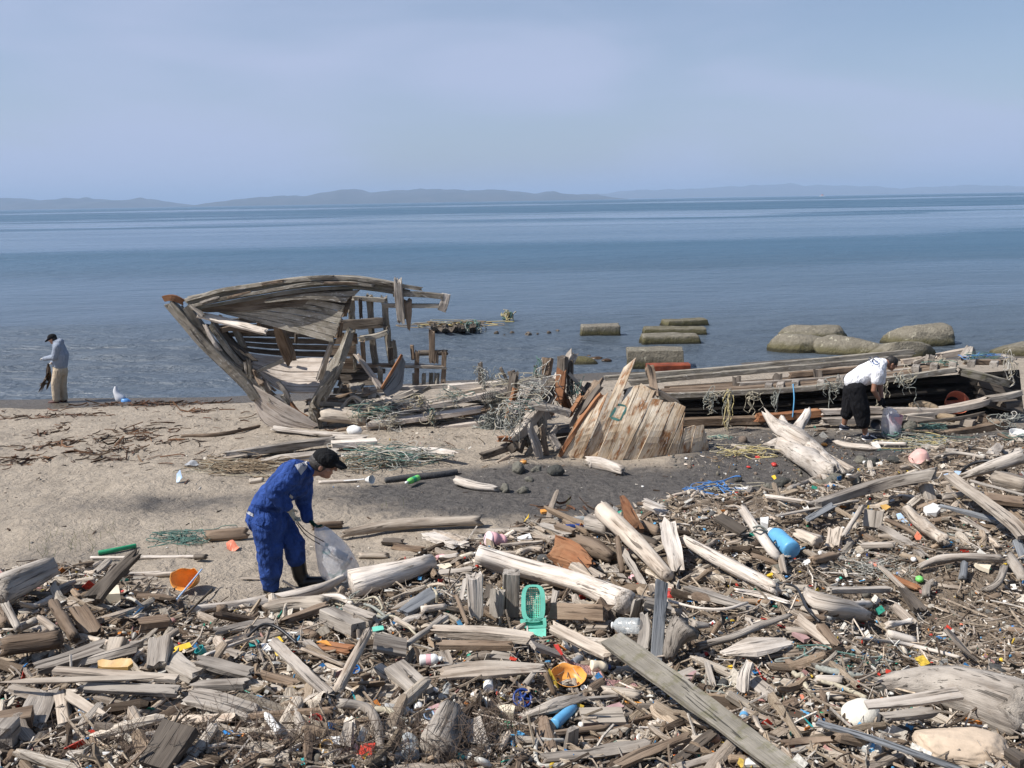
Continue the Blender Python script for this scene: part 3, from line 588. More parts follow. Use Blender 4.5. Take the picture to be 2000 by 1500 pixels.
K(R4, [(450, 590), (530, 550)], 50, 'slab', 'tan'); K(R4, [(340, 660), (230, 790)], 40, 'slab', 'tan'); K(R4, [(640, 820), (850, 860)], 42, 'slab', 'dark'); K(R4, [(1250, 680), (1330, 720)], 44, 'slab', 'grey'); K(R4, [(1760, 720), (1740, 830)], 30, 'slab', 'pale', None, (.08, .0)); K(R4, [(1640, 640), (1760, 740)], 50, 'slab', 'brown')
K(R4, [(1880, 1170), (2000, 1050)], 90, 'slab', 'grey'); K(R4, [(1480, 930), (1640, 900)], 36, 'branch', 'tan'); K(R4, [(860, 560), (800, 470)], 34, 'slab', 'grey', None, (.0, .1))
# ---- between the chalky slab and the far side
K(R5, [(110, 630), (520, 870), (960, 1090)], [80, 130, 110], 'log', 'pale', 'long pale barkless log running down from the chalky slab', (.16, .10), rough=.1); lm(1430, 1100, 'the long pale barkless log')
K(R5, [(620, 375), (770, 590), (900, 760), (970, 840)], [70, 85, 85, 60], 'log', 'pale', 'curved bleached log with a cord tied round it beside the blue bottle', (.26, .04), rough=.1); lm(1485, 1040, 'the curved bleached log'); K(R5, [(960, 770), (1000, 950)], 54, 'slab', 'tan', None, (.14, .02))
K(R5, [(550, 1075), (800, 1120), (1045, 1190)], [60, 90, 50], 'slab', 'pale', None, (.08, .06), flat=.3); K(R5, [(150, 1060), (450, 1160), (780, 1250)], [90, 105, 60], 'slab', 'grey', None, (.08, .04)); K(R5, [(70, 1080), (370, 1195)], 52, 'plank', 'tan', None, (.05, .05)); K(R5, [(0, 1165), (260, 1230), (500, 1240), (690, 1185)], 24, 'branch', 'pale', 'thin white bent stick lying under the long pale barkless log', (.12, .1))
K(R5, [(1170, 1100), (1300, 1190), (1500, 1240), (1710, 1300)], [90, 190, 170, 110], 'log', 'pale', 'gnarled pale root trunk lying by the bank of brown chips', (.06, .04), rough=.32); lm(1640, 1185, 'the gnarled pale root trunk'); K(R5, [(1500, 1210), (1714, 1200)], 60, 'branch', 'pale', None, (.1, .04)); K(R5, [(1300, 1320), (1650, 1330)], 60, 'branch', 'tan')
K(R7, [(-80, 600), (450, 430), (1000, 315)], [70, 90, 100], 'beam', 'grey', 'long squared grey timber propped over the heap behind the blue pole', (.06, .35), flat=.8, rough=.03); lm(1715, 955, 'the long squared grey timber'); K(R5, [(930, 460), (1610, 330)], 32, 'plank', 'grey', None, (.12, .12)); K(R5, [(1170, 500), (1415, 365)], 48, 'plank', 'slate', None, (.1, .14))
K(R5, [(810, 290), (1060, 330), (1300, 375)], [34, 40, 26], 'branch', 'pale', 'pale stick tied with a blue strip near the dark sand', (.08, .08)); K(R5, [(1035, 240), (1275, 140)], [50, 40], 'log', 'grey', None, (.03, .06)); K(R5, [(1475, 650), (1650, 380)], 42, 'branch', 'grey', None, (.1, .22)); lm(1665, 1020, 'the grey slanting stick')
K(R5, [(1080, 590), (1300, 690)], [80, 130], 'log', 'tan', 'gnarled tan root behind the blue bottle', (.08, .05), rough=.35); K(R5, [(1400, 740), (1430, 570)], 130, 'slab', 'tan', 'frayed fibrous stump end beyond the blue bottle', (.0, .08)); K(R5, [(700, 790), (960, 870)], 52, 'slab', 'brown', None, (.06, .04)); K(R5, [(1210, 840), (1440, 790)], 72, 'log', 'brown', None, (.04, .04))
K(R5, [(440, 470), (650, 600)], 100, 'plank', 'dark', None, (.16, .06)); K(R5, [(480, 622), (705, 605)], 28, 'plank', 'tan', None, (.06, .06)); K(R6, [(530, 315), (900, 220), (1150, 120), (1480, 5)], [80, 80, 85, 50], 'log', 'grey', 'crooked grey log crossing above the flat pale slab', (.08, .12)); lm(1450, 1225, 'the crooked crossing log')
K(R6, [(780, 380), (1100, 320), (1515, 255)], [70, 195, 100], 'slab', 'pale', 'flat pale slab with pointed ends lying on the heap', (.10, .10), flat=.2, roll=-.25); lm(1478, 1263, 'the flat pale slab'); K(R6, [(1200, 410), (1500, 380), (1780, 375)], [50, 66, 40], 'slab', 'tan', None, (.04, .05)); K(R6, [(1000, 780), (1015, 600), (1080, 440)], [130, 120, 90], 'slab', 'pale', 'short pale stub standing in front of the flat pale slab', (.02, .2)); lm(1458, 1320, 'the short pale stub')
K(R6, [(1080, 640), (1290, 800)], 120, 'plank', 'grey', None, (.02, .03)); K(R6, [(790, 905), (1010, 840)], 120, 'log', 'tan'); K(R6, [(715, 710), (640, 440)], 56, 'slab', 'grey', None, (.02, .14)); K(R6, [(340, 640), (540, 560)], 115, 'plank', 'grey', None, (.06, .04)); K(R6, [(1380, 1270), (1650, 1240), (1950, 1215)], 82, 'slab', 'brown', None, (.04, .06))
K(R6, [(1410, 155), (1760, 180)], 76, 'log', 'tan', None, (.06, .04)); K(R6, [(1500, 20), (1900, 310)], 92, 'plank', 'tan', None, (.1, .04)); K(R6, [(340, 1450), (740, 1130)], 85, 'plank', 'dark', None, (.03, .08)); K(R6, [(340, 1500), (780, 1380)], 76, 'slab', 'grey', None, (.04, .04)); K(R6, [(1400, 430), (1610, 545)], 76, 'slab', 'brown', None, (.05, .03)); K(R6, [(1330, 860), (1840, 965)], 62, 'slab', 'brown')
K(R6, [(1680, 640), (2010, 640)], 92, 'log', 'pale', None, (.03, .03)); K(R6, [(1700, 770), (2010, 810)], 92, 'log', 'tan'); K(R6, [(1000, 930), (1440, 1090)], 42, 'plank', 'tan', None, (.05, .04)); K(R6, [(230, 760), (380, 880)], 44, 'slab', 'brown'); K(R6, [(580, 670), (850, 850)], 60, 'slab', 'brown'); K(R6, [(1120, 1000), (1190, 1140), (1340, 1230)], 50, 'branch', 'tan', None, (.06, .02))
K(R6, [(470, 60), (330, 250), (260, 470)], [300, 210, 110], 'stump', 'grey', 'twisted grey root stump with a hole spreading upward beside the slate plank', (.24, .02), rough=.3); lm(1325, 1235, 'the twisted root stump'); K(R6, [(500, 100), (690, 110)], [90, 40], 'branch', 'grey', None, (.16, .1)); K(R6, [(680, 240), (790, 60)], [40, 60], 'branch', 'brown', None, (.02, .14))
K(R6, [(540, 510), (600, 380)], 90, 'slab', 'tan'); K(R6, [(300, 640), (130, 740)], 60, 'slab', 'dark'); K(R6, [(1130, 480), (1310, 500)], 60, 'slab', 'grey'); K(R6, [(830, 570), (960, 680)], 70, 'slab', 'tan'); K(R6, [(1300, 640), (1560, 700)], 90, 'slab', 'tan'); K(R6, [(0, 1400), (240, 1290), (640, 1200)], 60, 'slab', 'tan', None, (.05, .06))
# ---- far side of the heap
K(R7, [(1095, 340), (1400, 570), (1600, 720), (1720, 850)], [75, 82, 95, 100], 'plank', 'tan', 'long tan plank slanting down across the far end of the heap', (.34, .2), flat=.35); lm(1930, 975, 'the long slanting tan plank'); K(R7, [(1150, 360), (1450, 260), (1760, 160)], [50, 95, 120], 'log', 'grey', 'big grey trunk leaning over the far end of the heap', (.12, .3)); lm(1940, 905, 'the big grey leaning trunk')
K(R7, [(1480, 355), (1740, 420)], 125, 'log', 'tan', 'hollow-ended tan log under the big grey leaning trunk', (.08, .08), ends='cut'); K(R7, [(1360, 520), (1740, 565)], 115, 'plank', 'brown', None, (.1, .08)); K(R7, [(995, 585), (1250, 650), (1510, 725)], [22, 34, 36], 'plank', 'slate', 'faded blue painted pole lying among driftwood', (.14, .08), flat=.8, name='painted_pole', cat='pole'); lm(1892, 1003, 'the faded blue pole')
K(R7, [(720, 610), (860, 750), (1050, 880)], [85, 110, 100], 'log', 'tan', 'knotty honey-coloured log lying by the faded blue pole', (.1, .08), rough=.2); lm(1805, 1022, 'the honey-coloured log'); K(R7, [(440, 770), (460, 630)], 130, 'plank', 'grey', 'small grey plywood sheet standing on edge', (.0, .16), flat=.1, roll=.1)
K(R7, [(500, 765), (700, 880), (890, 1010)], [85, 85, 60], 'slab', 'grey', None, (.06, .06)); K(R7, [(350, 925), (650, 915)], 46, 'beam', 'grey', None, (.08, .08)); K(R7, [(805, 1110), (1000, 1040), (1250, 1020), (1560, 1040)], [40, 70, 70, 70], 'branch', 'grey', 'long curved grey branch lying above the bank of brown chips', (.05, .1)); lm(1875, 1095, 'the long curved grey branch')
K(R7, [(1365, 1325), (1500, 1230), (1560, 1075)], [70, 62, 55], 'branch', 'grey', 'bent grey branch end hanging down on the brown chips', (.02, .14)); K(R7, [(890, 1360), (910, 1260), (985, 1225)], 66, 'branch', 'grey', None, (.02, .1)); K(R7, [(80, 1300), (600, 1290)], 52, 'beam', 'grey', None, (.1, .08)); K(R7, [(505, 1090), (720, 1300)], 44, 'slab', 'tan', None, (.1, .04)); K(R8, [(650, 0), (760, 90), (870, 200)], 84, 'plank', 'tan', None, (.1, .04))
K(R7, [(690, 1270), (860, 1490)], [70, 120], 'slab', 'dark', None, (.12, .02)); K(R7, [(590, 1180), (860, 1295)], 52, 'slab', 'rust', None, (.04, .02)); K(R7, [(110, 50), (260, 90), (495, 115)], [50, 60, 62], 'log', 'pale', 'short pale log lying in front of the man in the white shirt', (.0, .0), ends='point'); lm(1665, 872, 'the short pale log'); K(R7, [(-150, 60), (270, 285)], [48, 40], 'plank', 'tan', 'straight tan stick leaning on the big forked root', (.16, .1))
K(R7, [(880, 90), (1145, 135)], 62, 'slab', 'grey', None, (.04, .04)); K(R7, [(960, 190), (1150, 150), (1400, 190)], 30, 'branch', 'grey', None, (.06, .04)); K(R7, [(935, 570), (890, 420)], 84, 'beam', 'grey', 'short bracket post under the end of the long squared grey timber', (.0, .2)); K(R7, [(750, 600), (870, 500)], 72, 'slab', 'grey', None, (.02, .14)); K(R7, [(1010, 520), (1215, 490)], 54, 'branch', 'grey', None, (.08, .08))
K(R7, [(1650, 880), (1710, 1060)], 80, 'slab', 'slate', None, (.12, .02)); K(R7, [(1310, 950), (1630, 910)], 42, 'plank', 'grey'); K(R7, [(1580, 1000), (1680, 1150), (1740, 1260)], 90, 'log', 'grey', None, (.06, .02)); K(R7, [(820, 620), (1000, 540)], 50, 'slab', 'brown', None, (.05, .06)); K(R7, [(540, 700), (700, 770), (830, 850)], 40, 'branch', 'brown', None, (.14, .06)); K(R7, [(640, 500), (820, 520)], 38, 'slab', 'tan', None, (.05, .05))
K(R7, [(930, 720), (1110, 690)], 50, 'slab', 'brown', None, (.04, .04)); K(R7, [(1190, 680), (1430, 830)], 40, 'plank', 'grey', None, (.06, .02)); K(R7, [(330, 800), (470, 900)], 60, 'plank', 'brown'); K(R7, [(0, 990), (240, 1050)], 70, 'slab', 'tan'); K(R7, [(0, 1130), (180, 1040)], 60, 'slab', 'tan'); K(R7, [(200, 910), (300, 900)], 50, 'slab', 'grey'); K(R7, [(1200, 1210), (1220, 1060)], 60, 'branch', 'slate', None, (.02, .08))
K(R7, [(1390, 1380), (1510, 1340)], 60, 'branch', 'brown'); K(R7, [(1260, 380), (1714, 500)], 26, 'plank', 'grey', None, (.2, .14)); K(R7, [(1390, 310), (1600, 360)], 36, 'slab', 'grey', None, (.1, .1)); K(R7, [(1430, 180), (1520, 80)], [90, 60], 'slab', 'grey', None, (.02, .12)); K(R7, [(1520, 150), (1714, 130)], 60, 'slab', 'grey')
K(R7, [(1190, 130), (1050, 30)], 28, 'branch', 'grey'); K(R7, [(1300, 60), (1460, 10)], 50, 'slab', 'grey'); K(R7, [(420, 70), (740, 75)], 34, 'branch', 'pale', None, (.02, .02)); K(R7, [(980, 1250), (1250, 1290)], 36, 'slab', 'tan'); K(R7, [(130, 240), (160, 310)], 60, 'slab', 'tan')
K(R8, [(415, 740), (800, 730), (1250, 800), (1700, 960), (2080, 1100)], [90, 330, 470, 560, 600], 'log', 'grey', 'huge silver trunk with a frayed tip lying in the near corner', (.0, .0), rough=.14); lm(1880, 1340, 'the huge silver trunk')
K(R8, [(430, 925), (850, 880), (1285, 815)], [70, 92, 95], 'plank', 'pale', 'long pale board lying across the huge silver trunk', (.22, .30), flat=.3, roll=-.3, ends='cut'); lm(1785, 1368, 'the long pale board'); K(R8, [(560, 1040), (1090, 980)], 105, 'slab', 'grey', None, (.10, .14)); K(R8, [(1160, 225), (1330, 420), (1470, 550)], 72, 'plank', 'grey', 'single grey lath sticking out from behind the huge silver trunk', (.2, .02), flat=.4, roll=.6)
K(R8, [(610, 190), (760, 170), (860, 150)], [60, 45, 60], 'branch', 'pale', None, (.1, .1)); K(R8, [(600, 270), (900, 350)], [100, 100], 'branch', 'pale', None, (.04, .02)); K(R8, [(330, 305), (800, 370), (1300, 490)], [28, 42, 30], 'branch', 'pale', None, (.03, .06)); K(R8, [(-20, 1085), (600, 1270), (1300, 1520)], 56, 'plank', 'slate', 'dark grey strip of decking running down to the picture corner', (.14, .14), flat=.35, ends='cut', rough=.02); lm(1720, 1440, 'the dark grey decking strip')
K(R8, [(800, 1100), (1040, 1060)], 44, 'slab', 'grey'); K(R8, [(0, 1270), (240, 1200)], 90, 'slab', 'brown'); K(R8, [(-20, 1310), (260, 1400), (600, 1490)], 110, 'slab', 'tan'); K(R8, [(0, 190), (180, 400)], 90, 'slab', 'brown', None, (.1, .04)); K(R8, [(1740, 1360), (1890, 1460)], 110, 'beam', 'dark', None, (.08, .08)); K(R8, [(700, 1150), (900, 1220)], 120, 'slab', 'dark', None, (.0, .0))
K(R8, [(160, 220), (420, 260)], 30, 'branch', 'brown'); K(R8, [(1700, 230), (1890, 260)], 60, 'slab', 'brown'); K(R8, [(1500, 430), (1890, 480)], 55, 'slab', 'brown'); K(R8, [(1600, 60), (1840, 120)], 22, 'branch', 'tan')
# ---- loose pieces on the flat beach
K(M4, [(130, 155), (600, 95), (1060, 35)], [60, 100, 80], 'slab', 'grey', 'long grey split beam lying on the sand behind the cap of the man in blue', (.05, .08), flat=.7); lm(545, 875, 'the long grey split beam')
K(M4, [(370, 215), (720, 165), (1060, 125)], [50, 80, 60], 'slab', 'grey', None, (.0, .05)); K(M4, [(990, 70), (1340, 50)], 110, 'plank', 'pale', None, (.06, .08)); K(M4, [(1040, 180), (1320, 188)], 85, 'slab', 'pale', None, (.02, .03))
K(M4, [(1530, 115), (1760, 115), (1985, 140)], [80, 75, 50], 'plank', 'pale', 'pale jagged plank raised over its shadow beside the large rope heap', (.10, .16)); K(R0, [(765, 1050), (1000, 1080), (1260, 1100)], 46, 'plank', 'pale', None, (.03, .03)); K(R0, [(1150, 1115), (1400, 1118)], 55, 'plank', 'grey', None, (.04, .04)); K(M4, [(80, 195), (340, 150)], 32, 'plank', 'tan', None, (.02, .05))
K(M4, [(1300, 100), (1420, 110)], 60, 'plank', 'pale', None, (.04, .04)); K(M4, [(1040, 700 - 620), (1250, 105)], 40, 'slab', 'tan', None, (.02, .02))
K(PX, [(888, 938), (930, 950), (978, 955)], [20, 19, 14], 'log', 'pale', 'pale short log lying on the dark sand below the netting tube'); lm(930, 948, 'the pale short log on dark sand')
K(W2, [(960, 1010), (1080, 1020), (1240, 1075)], [80, 90, 60], 'log', 'pale', 'pale log lying at the foot of the painted hull panel'); lm(1180, 910, 'the pale log below the hull panel')
K(PX, [(352, 852), (430, 848), (508, 832)], [6, 8, 6], 'branch', 'brown', 'dark thin branch on the sand before the broken bow'); K(PX, [(560, 882), (470, 886), (430, 890)], 5, 'twig', 'tan')
K(PX, [(1435, 985), (1470, 950)], 10, 'slab', 'grey'); K(PX, [(1540, 955), (1565, 946)], 10, 'slab', 'grey'); K(PX, [(1302, 972), (1360, 958)], 8, 'branch', 'tan'); K(PX, [(620, 942), (700, 938)], 6, 'branch', 'pale')
# ------------------------------------------------------------------ the wreck
def loft(mb, A, B, n, th, seed=0, gap=.006, jag=.10, off=.012, mi=0, seg=14, warp=.006):
    """n planks side by side filling the surface between curves A and B"""
    rnd = random.Random(seed * 31 + 5)
    A = spline(A, seg); B = spline(B, seg)
    wid = sum((A[i] - B[i]).length for i in range(seg + 1)) / (seg + 1) / n
    for k in range(n):
        t0 = k / n; t1 = (k + 1) / n; g = gap / max(wid * n, .01)
        t0 += g * rnd.uniform(.3, 1.4); t1 -= g * rnd.uniform(.3, 1.4)
        e0 = rnd.uniform(0, jag); e1 = rnd.uniform(0, jag); ph = rnd.random() * 50; o_ = rnd.uniform(-off, off)
        vs = []; gs = []; d = 0; prev = None
        L0 = sum((A[i + 1] - A[i]).length for i in range(seg)); a0 = e0 / max(L0, .1); a1 = 1 - e1 / max(L0, .1)
        for i in range(seg + 1):
            s = a0 + (a1 - a0) * i / seg
            a = Vector(interp(A, s)); b = Vector(interp(B, s)); s2 = min(1, s + .03); s1 = max(0, s - .03)
            tg = (Vector(interp(A, s2)) - Vector(interp(A, s1))) + (Vector(interp(B, s2)) - Vector(interp(B, s1)))
            nrm = tg.cross(b - a)
            nrm = nrm.normalized() if nrm.length > 1e-6 else Vector((0, -1, 0))
            p0 = a.lerp(b, t0); p1 = a.lerp(b, t1)
            if prev is not None: d += (p0 - prev).length
            prev = p0
            q = o_ + warp * noise.noise(Vector((d * 2, ph, 0)))
            ej = Vector((0, 0, 0))
            for (pp, c, w_) in ((p0, 0, 0), (p1, wid, 1)):
                je = tg.normalized() * (rnd.uniform(-.5, .5) * min(jag, .06)) if i in (0, seg) else ej
                pj = pp + (b - a).normalized() * (.012 * noise.noise(Vector((d * 3 + ph, w_ * 9, 2)))) if i not in (0, seg) else pp + je
                vs.append(pj + nrm * (th / 2 + q)); gs.append((d + ph, c + ph, .01)); vs.append(pj - nrm * (th / 2 - q)); gs.append((d + ph, c + ph, th))
        fs = []
        for i in range(seg):
            r0 = i * 4; r1 = r0 + 4
            fs += [(r0, r0 + 2, r1 + 2, r1), (r0 + 1, r1 + 1, r1 + 3, r0 + 3), (r0, r1, r1 + 1, r0 + 1), (r0 + 2, r0 + 3, r1 + 3, r1 + 2)]
        fs += [(0, 1, 3, 2), (seg * 4, seg * 4 + 2, seg * 4 + 3, seg * 4 + 1)]
        mb.add(vs, fs, gs, mi)
    return mb
def D(Rg, Y):
    return lambda x, y, dy=0.: P(*cv(Rg, x, y), Y + dy)
def bar(name, mats, parent, pts, w, h=None, sec='rect', **kw):
    NSEED[0] += 1; mb = MB(); stick(mb, pts, w, h, sec, NSEED[0], **kw)
    return mb.build(name, mats, parent)
def bars(name, mats, parent, lst, **kw):
    mb = MB()
    for pts, w, h in lst:
        NSEED[0] += 1; stick(mb, pts, w, h, kw.get('sec', 'rect'), NSEED[0], rough=kw.get('rough', .12), ends=kw.get('ends', 'broken'))
    return mb.build(name, mats, parent)

rnd_ = random.Random(77)
keel = hit(600, 832); YB = keel.y
UP = .0097                                    # metres per photograph pixel at the bow
bow = thing('shipwreck', 'broken bow of a weathered wooden fishing boat heeled over on the beach', 'shipwreck', (keel.x, keel.y, keel.z))
lm(560, 700, 'the broken boat bow')
b0 = D(R0, YB); q1 = D(Q1, YB); q2 = D(Q2, YB)
WB = MW['boat']; WG = MW['grey']; WD = MW['dark']; WBr = MW['brown']
bar('stem_post', WB, bow, [b0(78, 215), b0(250, 405), b0(420, 590), b0(590, 745), b0(690, 880)], [.18, .27, .26, .24, .18], .2, rough=.25, ends='broken')
bar('stem_timber', WB, bow, [b0(215, 260, .05), b0(330, 430, .08), b0(470, 600, .1), b0(590, 690, .1)], [.16, .2, .2, .12], .14, rough=.35)
bar('stem_fitting', MW['rust'], bow, [b0(62, 212, -.02), b0(130, 205, -.02), b0(205, 240, .02)], [.10, .13, .07], .12, rough=.15)
mb = MB(); loft(mb, [b0(560, 725), b0(760, 840, -.10), b0(930, 940, -.16), b0(1080, 1035, -.18)], [b0(655, 860, .05), b0(690, 985, 0), b0(780, 1050, -.08), b0(1040, 1075, -.16)], 5, .05, 3, .002, .05)
mb.build('lower_planking', MW['hullpale'], bow)
mb = MB(); loft(mb, [b0(700, 925, .0), b0(800, 1000, .05), b0(900, 1040, .2)], [b0(720, 1010, .02), b0(850, 1070, .1), b0(1000, 1085, .2)], 2, .1, 4, .002, .04); mb.build('keel', MW['rust'], bow)
# bulwark rails along the near sheer
def nr(x): return -.06 - .75 * min(1, max(0, (x - 200) / 900)) ** .8
def sh(pts, dy=0): return [b0(x, y, nr(x) + dy) for x, y in pts]
mb = MB(); loft(mb, sh([(205, 232), (420, 178), (640, 138), (900, 98), (1250, 84), (1500, 118), (1680, 158)]), sh([(255, 290), (500, 248), (720, 210), (1000, 168), (1300, 148), (1540, 178), (1690, 205)]), 3, .07, 5, .004, .12, .02)
mb.build('bulwark', MW['mossy'], bow)
bar('gunwale', WB, bow, sh([(205, 222), (430, 160), (600, 132), (900, 92), (1250, 76), (1500, 110), (1760, 150)], -.03), [.10, .12, .11, .13, .12, .11, .05], .07, rough=.25)
bar('rubbing_strake', WB, bow, sh([(240, 262), (480, 205), (700, 168), (980, 118), (1230, 106), (1450, 128)], -.07), [.05, .07, .08, .07, .07, .04], .06, rough=.2)
mb = MB(); loft(mb, sh([(200, 205), (380, 165), (575, 125)], .10), sh([(210, 228), (400, 182), (590, 138)], .06), 2, .05, 6, .004, .1); loft(mb, sh([(610, 130), (900, 78), (1250, 62), (1500, 92), (1640, 125)], .16), sh([(640, 138), (920, 95), (1250, 80), (1500, 112), (1640, 140)], .02), 2, .05, 7, .004, .2)
mb.build('cap_rail', WB, bow)
bar('gunwale_beam', WB, bow, [b0(1560, 180, -.80), b0(1720, 182, -.80), b0(1885, 196, -.8)], .13, .1, ends='cut', rough=.05)
bar('lower_rail', WB, bow, [b0(1490, 255, -.74), b0(1870, 258, -.78)], .11, .08, ends='cut', rough=.05)
bar('end_block', MW['pale'], bow, [b0(1905, 180, -.8), b0(1893, 240, -.8), b0(1875, 292, -.8)], [.10, .12, .05], .16, ends='cut', rough=.08)
bar('bitt_post', WG, bow, [b0(1590, 68, -.9), b0(1600, 220, -.9), b0(1617, 378, -.9)], [.13, .16, .14], .14, rough=.14)
bar('bitt_post', WBr, bow, [b0(1652, 205, -.82), b0(1658, 300, -.82), b0(1662, 438, -.82)], [.17, .13, .03], .12, rough=.2)
# surviving skin of the near side
def sk(pts): return [b0(x, y, -.02 - .80 * (x - 400) / 850.) for x, y in pts]
mb = MB(); loft(mb, sk([(400, 268), (780, 222), (1020, 212), (1250, 255)]), sk([(395, 292), (600, 345), (900, 425), (1180, 500)]), 6, .045, 11, .005, .06, .006); mb.build('hull_planking', WB, bow)
mb = MB(); loft(mb, sh([(700, 222), (1000, 178), (1340, 152)], -.02), sh([(730, 238), (1000, 214), (1280, 240)], -.02), 2, .05, 12, .004, .08, .02); mb.build('upper_strake', WB, bow)
bar('hanging_strake', MW['pale'], bow, [b0(275, 312, -.05), b0(500, 365, -.3), b0(750, 432, -.5)], [.13, .16, .14], .05, rough=.15, up=(0, -.6, .8))
bar('cracked_frame', WB, bow, [b0(360, 358, .10), b0(470, 520, .12), b0(590, 670, .14)], [.12, .14, .10], .10, rough=.3)
bar('cracked_frame', MW['pale'], bow, [b0(328, 372, -.02), b0(400, 500, -.02), b0(440, 560, -.02)], [.05, .12, .04], .07, rough=.3)
bar('mast_stump', WBr, bow, [b0(800, 355, -.25), b0(850, 500, .0), b0(905, 640, .25)], [.16, .26, .16], .17, rough=.3)
bar('splintered_frame', WG, bow, [b0(1165, 490, -.6), b0(1115, 620, -.35), b0(1075, 745, -.1)], [.07, .10, .12], .08, rough=.35)
mb = MB()
for pts, w, h in (([b0(1300, 380, .4), b0(1215, 590, .2), b0(1140, 740, .0), b0(1050, 900, -.1), b0(1075, 1070, -.15)], [.12, .24, .26, .20, .14], .14), ([b0(1225, 600, .1), b0(1180, 720, 0.), b0(1090, 900, -.12)], [.2, .16, .1], .1)):
    NSEED[0] += 1; stick(mb, pts, w, h, 'rect', NSEED[0], .35, 'broken')
mb.build('broken_frame', WB, bow)
# the inside of the far side
mb = MB(); loft(mb, [b0(545, 560, .55), b0(800, 590, .95), b0(1190, 600, 1.15)], [b0(690, 710, .15), b0(850, 815, .1), b0(1095, 822, .15)], 7, .04, 14, .006, .12, .012); mb.build('inner_planking', MW['hullpale'], bow)
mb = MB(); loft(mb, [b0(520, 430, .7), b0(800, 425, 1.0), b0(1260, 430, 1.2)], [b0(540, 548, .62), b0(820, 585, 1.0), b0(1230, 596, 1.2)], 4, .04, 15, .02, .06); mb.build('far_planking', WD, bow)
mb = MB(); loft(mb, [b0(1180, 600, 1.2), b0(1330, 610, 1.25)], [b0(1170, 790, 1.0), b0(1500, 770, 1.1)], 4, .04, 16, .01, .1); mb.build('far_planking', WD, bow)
for pts, w in (([b0(530, 400, .6), b0(595, 545, .6)], .16), ([b0(1285, 165, 1.05), b0(1292, 400, 1.1), b0(1305, 690, 1.1)], .115), ([b0(1405, 170, 1.05), b0(1418, 400, 1.1), b0(1445, 660, 1.15)], .115), ([b0(1498, 180, 1.05), b0(1520, 420, 1.1), b0(1550, 640, 1.15)], .11), ([b0(1560, 480, 1.1), b0(1575, 610, 1.1)], .09)):
    bar('far_frame', WB, bow, pts, w * 1.1, .1, rough=.2)
bar('far_sheer_clamp', WB, bow, [b0(1270, 205, 1.0), b0(1520, 222, 1.0)], .16, .09)
bar('shelf_beam', WD, bow, [b0(1215, 385, .9), b0(1520, 362, .9)], .12, .2, rough=.2)
bar('shelf_beam', WB, bow, [b0(1330, 470, .85), b0(1440, 455, .85), b0(1535, 425, .85)], [.24, .25, .22], .1, rough=.12)
bar('breast_hook', WBr, bow, [b0(430, 420, .3), b0(510, 405, .5), b0(640, 430, .8)], .1, .1, rough=.2)
bar('side_stringer', WBr, bow, [b0(1230, 650, 1.15), b0(1500, 645, 1.15), b0(1770, 650, 1.1)], .2, .07, rough=.06)
bar('side_stringer', WG, bow, [b0(1600, 645, 1.04), b0(1930, 658, 1.0)], .2, .06, rough=.06)
for x0, y0, x1, y1, w in ((1715, 545, 1712, 780, .1), (1812, 405, 1812, 640, .12), (1843, 540, 1838, 640, .07), (1893, 540, 1885, 770, .1), (1808, 690, 1806, 775, .07), (1680, 508, 1692, 612, .045), (1700, 690, 1700, 790, .1), (1760, 690, 1758, 775, .05), (1845, 690, 1842, 775, .09)):
    bar('side_rib', WB if y0 > 600 else WBr, bow, [b0(x0, y0, 1.02), b0(x1, y1, 1.0)], w, .08, rough=.18)
bar('bulwark_log', WD, bow, [b0(1705, 565, 1.05), b0(1925, 562, 1.05)], .14, .12, 'round')
bar('diagonal_brace', MW['hullpale'], bow, [b0(1310, 560, .6), b0(1400, 680, .4), b0(1485, 805, .2)], [.1, .12, .14], .06, rough=.12)
mb = MB(); loft(mb, [b0(1615, 580, .45), b0(1485, 800, .25)], [b0(1635, 620, .5), b0(1610, 790, .4), b0(1520, 850, .25)], 1, .04, 18, .0, .02); mb.build('loose_bulkhead', MW['slate'], bow)
bar('bulkhead_edge', MW['rust'], bow, [b0(1617, 575, .42), b0(1483, 798, .22)], .05, .05, ends='cut')
bar('deck_plank', MW['pale'], bow, [b0(1590, 795, .8), b0(1800, 785, .8), b0(2010, 772, .8)], .14, .08, rough=.1)
bar('loose_rib', WB, bow, [b0(615, 590, .0), b0(630, 740, .0)], .09, .08, rough=.2)
bar('loose_rib', WB, bow, [b0(665, 690, .0), b0(760, 645, .1), b0(860, 610, .2)], .1, .08, rough=.25)
bar('hull_frame', MW['rust'], bow, [b0(885, 880, .0), b0(940, 950, -.06), b0(1005, 985, -.1)], .08, .06)
bar('hull_frame', WG, bow, [b0(800, 740, .0), b0(870, 830, .0), b0(880, 920, .0)], .1, .08, rough=.3)
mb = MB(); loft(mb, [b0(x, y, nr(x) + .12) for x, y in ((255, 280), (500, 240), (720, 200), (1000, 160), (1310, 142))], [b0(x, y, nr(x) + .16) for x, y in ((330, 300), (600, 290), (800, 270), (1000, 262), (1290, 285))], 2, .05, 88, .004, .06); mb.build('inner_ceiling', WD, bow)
mb = MB(); loft(mb, [b0(1185, 440, .95), b0(1345, 430, 1.0)], [b0(1140, 660, .8), b0(1330, 680, .9)], 3, .05, 89, .02, .12, .04); mb.build('inner_ceiling', WBr, bow)
for pts, w in (([(110, 250), (300, 470), (470, 660)], .12), ([(170, 260), (360, 500), (520, 700)], .10), ([(480, 640), (600, 770), (720, 880)], .12), ([(600, 700), (740, 830), (880, 930)], .1)): bar('stem_layer', rnd_.choice([WB, WG, WBr]), bow, [b0(x, y, .04) for x, y in pts], [w * .6, w, w * .5], .1, rough=.4)
def dd_(l): return [b0(*q) for q in l]
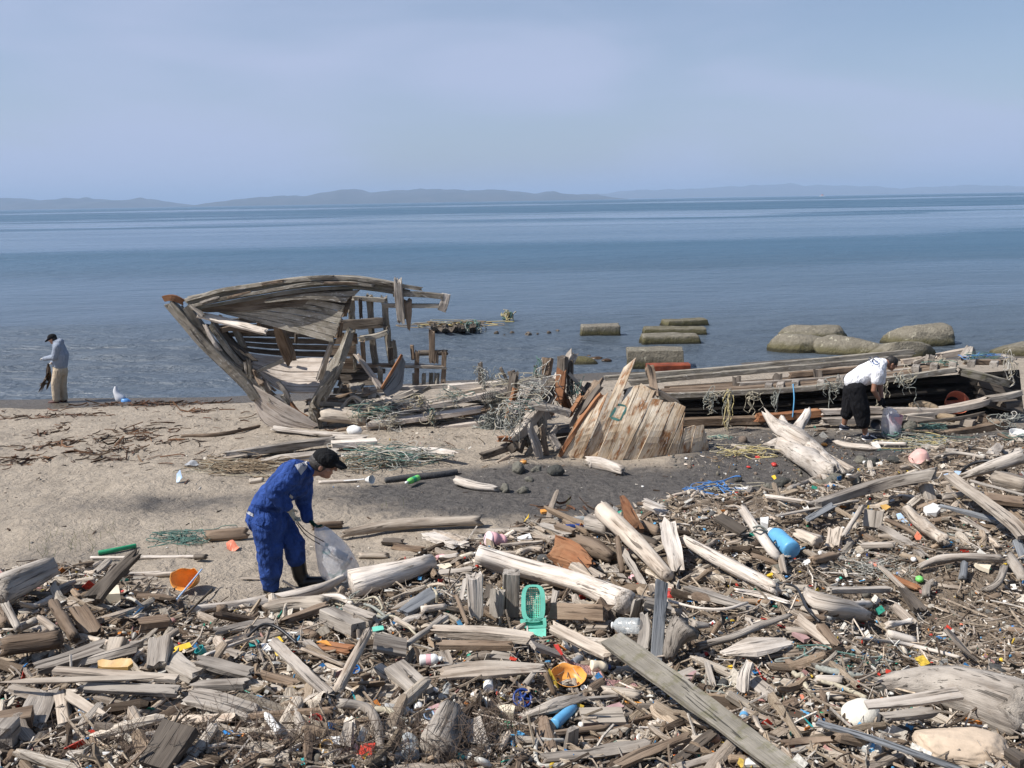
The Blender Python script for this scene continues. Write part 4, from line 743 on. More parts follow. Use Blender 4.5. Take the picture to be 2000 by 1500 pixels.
mb = MB(); loft(mb, dd_([(335, 370, .12), (430, 490, .14), (570, 660, .1)]), dd_([(450, 385, .5), (545, 500, .55), (690, 620, .35)]), 4, .04, 91, .015, .12, .03); mb.build('far_planking', WD, bow)
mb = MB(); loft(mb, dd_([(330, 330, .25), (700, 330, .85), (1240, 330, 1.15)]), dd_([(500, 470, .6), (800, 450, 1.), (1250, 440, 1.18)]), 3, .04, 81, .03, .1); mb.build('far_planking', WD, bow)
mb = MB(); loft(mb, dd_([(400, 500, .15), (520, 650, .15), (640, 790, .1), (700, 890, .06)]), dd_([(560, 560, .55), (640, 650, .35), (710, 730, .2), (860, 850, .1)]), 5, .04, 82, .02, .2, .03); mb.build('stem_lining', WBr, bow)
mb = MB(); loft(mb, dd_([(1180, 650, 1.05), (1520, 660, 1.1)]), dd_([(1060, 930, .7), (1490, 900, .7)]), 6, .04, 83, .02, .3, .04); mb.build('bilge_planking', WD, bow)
rnd = random.Random(12)
for k in range(12): x = rnd.uniform(590, 860); y = 640 + (x - 590) * .9 + rnd.uniform(-30, 60); bar('broken_rib', rnd.choice([WB, WBr, WG]), bow, [b0(x, y, rnd.uniform(-.05, .2)), b0(x + rnd.uniform(10, 60), y + rnd.uniform(30, 120), rnd.uniform(-.1, .1))], rnd.uniform(.05, .11), .06, rough=.35)
for k in range(12): x = rnd.uniform(1080, 1480); y = rnd.uniform(740, 900); bar('loose_board', rnd.choice([WB, WBr, WG, MW['slate'], MW['pale'], WD]), bow, [b0(x, y, rnd.uniform(.2, .6)), b0(x + rnd.uniform(-80, 80), y + rnd.uniform(30, 90), rnd.uniform(.0, .4))], rnd.uniform(.07, .24), .04, rough=.2)
for x0, y0, x1, y1, w in ((1265, 240, 1235, 330, .09), (1345, 200, 1350, 340, .07), (1215, 360, 1200, 470, .12), (1235, 250, 1215, 300, .1), (680, 350, 700, 420, .06), (930, 430, 925, 500, .05), (560, 330, 600, 400, .07), (440, 320, 420, 370, .08), (1360, 480, 1370, 640, .09), (1470, 650, 1480, 780, .1), (1540, 520, 1545, 620, .1)): bar('inner_rib', rnd.choice([WBr, WD, WB]), bow, [b0(x0, y0, .5), b0(x1, y1, .6)], w, .08, rough=.25)
for x0, y0, x1, y1, w in ((240, 250, 330, 330, .1), (1000, 74, 1180, 66, .06), (700, 120, 860, 92, .07), (1380, 86, 1560, 116, .07), (480, 205, 640, 168, .06), (1100, 108, 1340, 112, .06), (300, 240, 430, 200, .07)): bar('split_rail', rnd.choice([WB, WG, WBr]), bow, sh([(x0, y0), ((x0 + x1) / 2, (y0 + y1) / 2 - 3), (x1, y1)], -.09), w, .04, rough=.35)
# the side lying in the sand between bow and panel
mid = thing('hull_wreckage', 'low line of hull timbers hung with rope joining the bow to the tangled frames', 'shipwreck', (keel.x + 2.6, keel.y - .3, ground(keel.x + 2.6, keel.y)))
lm(830, 800, 'the low line of hull timbers')
bar('keelson_log', MW['tan'], mid, [b0(1075, 965, -.1), b0(1240, 975, -.15), b0(1410, 1010, -.25)], [.27, .30, .26], None, 'round', rough=.08)
def pl(name, m, pts, w, h, **kw): return bar(name, MW[m], mid, [P(x, y, YB + dy) for x, y, dy in pts], w, h, **kw)
pl('side_plank', 'hullpale', [(715, 828, -.35), (830, 815, -.3), (950, 797, -.2)], .28, .09, rough=.06)
pl('side_plank', 'hullpale', [(800, 800, .1), (880, 786, .1), (1000, 760, .1)], [.1, .16, .15], .1, rough=.08)
pl('side_plank', 'pale', [(870, 757, .6), (940, 752, .6), (1010, 748, .6)], .13, .12, rough=.06)
pl('side_plank', 'hullpale', [(690, 815, .2), (800, 795, .25), (905, 778, .3)], .12, .1, rough=.15)
pl('side_plank', 'hullpale', [(820, 842, -.45), (940, 826, -.4), (1010, 815, -.35)], .15, .08, rough=.08)
pl('side_plank', 'tan', [(790, 853, -.5), (900, 856, -.55), (990, 842, -.5)], [.10, .16, .12], .07, rough=.08)
pl('side_plank', 'hullpale', [(990, 800, -.1), (1040, 795, -.1)], .28, .08)
pl('side_plank', 'brown', [(900, 812, .0), (1010, 790, .1)], .2, .06)
pl('rib_end', 'brown', [(1012, 758, .2), (997, 722, .25)], .16, .1, rough=.2)
pl('rib_end', 'dark', [(992, 748, .2), (977, 717, .2)], .06, .06, rough=.25)
pl('rib_end', 'grey', [(940, 752, .4), (938, 706, .4)], [.12, .10], .1, rough=.2)
pl('rib_end', 'dark', [(1047, 740, .3), (1046, 712, .3)], .08, .08, rough=.25)
pl('inner_plank', 'grey', [(700, 805, .7), (800, 792, .8), (900, 775, .8)], .4, .06)
pl('loose_strut', 'grey', [(750, 778, .3), (800, 790, .2), (845, 796, .1)], .07, .06)
pl('loose_strut', 'tan', [(662, 803, .1), (690, 775, .1), (720, 795, .0)], .06, .06)
pl('loose_strut', 'tan', [(705, 808, -.1), (730, 785, .0)], .1, .06)

rnd = random.Random(31)
for k in range(46):
    x = rnd.uniform(640, 1000); y = rnd.uniform(772, 848) - (x - 640) * .02; l_ = rnd.uniform(25, 85); sl_ = rnd.gauss(-.12, .16); dy = (812 - y) * .014
    pl('broken_timber', rnd.choice(['hullpale', 'grey', 'brown', 'dark', 'boat', 'tan', 'boat', 'brown']), [(x - l_, y - l_ * sl_, dy + rnd.uniform(-.1, .1)), (x + l_, y + l_ * sl_, dy + rnd.uniform(-.1, .1))], rnd.uniform(.05, .17), rnd.uniform(.04, .1), rough=.3)
# tangled frames
def G(x, y, dy=0): return P(x, y, YT + dy)
tb = hit(1045, 895); YT = tb.y
tan_ = thing('frame_wreckage', 'upright tangle of broken boat frames beside the painted hull panel', 'shipwreck', (tb.x, tb.y, tb.z)); lm(1080, 760, 'the upright tangle of frames')
for nm, m, pts, w, h, kw in (
    ('diagonal_timber', 'grey', [(1124, 684, 1.1), (1060, 790, .6), (1018, 840, .3), (996, 866, .15)], [.13, .17, .20, .13], .16, dict(rough=.3)),
    ('iron_plank', 'rust', [(1097, 716, .75), (1094, 755, .65), (1090, 792, .55)], [.16, .18, .13], .06, dict(rough=.12)),
    ('frame_head', 'dark', [(1101, 692, .85), (1098, 722, .8), (1096, 745, .75)], [.17, .2, .12], .18, dict(rough=.3)),
    ('frame_head', 'brown', [(1070, 696, 1.1), (1067, 735, 1.0)], [.19, .13], .15, dict(rough=.1)),
    ('cross_beam', 'grey', [(1032, 792, .25), (1075, 797, .25), (1113, 807, .25)], [.14, .18, .20], .1, dict(ends='cut', rough=.1)),
    ('paddle_board', 'grey', [(1035, 826, .1), (1038, 845, .08), (1048, 870, .03), (1054, 898, .0)], [.04, .17, .21, .19], .05, dict(ends='cut', rough=.04)),
    ('leaning_board', 'brown', [(1056, 830, .25), (1069, 892, .15)], .09, .06, {}),
    ('low_timber', 'dark', [(936, 893, .0), (970, 882, .1), (1000, 868, .2)], [.08, .12, .12], .12, dict(rough=.2)),
    ('low_timber', 'tan', [(962, 909, -.1), (1000, 888, .0)], .06, .05, {}),
    ('strut', 'grey', [(1109, 727, .8), (1146, 768, .9)], .06, .06, {}),
    ('frame_foot', 'dark', [(1000, 865, .15), (1010, 880, .1)], .2, .15, dict(rough=.3)), ('frame_foot', 'dark', [(1022, 855, .2), (1012, 885, .1)], .12, .12, dict(rough=.3)),
    ('frame_timber', 'dark', [(1090, 740, .85), (1070, 765, .7), (1055, 785, .6)], .22, .15, dict(rough=.3)), ('frame_timber', 'dark', [(1115, 700, .95), (1112, 780, .8)], .10, .1, dict(rough=.2)),
    ('floor_plank', 'dark', [(1058, 845, .9), (1120, 838, .9)], .6, .06, {}), ('floor_plank', 'brown', [(1075, 868, .7), (1115, 858, .7)], .25, .08, {}),
    ('edge_plank', 'brown', [(1172, 738, 1.0), (1145, 785, .6), (1113, 840, .2)], [.14, .18, .1], .07, dict(rough=.15)), ('edge_plank', 'dark', [(1158, 745, 1.0), (1128, 800, .7)], .2, .05, dict(rough=.2)),
    ('edge_plank', 'rust', [(1137, 770, .6), (1110, 815, .3)], .08, .05, {})):
    bar(nm, MW[m], tan_, [G(*p) for p in pts], w, h, **kw)

rnd = random.Random(5)
for k in range(22):
    x = rnd.uniform(990, 1110); y = rnd.uniform(745, 868); dy = (870 - y) * .008 + rnd.uniform(0, .2); l_ = rnd.uniform(14, 42); a_ = rnd.choice([1.1, 1.3, 1.9, .5, 2.2, 1.5, .1]) + rnd.uniform(-.2, .2)
    bar('broken_frame', MW[rnd.choice(['dark', 'dark', 'brown', 'boat', 'grey', 'rust', 'boat'])], tan_, [G(x - l_ * math.cos(a_), y + l_ * math.sin(a_), dy), G(x + l_ * math.cos(a_), y - l_ * math.sin(a_), dy + .15)], rnd.uniform(.06, .15), .08, rough=.3)
# hull panel with its planks still together
pb = hit(1230, 898); YP = pb.y
pan = thing('hull_wreckage', 'fan-shaped hull panel of peeling cream planks with rust streaks standing in sand', 'hull panel', (pb.x, pb.y, pb.z)); lm(1240, 820, 'the painted hull panel')
def PP(x, y):
    px, py = cv(W2, x, y)
    lean = max(0, (985 - y)) * .00115; hh = max(0, min(1, (985 - y) / 480))
    return P(px, py, YP + lean - .22 * math.sin(math.pi * hh ** .8) + .0000011 * (x - 1200) ** 2)
mb = MB()
str_ = [((780, 985), (878, 1000), (985, 630), (1068, 590)), ((872, 1000), (952, 1000), (1068, 600), (1125, 560)), ((950, 1000), (1040, 1005), (1228, 395), (1312, 325)), ((1038, 1005), (1124, 1005), (1255, 520), (1335, 500)),
        ((1122, 1005), (1210, 1010), (1340, 488), (1425, 560)), ((1208, 1010), (1300, 1012), (1425, 575), (1492, 590)), ((1298, 1012), (1390, 1012), (1490, 600), (1560, 608)), ((1388, 1012), (1475, 1015), (1560, 612), (1632, 650)),
        ((1473, 1015), (1560, 1012), (1632, 672), (1615, 770)), ((1558, 1012), (1640, 1005), (1620, 790), (1690, 760)), ((1638, 1005), (1710, 998), (1690, 765), (1745, 752)), ((1708, 998), (1775, 970), (1740, 770), (1772, 880))]
for k, (a, b_, c_, d_) in enumerate(str_):
    loft(mb, [PP(*a), PP((a[0] + c_[0]) / 2, (a[1] + c_[1]) / 2), PP(*c_)], [PP(*b_), PP((b_[0] + d_[0]) / 2, (b_[1] + d_[1]) / 2), PP(*d_)], 1, .05, 40 + k, .004, .08, .008, seg=10)
mb.build('planking', MW['panel'], pan)
bar('edge_timber', MW['rust'], pan, [PP(800, 990), PP(900, 820), PP(1010, 650), PP(1090, 560)], [.05, .07, .09, .06], .08, rough=.2)
bar('edge_timber', MW['dark'], pan, [PP(940, 720), PP(1010, 600), PP(1085, 500)], [.04, .13, .10], .07, rough=.25)
bar('back_rib', MW['brown'], pan, [PP(1395, 380) + V(0, .12, 0), PP(1420, 480) + V(0, .1, 0), PP(1440, 600) + V(0, .1, 0)], [.14, .12, .1], .1, rough=.3)
bar('back_rib', MW['dark'], pan, [PP(1220, 560) + V(0, .1, 0), PP(1400, 540) + V(0, .1, 0), PP(1600, 640) + V(0, .1, 0)], .12, .08)
bar('sill', MW['rust'], pan, [PP(790, 1010), PP(960, 1020)], .10, .08, rough=.15)
bar('sill', MW['rust'], pan, [PP(1690, 985), PP(1800, 945)], .13, .06, rough=.2)
m_pat = plain('patch_green', (.055, .15, .13), .7, .25, .4)
mb = MB()
for a, b_ in (((1180, 632), (1245, 645)), ((1245, 645), (1200, 735)), ((1200, 735), (1135, 715)), ((1135, 715), (1180, 632))):
    stick(mb, [PP(*a) + V(0, -.03, .0), PP((a[0] + b_[0]) / 2 + 5, (a[1] + b_[1]) / 2) + V(0, -.03, 0), PP(*b_) + V(0, -.03, 0)], [.03, .045, .025], .012, 'rect', int(a[0]), .4, 'broken', up=(0, -1, .3))
mb.build('green_patch', m_pat, pan)

# the long upper side lying on its edge to the other end of the beach
sb = hit(1500, 838); YS = sb.y
SHADE_W = wood_mat('shade_dark_wood', (.008, .007, .006), (.018, .016, .014), (.035, .03, .026), (.02, .012, .008), .3)  # near-black wood: shade of the hollow under the deck put into its colour
side = thing('deck_wreckage', 'long overturned boat side with a dark hollow beneath its deck edge', 'shipwreck', (sb.x, sb.y, sb.z)); lm(1550, 750, 'the long overturned boat side')
def T(x, y, dy=0): return P(x, y, YS + dy)
def ds(name, m, pts, w, h=None, **kw): return bar(name, MW[m], side, [T(*p) for p in pts], w, h, **kw)
ds('gunwale', 'boat', [(1178, 739, 1.5), (1400, 722, 1.5), (1600, 704, 1.5), (1790, 686, 1.5)], [.08, .10, .10, .06], .1, rough=.12)
ds('rail', 'boat', [(1225, 748, 1.35), (1400, 731, 1.35), (1600, 714, 1.35), (1786, 697, 1.35)], [.12, .14, .13, .06], .1, rough=.12)
ds('deck_edge', 'boat', [(1282, 774, .35), (1400, 769, .35), (1560, 760, .35), (1650, 751, .35), (1760, 738, .35), (1872, 721, .4)], [.08, .09, .1, .09, .09, .08], .10, rough=.15)
ds('deck_stringer', 'grey', [(1440, 752, .9), (1560, 745, .9), (1655, 737, .9), (1790, 722, .9)], .10, .1, rough=.15)
ds('deck_stringer', 'brown', [(1540, 733, 1.2), (1600, 727, 1.2), (1700, 718, 1.2)], .09, .1, rough=.2)
mb = MB(); loft(mb, [T(1290, 757, 1.4), T(1500, 742, 1.4), T(1700, 722, 1.4), T(1870, 705, 1.4)], [T(1285, 770, .4), T(1450, 764, .4), T(1650, 748, .4), T(1868, 718, .4)], 6, .05, 61, .02, .2); mb.build('deck_planking', MW['brown'], side)
mb = MB(); loft(mb, [T(1285, 772, 1.3), T(1500, 764, 1.3), T(1700, 745, 1.3), T(1990, 722, 1.3)], [T(1285, 842, 1.), T(1500, 842, 1.), T(1700, 830, 1.), T(2000, 818, 1.)], 1, .05, 65, 0, 0); mb.build('shade_backing', SHADE_W, side)  # sheet behind the inner planks, coloured near-black as the hollow's shade
mb = MB(); loft(mb, [T(1285, 778, .95), T(1500, 768, .95), T(1700, 748, .95), T(1990, 725, .95)], [T(1290, 838, .75), T(1500, 838, .75), T(1700, 826, .75), T(2000, 815, .75)], 5, .05, 62, .03, .25, .05); mb.build('inner_planking', SHADE_W, side)
for x, y in ((1438, 747), (1518, 742), (1596, 734)): ds('frame_head', 'dark', [(x, y - 10, 1.1), (x + 2, y + 14, .9)], [.17, .15], .14, rough=.25)
for x, y in ((1500, 757), (1523, 755), (1552, 752), (1602, 750), (1640, 743), (1787, 722), (1823, 718), (1860, 714), (1896, 712), (1940, 714)): ds('beam_end', 'grey', [(x, y, .42), (x + 3, y - 5, .9)], .13, .11, ends='cut', rough=.06)
ds('end_knee', 'mossy', [(1868, 724, .4), (1920, 736, .3), (1980, 752, .25)], [.2, .24, .1], .14, rough=.15); ds('end_knee', 'grey', [(1780, 694 + 16, 1.2), (1812, 699, 1.2)], .10, .08, rough=.2)
ds('top_plank', 'tan', [(1756, 707, 1.25), (1808, 700, 1.25)], .12, .09); ds('top_plank', 'tan', [(1826, 697, 1.3), (1892, 685, 1.3)], [.10, .14], .12); ds('post_head', 'grey', [(1884, 704, 1.1), (1890, 692, 1.15), (1898, 678, 1.2)], [.26, .24, .14], .15, rough=.25)
ds('post_head', 'grey', [(1812, 712, 1.1), (1818, 692, 1.1)], [.2, .12], .14, rough=.3); ds('torn_sheet', 'grey', [(1945, 694, 1.1), (1968, 696, 1.1), (1982, 706, 1.0)], [.14, .3, .28], .04, rough=.3); ds('top_plank', 'brown', [(1880, 707, 1.1), (1965, 708, 1.1)], .08, .1)
ds('base_timber', 'hullpale', [(1690, 800, .1), (1820, 803, .05), (1900, 790, .05), (1935, 780, .05)], [.12, .17, .24, .18], .12, rough=.1); ds('base_timber', 'grey', [(1925, 780, .05), (1960, 775, .05), (2000, 766, .05)], [.16, .16, .05], .1, rough=.08)
ds('base_timber', 'hullpale', [(1600, 804, .1), (1700, 803, .1), (1830, 802, .1)], [.13, .1, .05], .1, rough=.2); ds('base_timber', 'rust', [(1470, 816, .15), (1540, 812, .15), (1606, 805, .15)], .17, .14, rough=.12); ds('base_timber', 'grey', [(1598, 822, .0), (1720, 818, 0), (1830, 808, 0)], .2, .12)
ds('base_timber', 'tan', [(1755, 812, .0), (1826, 820, .0)], .22, .1); ds('sill_timber', 'brown', [(1784, 850, -.45), (1870, 845, -.4), (1975, 826, -.3)], [.14, .16, .12], .14, rough=.2); ds('sill_timber', 'dark', [(1790, 826, -.3), (1880, 815, -.25), (1925, 806, -.2)], .05, .05)
ds('sill_timber', 'brown', [(1300, 826, .3), (1400, 822, .3), (1500, 820, .3)], .2, .14, rough=.2); ds('sill_block', 'tan', [(1878, 822, -.15), (1902, 828, -.3)], .18, .14, ends='cut'); ds('sill_block', 'brown', [(1910, 815, -.1), (1930, 820, -.2)], .16, .14, ends='cut'); ds('sill_block', 'dark', [(1950, 790, .2), (1990, 785, .2)], .35, .1)
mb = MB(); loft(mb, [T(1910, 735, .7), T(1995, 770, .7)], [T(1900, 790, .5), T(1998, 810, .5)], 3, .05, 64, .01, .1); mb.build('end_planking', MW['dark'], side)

# concrete blocks standing in the shallows
def conc(name, col, green):
    m, nt, b = mat(name); tcn = N(nt, 'ShaderNodeTexCoord'); geo = N(nt, 'ShaderNodeNewGeometry'); sx = N(nt, 'ShaderNodeSeparateXYZ'); L(nt, geo.outputs['Position'], sx.inputs[0])
    o = tcn.outputs['Object']; a = nz(nt, o, 3., 6, .7, .3); b2 = nz(nt, o, 14., 5, .7); sp = nz(nt, o, 5.5, 3, .6, .8)
    c = mixc(nt, mr(nt, a, .3, .7), tuple(x * .7 for x in col), col)
    c = mixc(nt, mr(nt, b2, .5, .75, 0, .5), c, tuple(x * .45 for x in col))
    c = mixc(nt, mr(nt, sp, .62, .70, 0, .75), c, (.50, .47, .36))
    lv = mr(nt, math2(nt, 'ADD', sx.outputs['Z'], math2(nt, 'MULTIPLY', a, .25)), .25, .5, 1, 0)
    c = mixc(nt, math2(nt, 'MULTIPLY', lv, green), c, (.085, .075, .025))
    c = mixc(nt, mr(nt, math2(nt, 'ADD', sx.outputs['Z'], math2(nt, 'MULTIPLY', a, .12)), .10, .20, .85 * min(1, green * 2), 0), c, (.025, .023, .014))
    L(nt, c, b.inputs['Base Color']); b.inputs['Roughness'].default_value = .9; b.inputs['Specular IOR Level'].default_value = .2
    bump(nt, b, math2(nt, 'ADD', a, b2), 1., .07); return m
m_conc = conc('concrete', (.26, .235, .19), .85); m_stone = conc('weathered_stone', (.25, .225, .175), .75)
def boulder(label, x0, x1, ytop, ybase, dep, seed, m=None, p=3.2, flat=.9, yaw=0., name='boulder', cat='boulder', grp='boulders at the water edge', ck=(.70, .86), at=None):
    """a weathered rounded mass: a blunt ellipsoid cut by a few flat faces and roughened"""
    c = onz((x0 + x1) / 2, ybase - 4, 0.); s = mpp(c); w = (x1 - x0) * s; dd = CAM - c; el = math.atan2(dd.z, math.hypot(dd.x, dd.y))
    h = max(.2, ((ybase - ytop) * s - dep * .55 * math.sin(el)) / math.cos(el)) * flat
    if at: c, w, h = at
    bm = bmesh.new(); bmesh.ops.create_icosphere(bm, subdivisions=5, radius=1); rnd = random.Random(seed)
    cuts = [(Vector((rnd.gauss(0, 1), rnd.gauss(0, 1), abs(rnd.gauss(0, .7)))).normalized(), rnd.uniform(*ck)) for _ in range(7)]
    for v in bm.verts:
        d = v.co; r = (abs(d.x) ** p + abs(d.y) ** p + abs(d.z) ** p) ** (-1 / p); q = d * r * (1 + .13 * noise.noise(d * 1.5 + Vector((seed * 3.3, 0, 0))))
        for n_, k in cuts:
            e = q.dot(n_) - k
            if e > 0: q = q - n_ * e * .8
        q = q * (1 + .035 * noise.noise(d * 5 + Vector((0, seed * 2.2, 0))) + .018 * noise.noise(d * 14 + Vector((0, 0, seed * 2.2))))
        v.co = Vector((q.x * w * .53, q.y * dep * .6, q.z * h * (1. if q.z > 0 else .6)))
    for f in bm.faces: f.smooth = True
    me = bpy.data.meshes.new(name); bm.to_mesh(me); bm.free(); me.materials.append(m or m_stone); o = bpy.data.objects.new(name, me); COL.objects.link(o); o.location = c + Vector((0, dep * .5, 0)); o.rotation_euler = (0, 0, yaw)
    return tag(o, label, cat, grp)
def block(name, label, cat, x0, x1, ytop, ybase, dep, m, rnd_=.35, grp=None, yaw=0., z=0., topw=.8, seed=1, thick=None):
    """a rounded rectangular block: seen width x0..x1, base row ybase standing at height z"""
    c = onz((x0 + x1) / 2, ybase, z); s = mpp(c); w = (x1 - x0) * s
    dd = CAM - c; el = math.atan2(dd.z, math.hypot(dd.x, dd.y)); hfull = (ybase - ytop) * s
    h = thick or max(.25, (hfull - dep * math.sin(el)) / math.cos(el)) + .0
    bm = bmesh.new(); bmesh.ops.create_cube(bm, size=1)
    for v in bm.verts:
        t = topw if v.co.z > 0 else 1.; v.co = Vector((v.co.x * w * t, v.co.y * dep * t, v.co.z * (h + .3)))
    bmesh.ops.bevel(bm, geom=list(bm.edges), offset=min(h, dep, w) * rnd_ * .5, segments=3, affect='EDGES', profile=.6)
    bmesh.ops.subdivide_edges(bm, edges=[e for e in bm.edges if e.calc_length() > .12], cuts=4, use_grid_fill=True)
    for v in bm.verts:
        n_ = noise.fractal(v.co * 1.8 + Vector((seed * 5, 0, 0)), 1, 2, 4)
        v.co += v.normal * .0 + v.co.normalized() * n_ * .05 * min(1, w)
    for f in bm.faces: f.smooth = rnd_ > .15
    me = bpy.data.meshes.new(name); bm.to_mesh(me); bm.free(); me.materials.append(m)
    o = bpy.data.objects.new(name, me); COL.objects.link(o); o.location = c + Vector((0, dep * .4, (h + .3) / 2 - .3)); o.rotation_euler = (0, 0, yaw)
    return tag(o, label, cat, grp)
GB = 'concrete blocks lying in the shallows'
block('concrete_block', 'single pillow-shaped block standing alone in the shallows', 'block', 1133, 1215, 630, 657, .8, m_conc, .3, GB, seed=1, topw=.92)
block('concrete_block', 'farthest thin slab poking out of the sea behind two others', 'block', 1290, 1392, 616, 638, .9, m_conc, .2, GB, seed=2, topw=.8, thick=.24, yaw=.25)
block('concrete_block', 'flat slab in the middle of three blocks in the sea', 'block', 1256, 1386, 631, 655, .9, m_conc, .25, GB, seed=3, thick=.24, topw=.92, yaw=-.1)
block('concrete_block', 'rounded pale-topped slab at the front of three blocks in the sea', 'block', 1250, 1374, 646, 673, .9, m_conc, .5, GB, seed=4, thick=.30, topw=.88)
block('concrete_block', 'sharp-edged square grey block standing behind the painted hull panel', 'block', 1226, 1336, 676, 722, .7, m_stone, .06, GB, seed=5, topw=.97, yaw=-.1)
boulder('rear boulder of the pair at the outer end of the stone cluster', 1533, 1670, 636, 672, 1.3, 6, flat=.9)
boulder('low dark boulder in front of the outer pair in the stone cluster', 1515, 1630, 653, 692, 1.1, 7)
boulder('rounded boulder in the middle of the stone cluster', 1612, 1752, 654, 700, 1.2, 8)
boulder('speckled boulder just behind the man in the white shirt', 1700, 1834, 662, 708, 1.1, 9)
boulder('largest boulder with lichen streaks at the back of the stone cluster', 1736, 1888, 632, 680, 1.3, 10, p=3.4)
boulder('boulder with pale lichen behind the far end of the overturned boat side', 1956, 2070, 668, 704, 1.0, 15)
boulder('low smooth boulder half hidden behind the broken frames', 1118, 1168, 702, 717, .7, 12, m_conc)
mrust = plain('rusted_steel', (.20, .045, .018), .85, .35, .3, 6., .6)
c = P(1305, 724, YS + 1.9)
mb = MB(); stick(mb, [P(1263, 726, YS + 1.9), P(1346, 724, YS + 1.9)], .30, .32, 'rect', 3, .03, 'cut'); o = mb.build('rusted_tank', mrust); tag(o, 'rust-red steel box section behind the overturned boat side', 'steel box')
c0_ = hit(1305, 700)
# rocks on the beach
m_rock = conc('beach_rock', (.22, .21, .175), .0); m_rock2 = conc('dark_rock', (.10, .10, .09), .0)
def rock(Rg, x, y, w, hgt, label, m=None, name='stone', cat='stone', seed=None, grp='stones on the beach', lift=0.):
    px, py = cv(Rg, x, y); p = hit(px, py, lift); s = mpp(p) / Rg[2]; NSEED[0] += 1; sd_ = seed or NSEED[0]
    bm = bmesh.new(); bmesh.ops.create_icosphere(bm, subdivisions=3, radius=.5)
    for v in bm.verts:
        n_ = 1 + .35 * noise.noise(v.co * 2.2 + Vector((sd_ * 3.1, 0, 0))) + .12 * noise.noise(v.co * 6 + Vector((0, sd_ * 3.1, 0)))
        q = v.co * n_
        for k in range(5):                                # a few cleaved faces
            a = noise.random_unit_vector() if False else Vector((math.sin(sd_ * 1.7 + k * 2.3), math.cos(sd_ * 2.9 + k * 1.9), math.sin(sd_ + k * 4.1))).normalized()
            dd = q.dot(a) - .40
            if dd > 0: q -= a * dd * .85
        v.co = Vector((q.x * w * s * 1.1, q.y * w * s * .8, q.z * hgt * s * 1.5))
    me = bpy.data.meshes.new(name); bm.to_mesh(me); bm.free(); me.materials.append(m or m_rock)
    for f in me.polygons: f.use_smooth = True
    o = bpy.data.objects.new(name, me); COL.objects.link(o); o.location = p + Vector((0, 0, hgt * s * .35)); o.rotation_euler = (0, 0, sd_ * 1.3)
    if label: tag(o, label, cat, grp)
    else:
        tag(o, None, cat, grp); PLACED.append((px, py, o, ('small ' if w / Rg[2] < 24 else '') + ('dark' if m is m_rock2 else 'grey') + ' stone', None))
    return o
# ------------------------------------------------------------------ people
def capsule(bm, a, b, ra, rb, sx=1., seg=14):
    """tapered capsule from a to b; sx widens it along the body's side axis (world Y here)"""
    a = Vector(a); b = Vector(b); d = b - a; ln = max(d.length, 1e-4); z = d / ln
    x = z.cross(Vector((0, 1, 0)));
    if x.length < .05: x = z.cross(Vector((1, 0, 0)))
    x.normalize(); y = z.cross(x)
    rings = []
    for k in range(5): t = -math.pi / 2 + (math.pi / 2) * k / 4; rings.append((a + z * (ra * math.sin(t)), max(1e-4, ra * math.cos(t))))
    for k in range(5): t = (math.pi / 2) * k / 4; rings.append((b + z * (rb * math.sin(t)), max(1e-4, rb * math.cos(t))))
    vs = [[bm.verts.new(c + (x * math.cos(2 * math.pi * j / seg) + y * (math.sin(2 * math.pi * j / seg) * sx)) * r) for j in range(seg)] for c, r in rings]
    for i in range(len(vs) - 1):
        for j in range(seg): bm.faces.new((vs[i][j], vs[i][(j + 1) % seg], vs[i + 1][(j + 1) % seg], vs[i + 1][j]))
    bm.faces.new(vs[0][::-1]); bm.faces.new(vs[-1])
def ellip(bm, c, r, ax=None, rot=0.):
    m_ = Matrix.Translation(Vector(c)) @ Matrix.Rotation(rot, 4, 'Y') @ Matrix.Diagonal((*r, 1))
    bmesh.ops.create_uvsphere(bm, u_segments=18, v_segments=12, radius=1, matrix=m_)
def fuse(name, fill, voxel, m, parent, smooth=3, wrinkle=0., wscale=9., seed=0, stretch=(1, 1, 1)):
    """fill(bm) draws overlapping volumes; they are fused into one continuous skin"""
    bm = bmesh.new(); fill(bm); bmesh.ops.recalc_face_normals(bm, faces=bm.faces)
    me = bpy.data.meshes.new(name); bm.to_mesh(me); bm.free()
    o = bpy.data.objects.new(name, me); COL.objects.link(o)
    r = o.modifiers.new('r', 'REMESH'); r.mode = 'VOXEL'; r.voxel_size = voxel; r.adaptivity = 0
    s_ = o.modifiers.new('s', 'SMOOTH'); s_.iterations = smooth; s_.factor = .5
    dg = bpy.context.evaluated_depsgraph_get(); dg.update()
    me2 = bpy.data.meshes.new_from_object(o.evaluated_get(dg)); o.modifiers.clear(); o.data = me2; bpy.data.meshes.remove(me); me2.name = name
    if wrinkle:
        ns = [v.normal.copy() for v in me2.vertices]
        for v, n_ in zip(me2.vertices, ns):
            p = Vector((v.co.x * stretch[0], v.co.y * stretch[1], v.co.z * stretch[2])) * wscale + Vector((seed * 9.1, 0, 0))
            w_ = noise.noise(p); w2 = 1 - abs(noise.noise(p * 1.9 + Vector((3, 1, 7)))) * 2
            v.co += n_ * wrinkle * (w_ + .6 * w2)
    org = Vector(parent.location)
    for v in me2.vertices: v.co -= org
    me2.materials.clear(); me2.materials.append(m)
    for f in me2.polygons: f.use_smooth = True
    me2.update(); o.parent = parent; return o
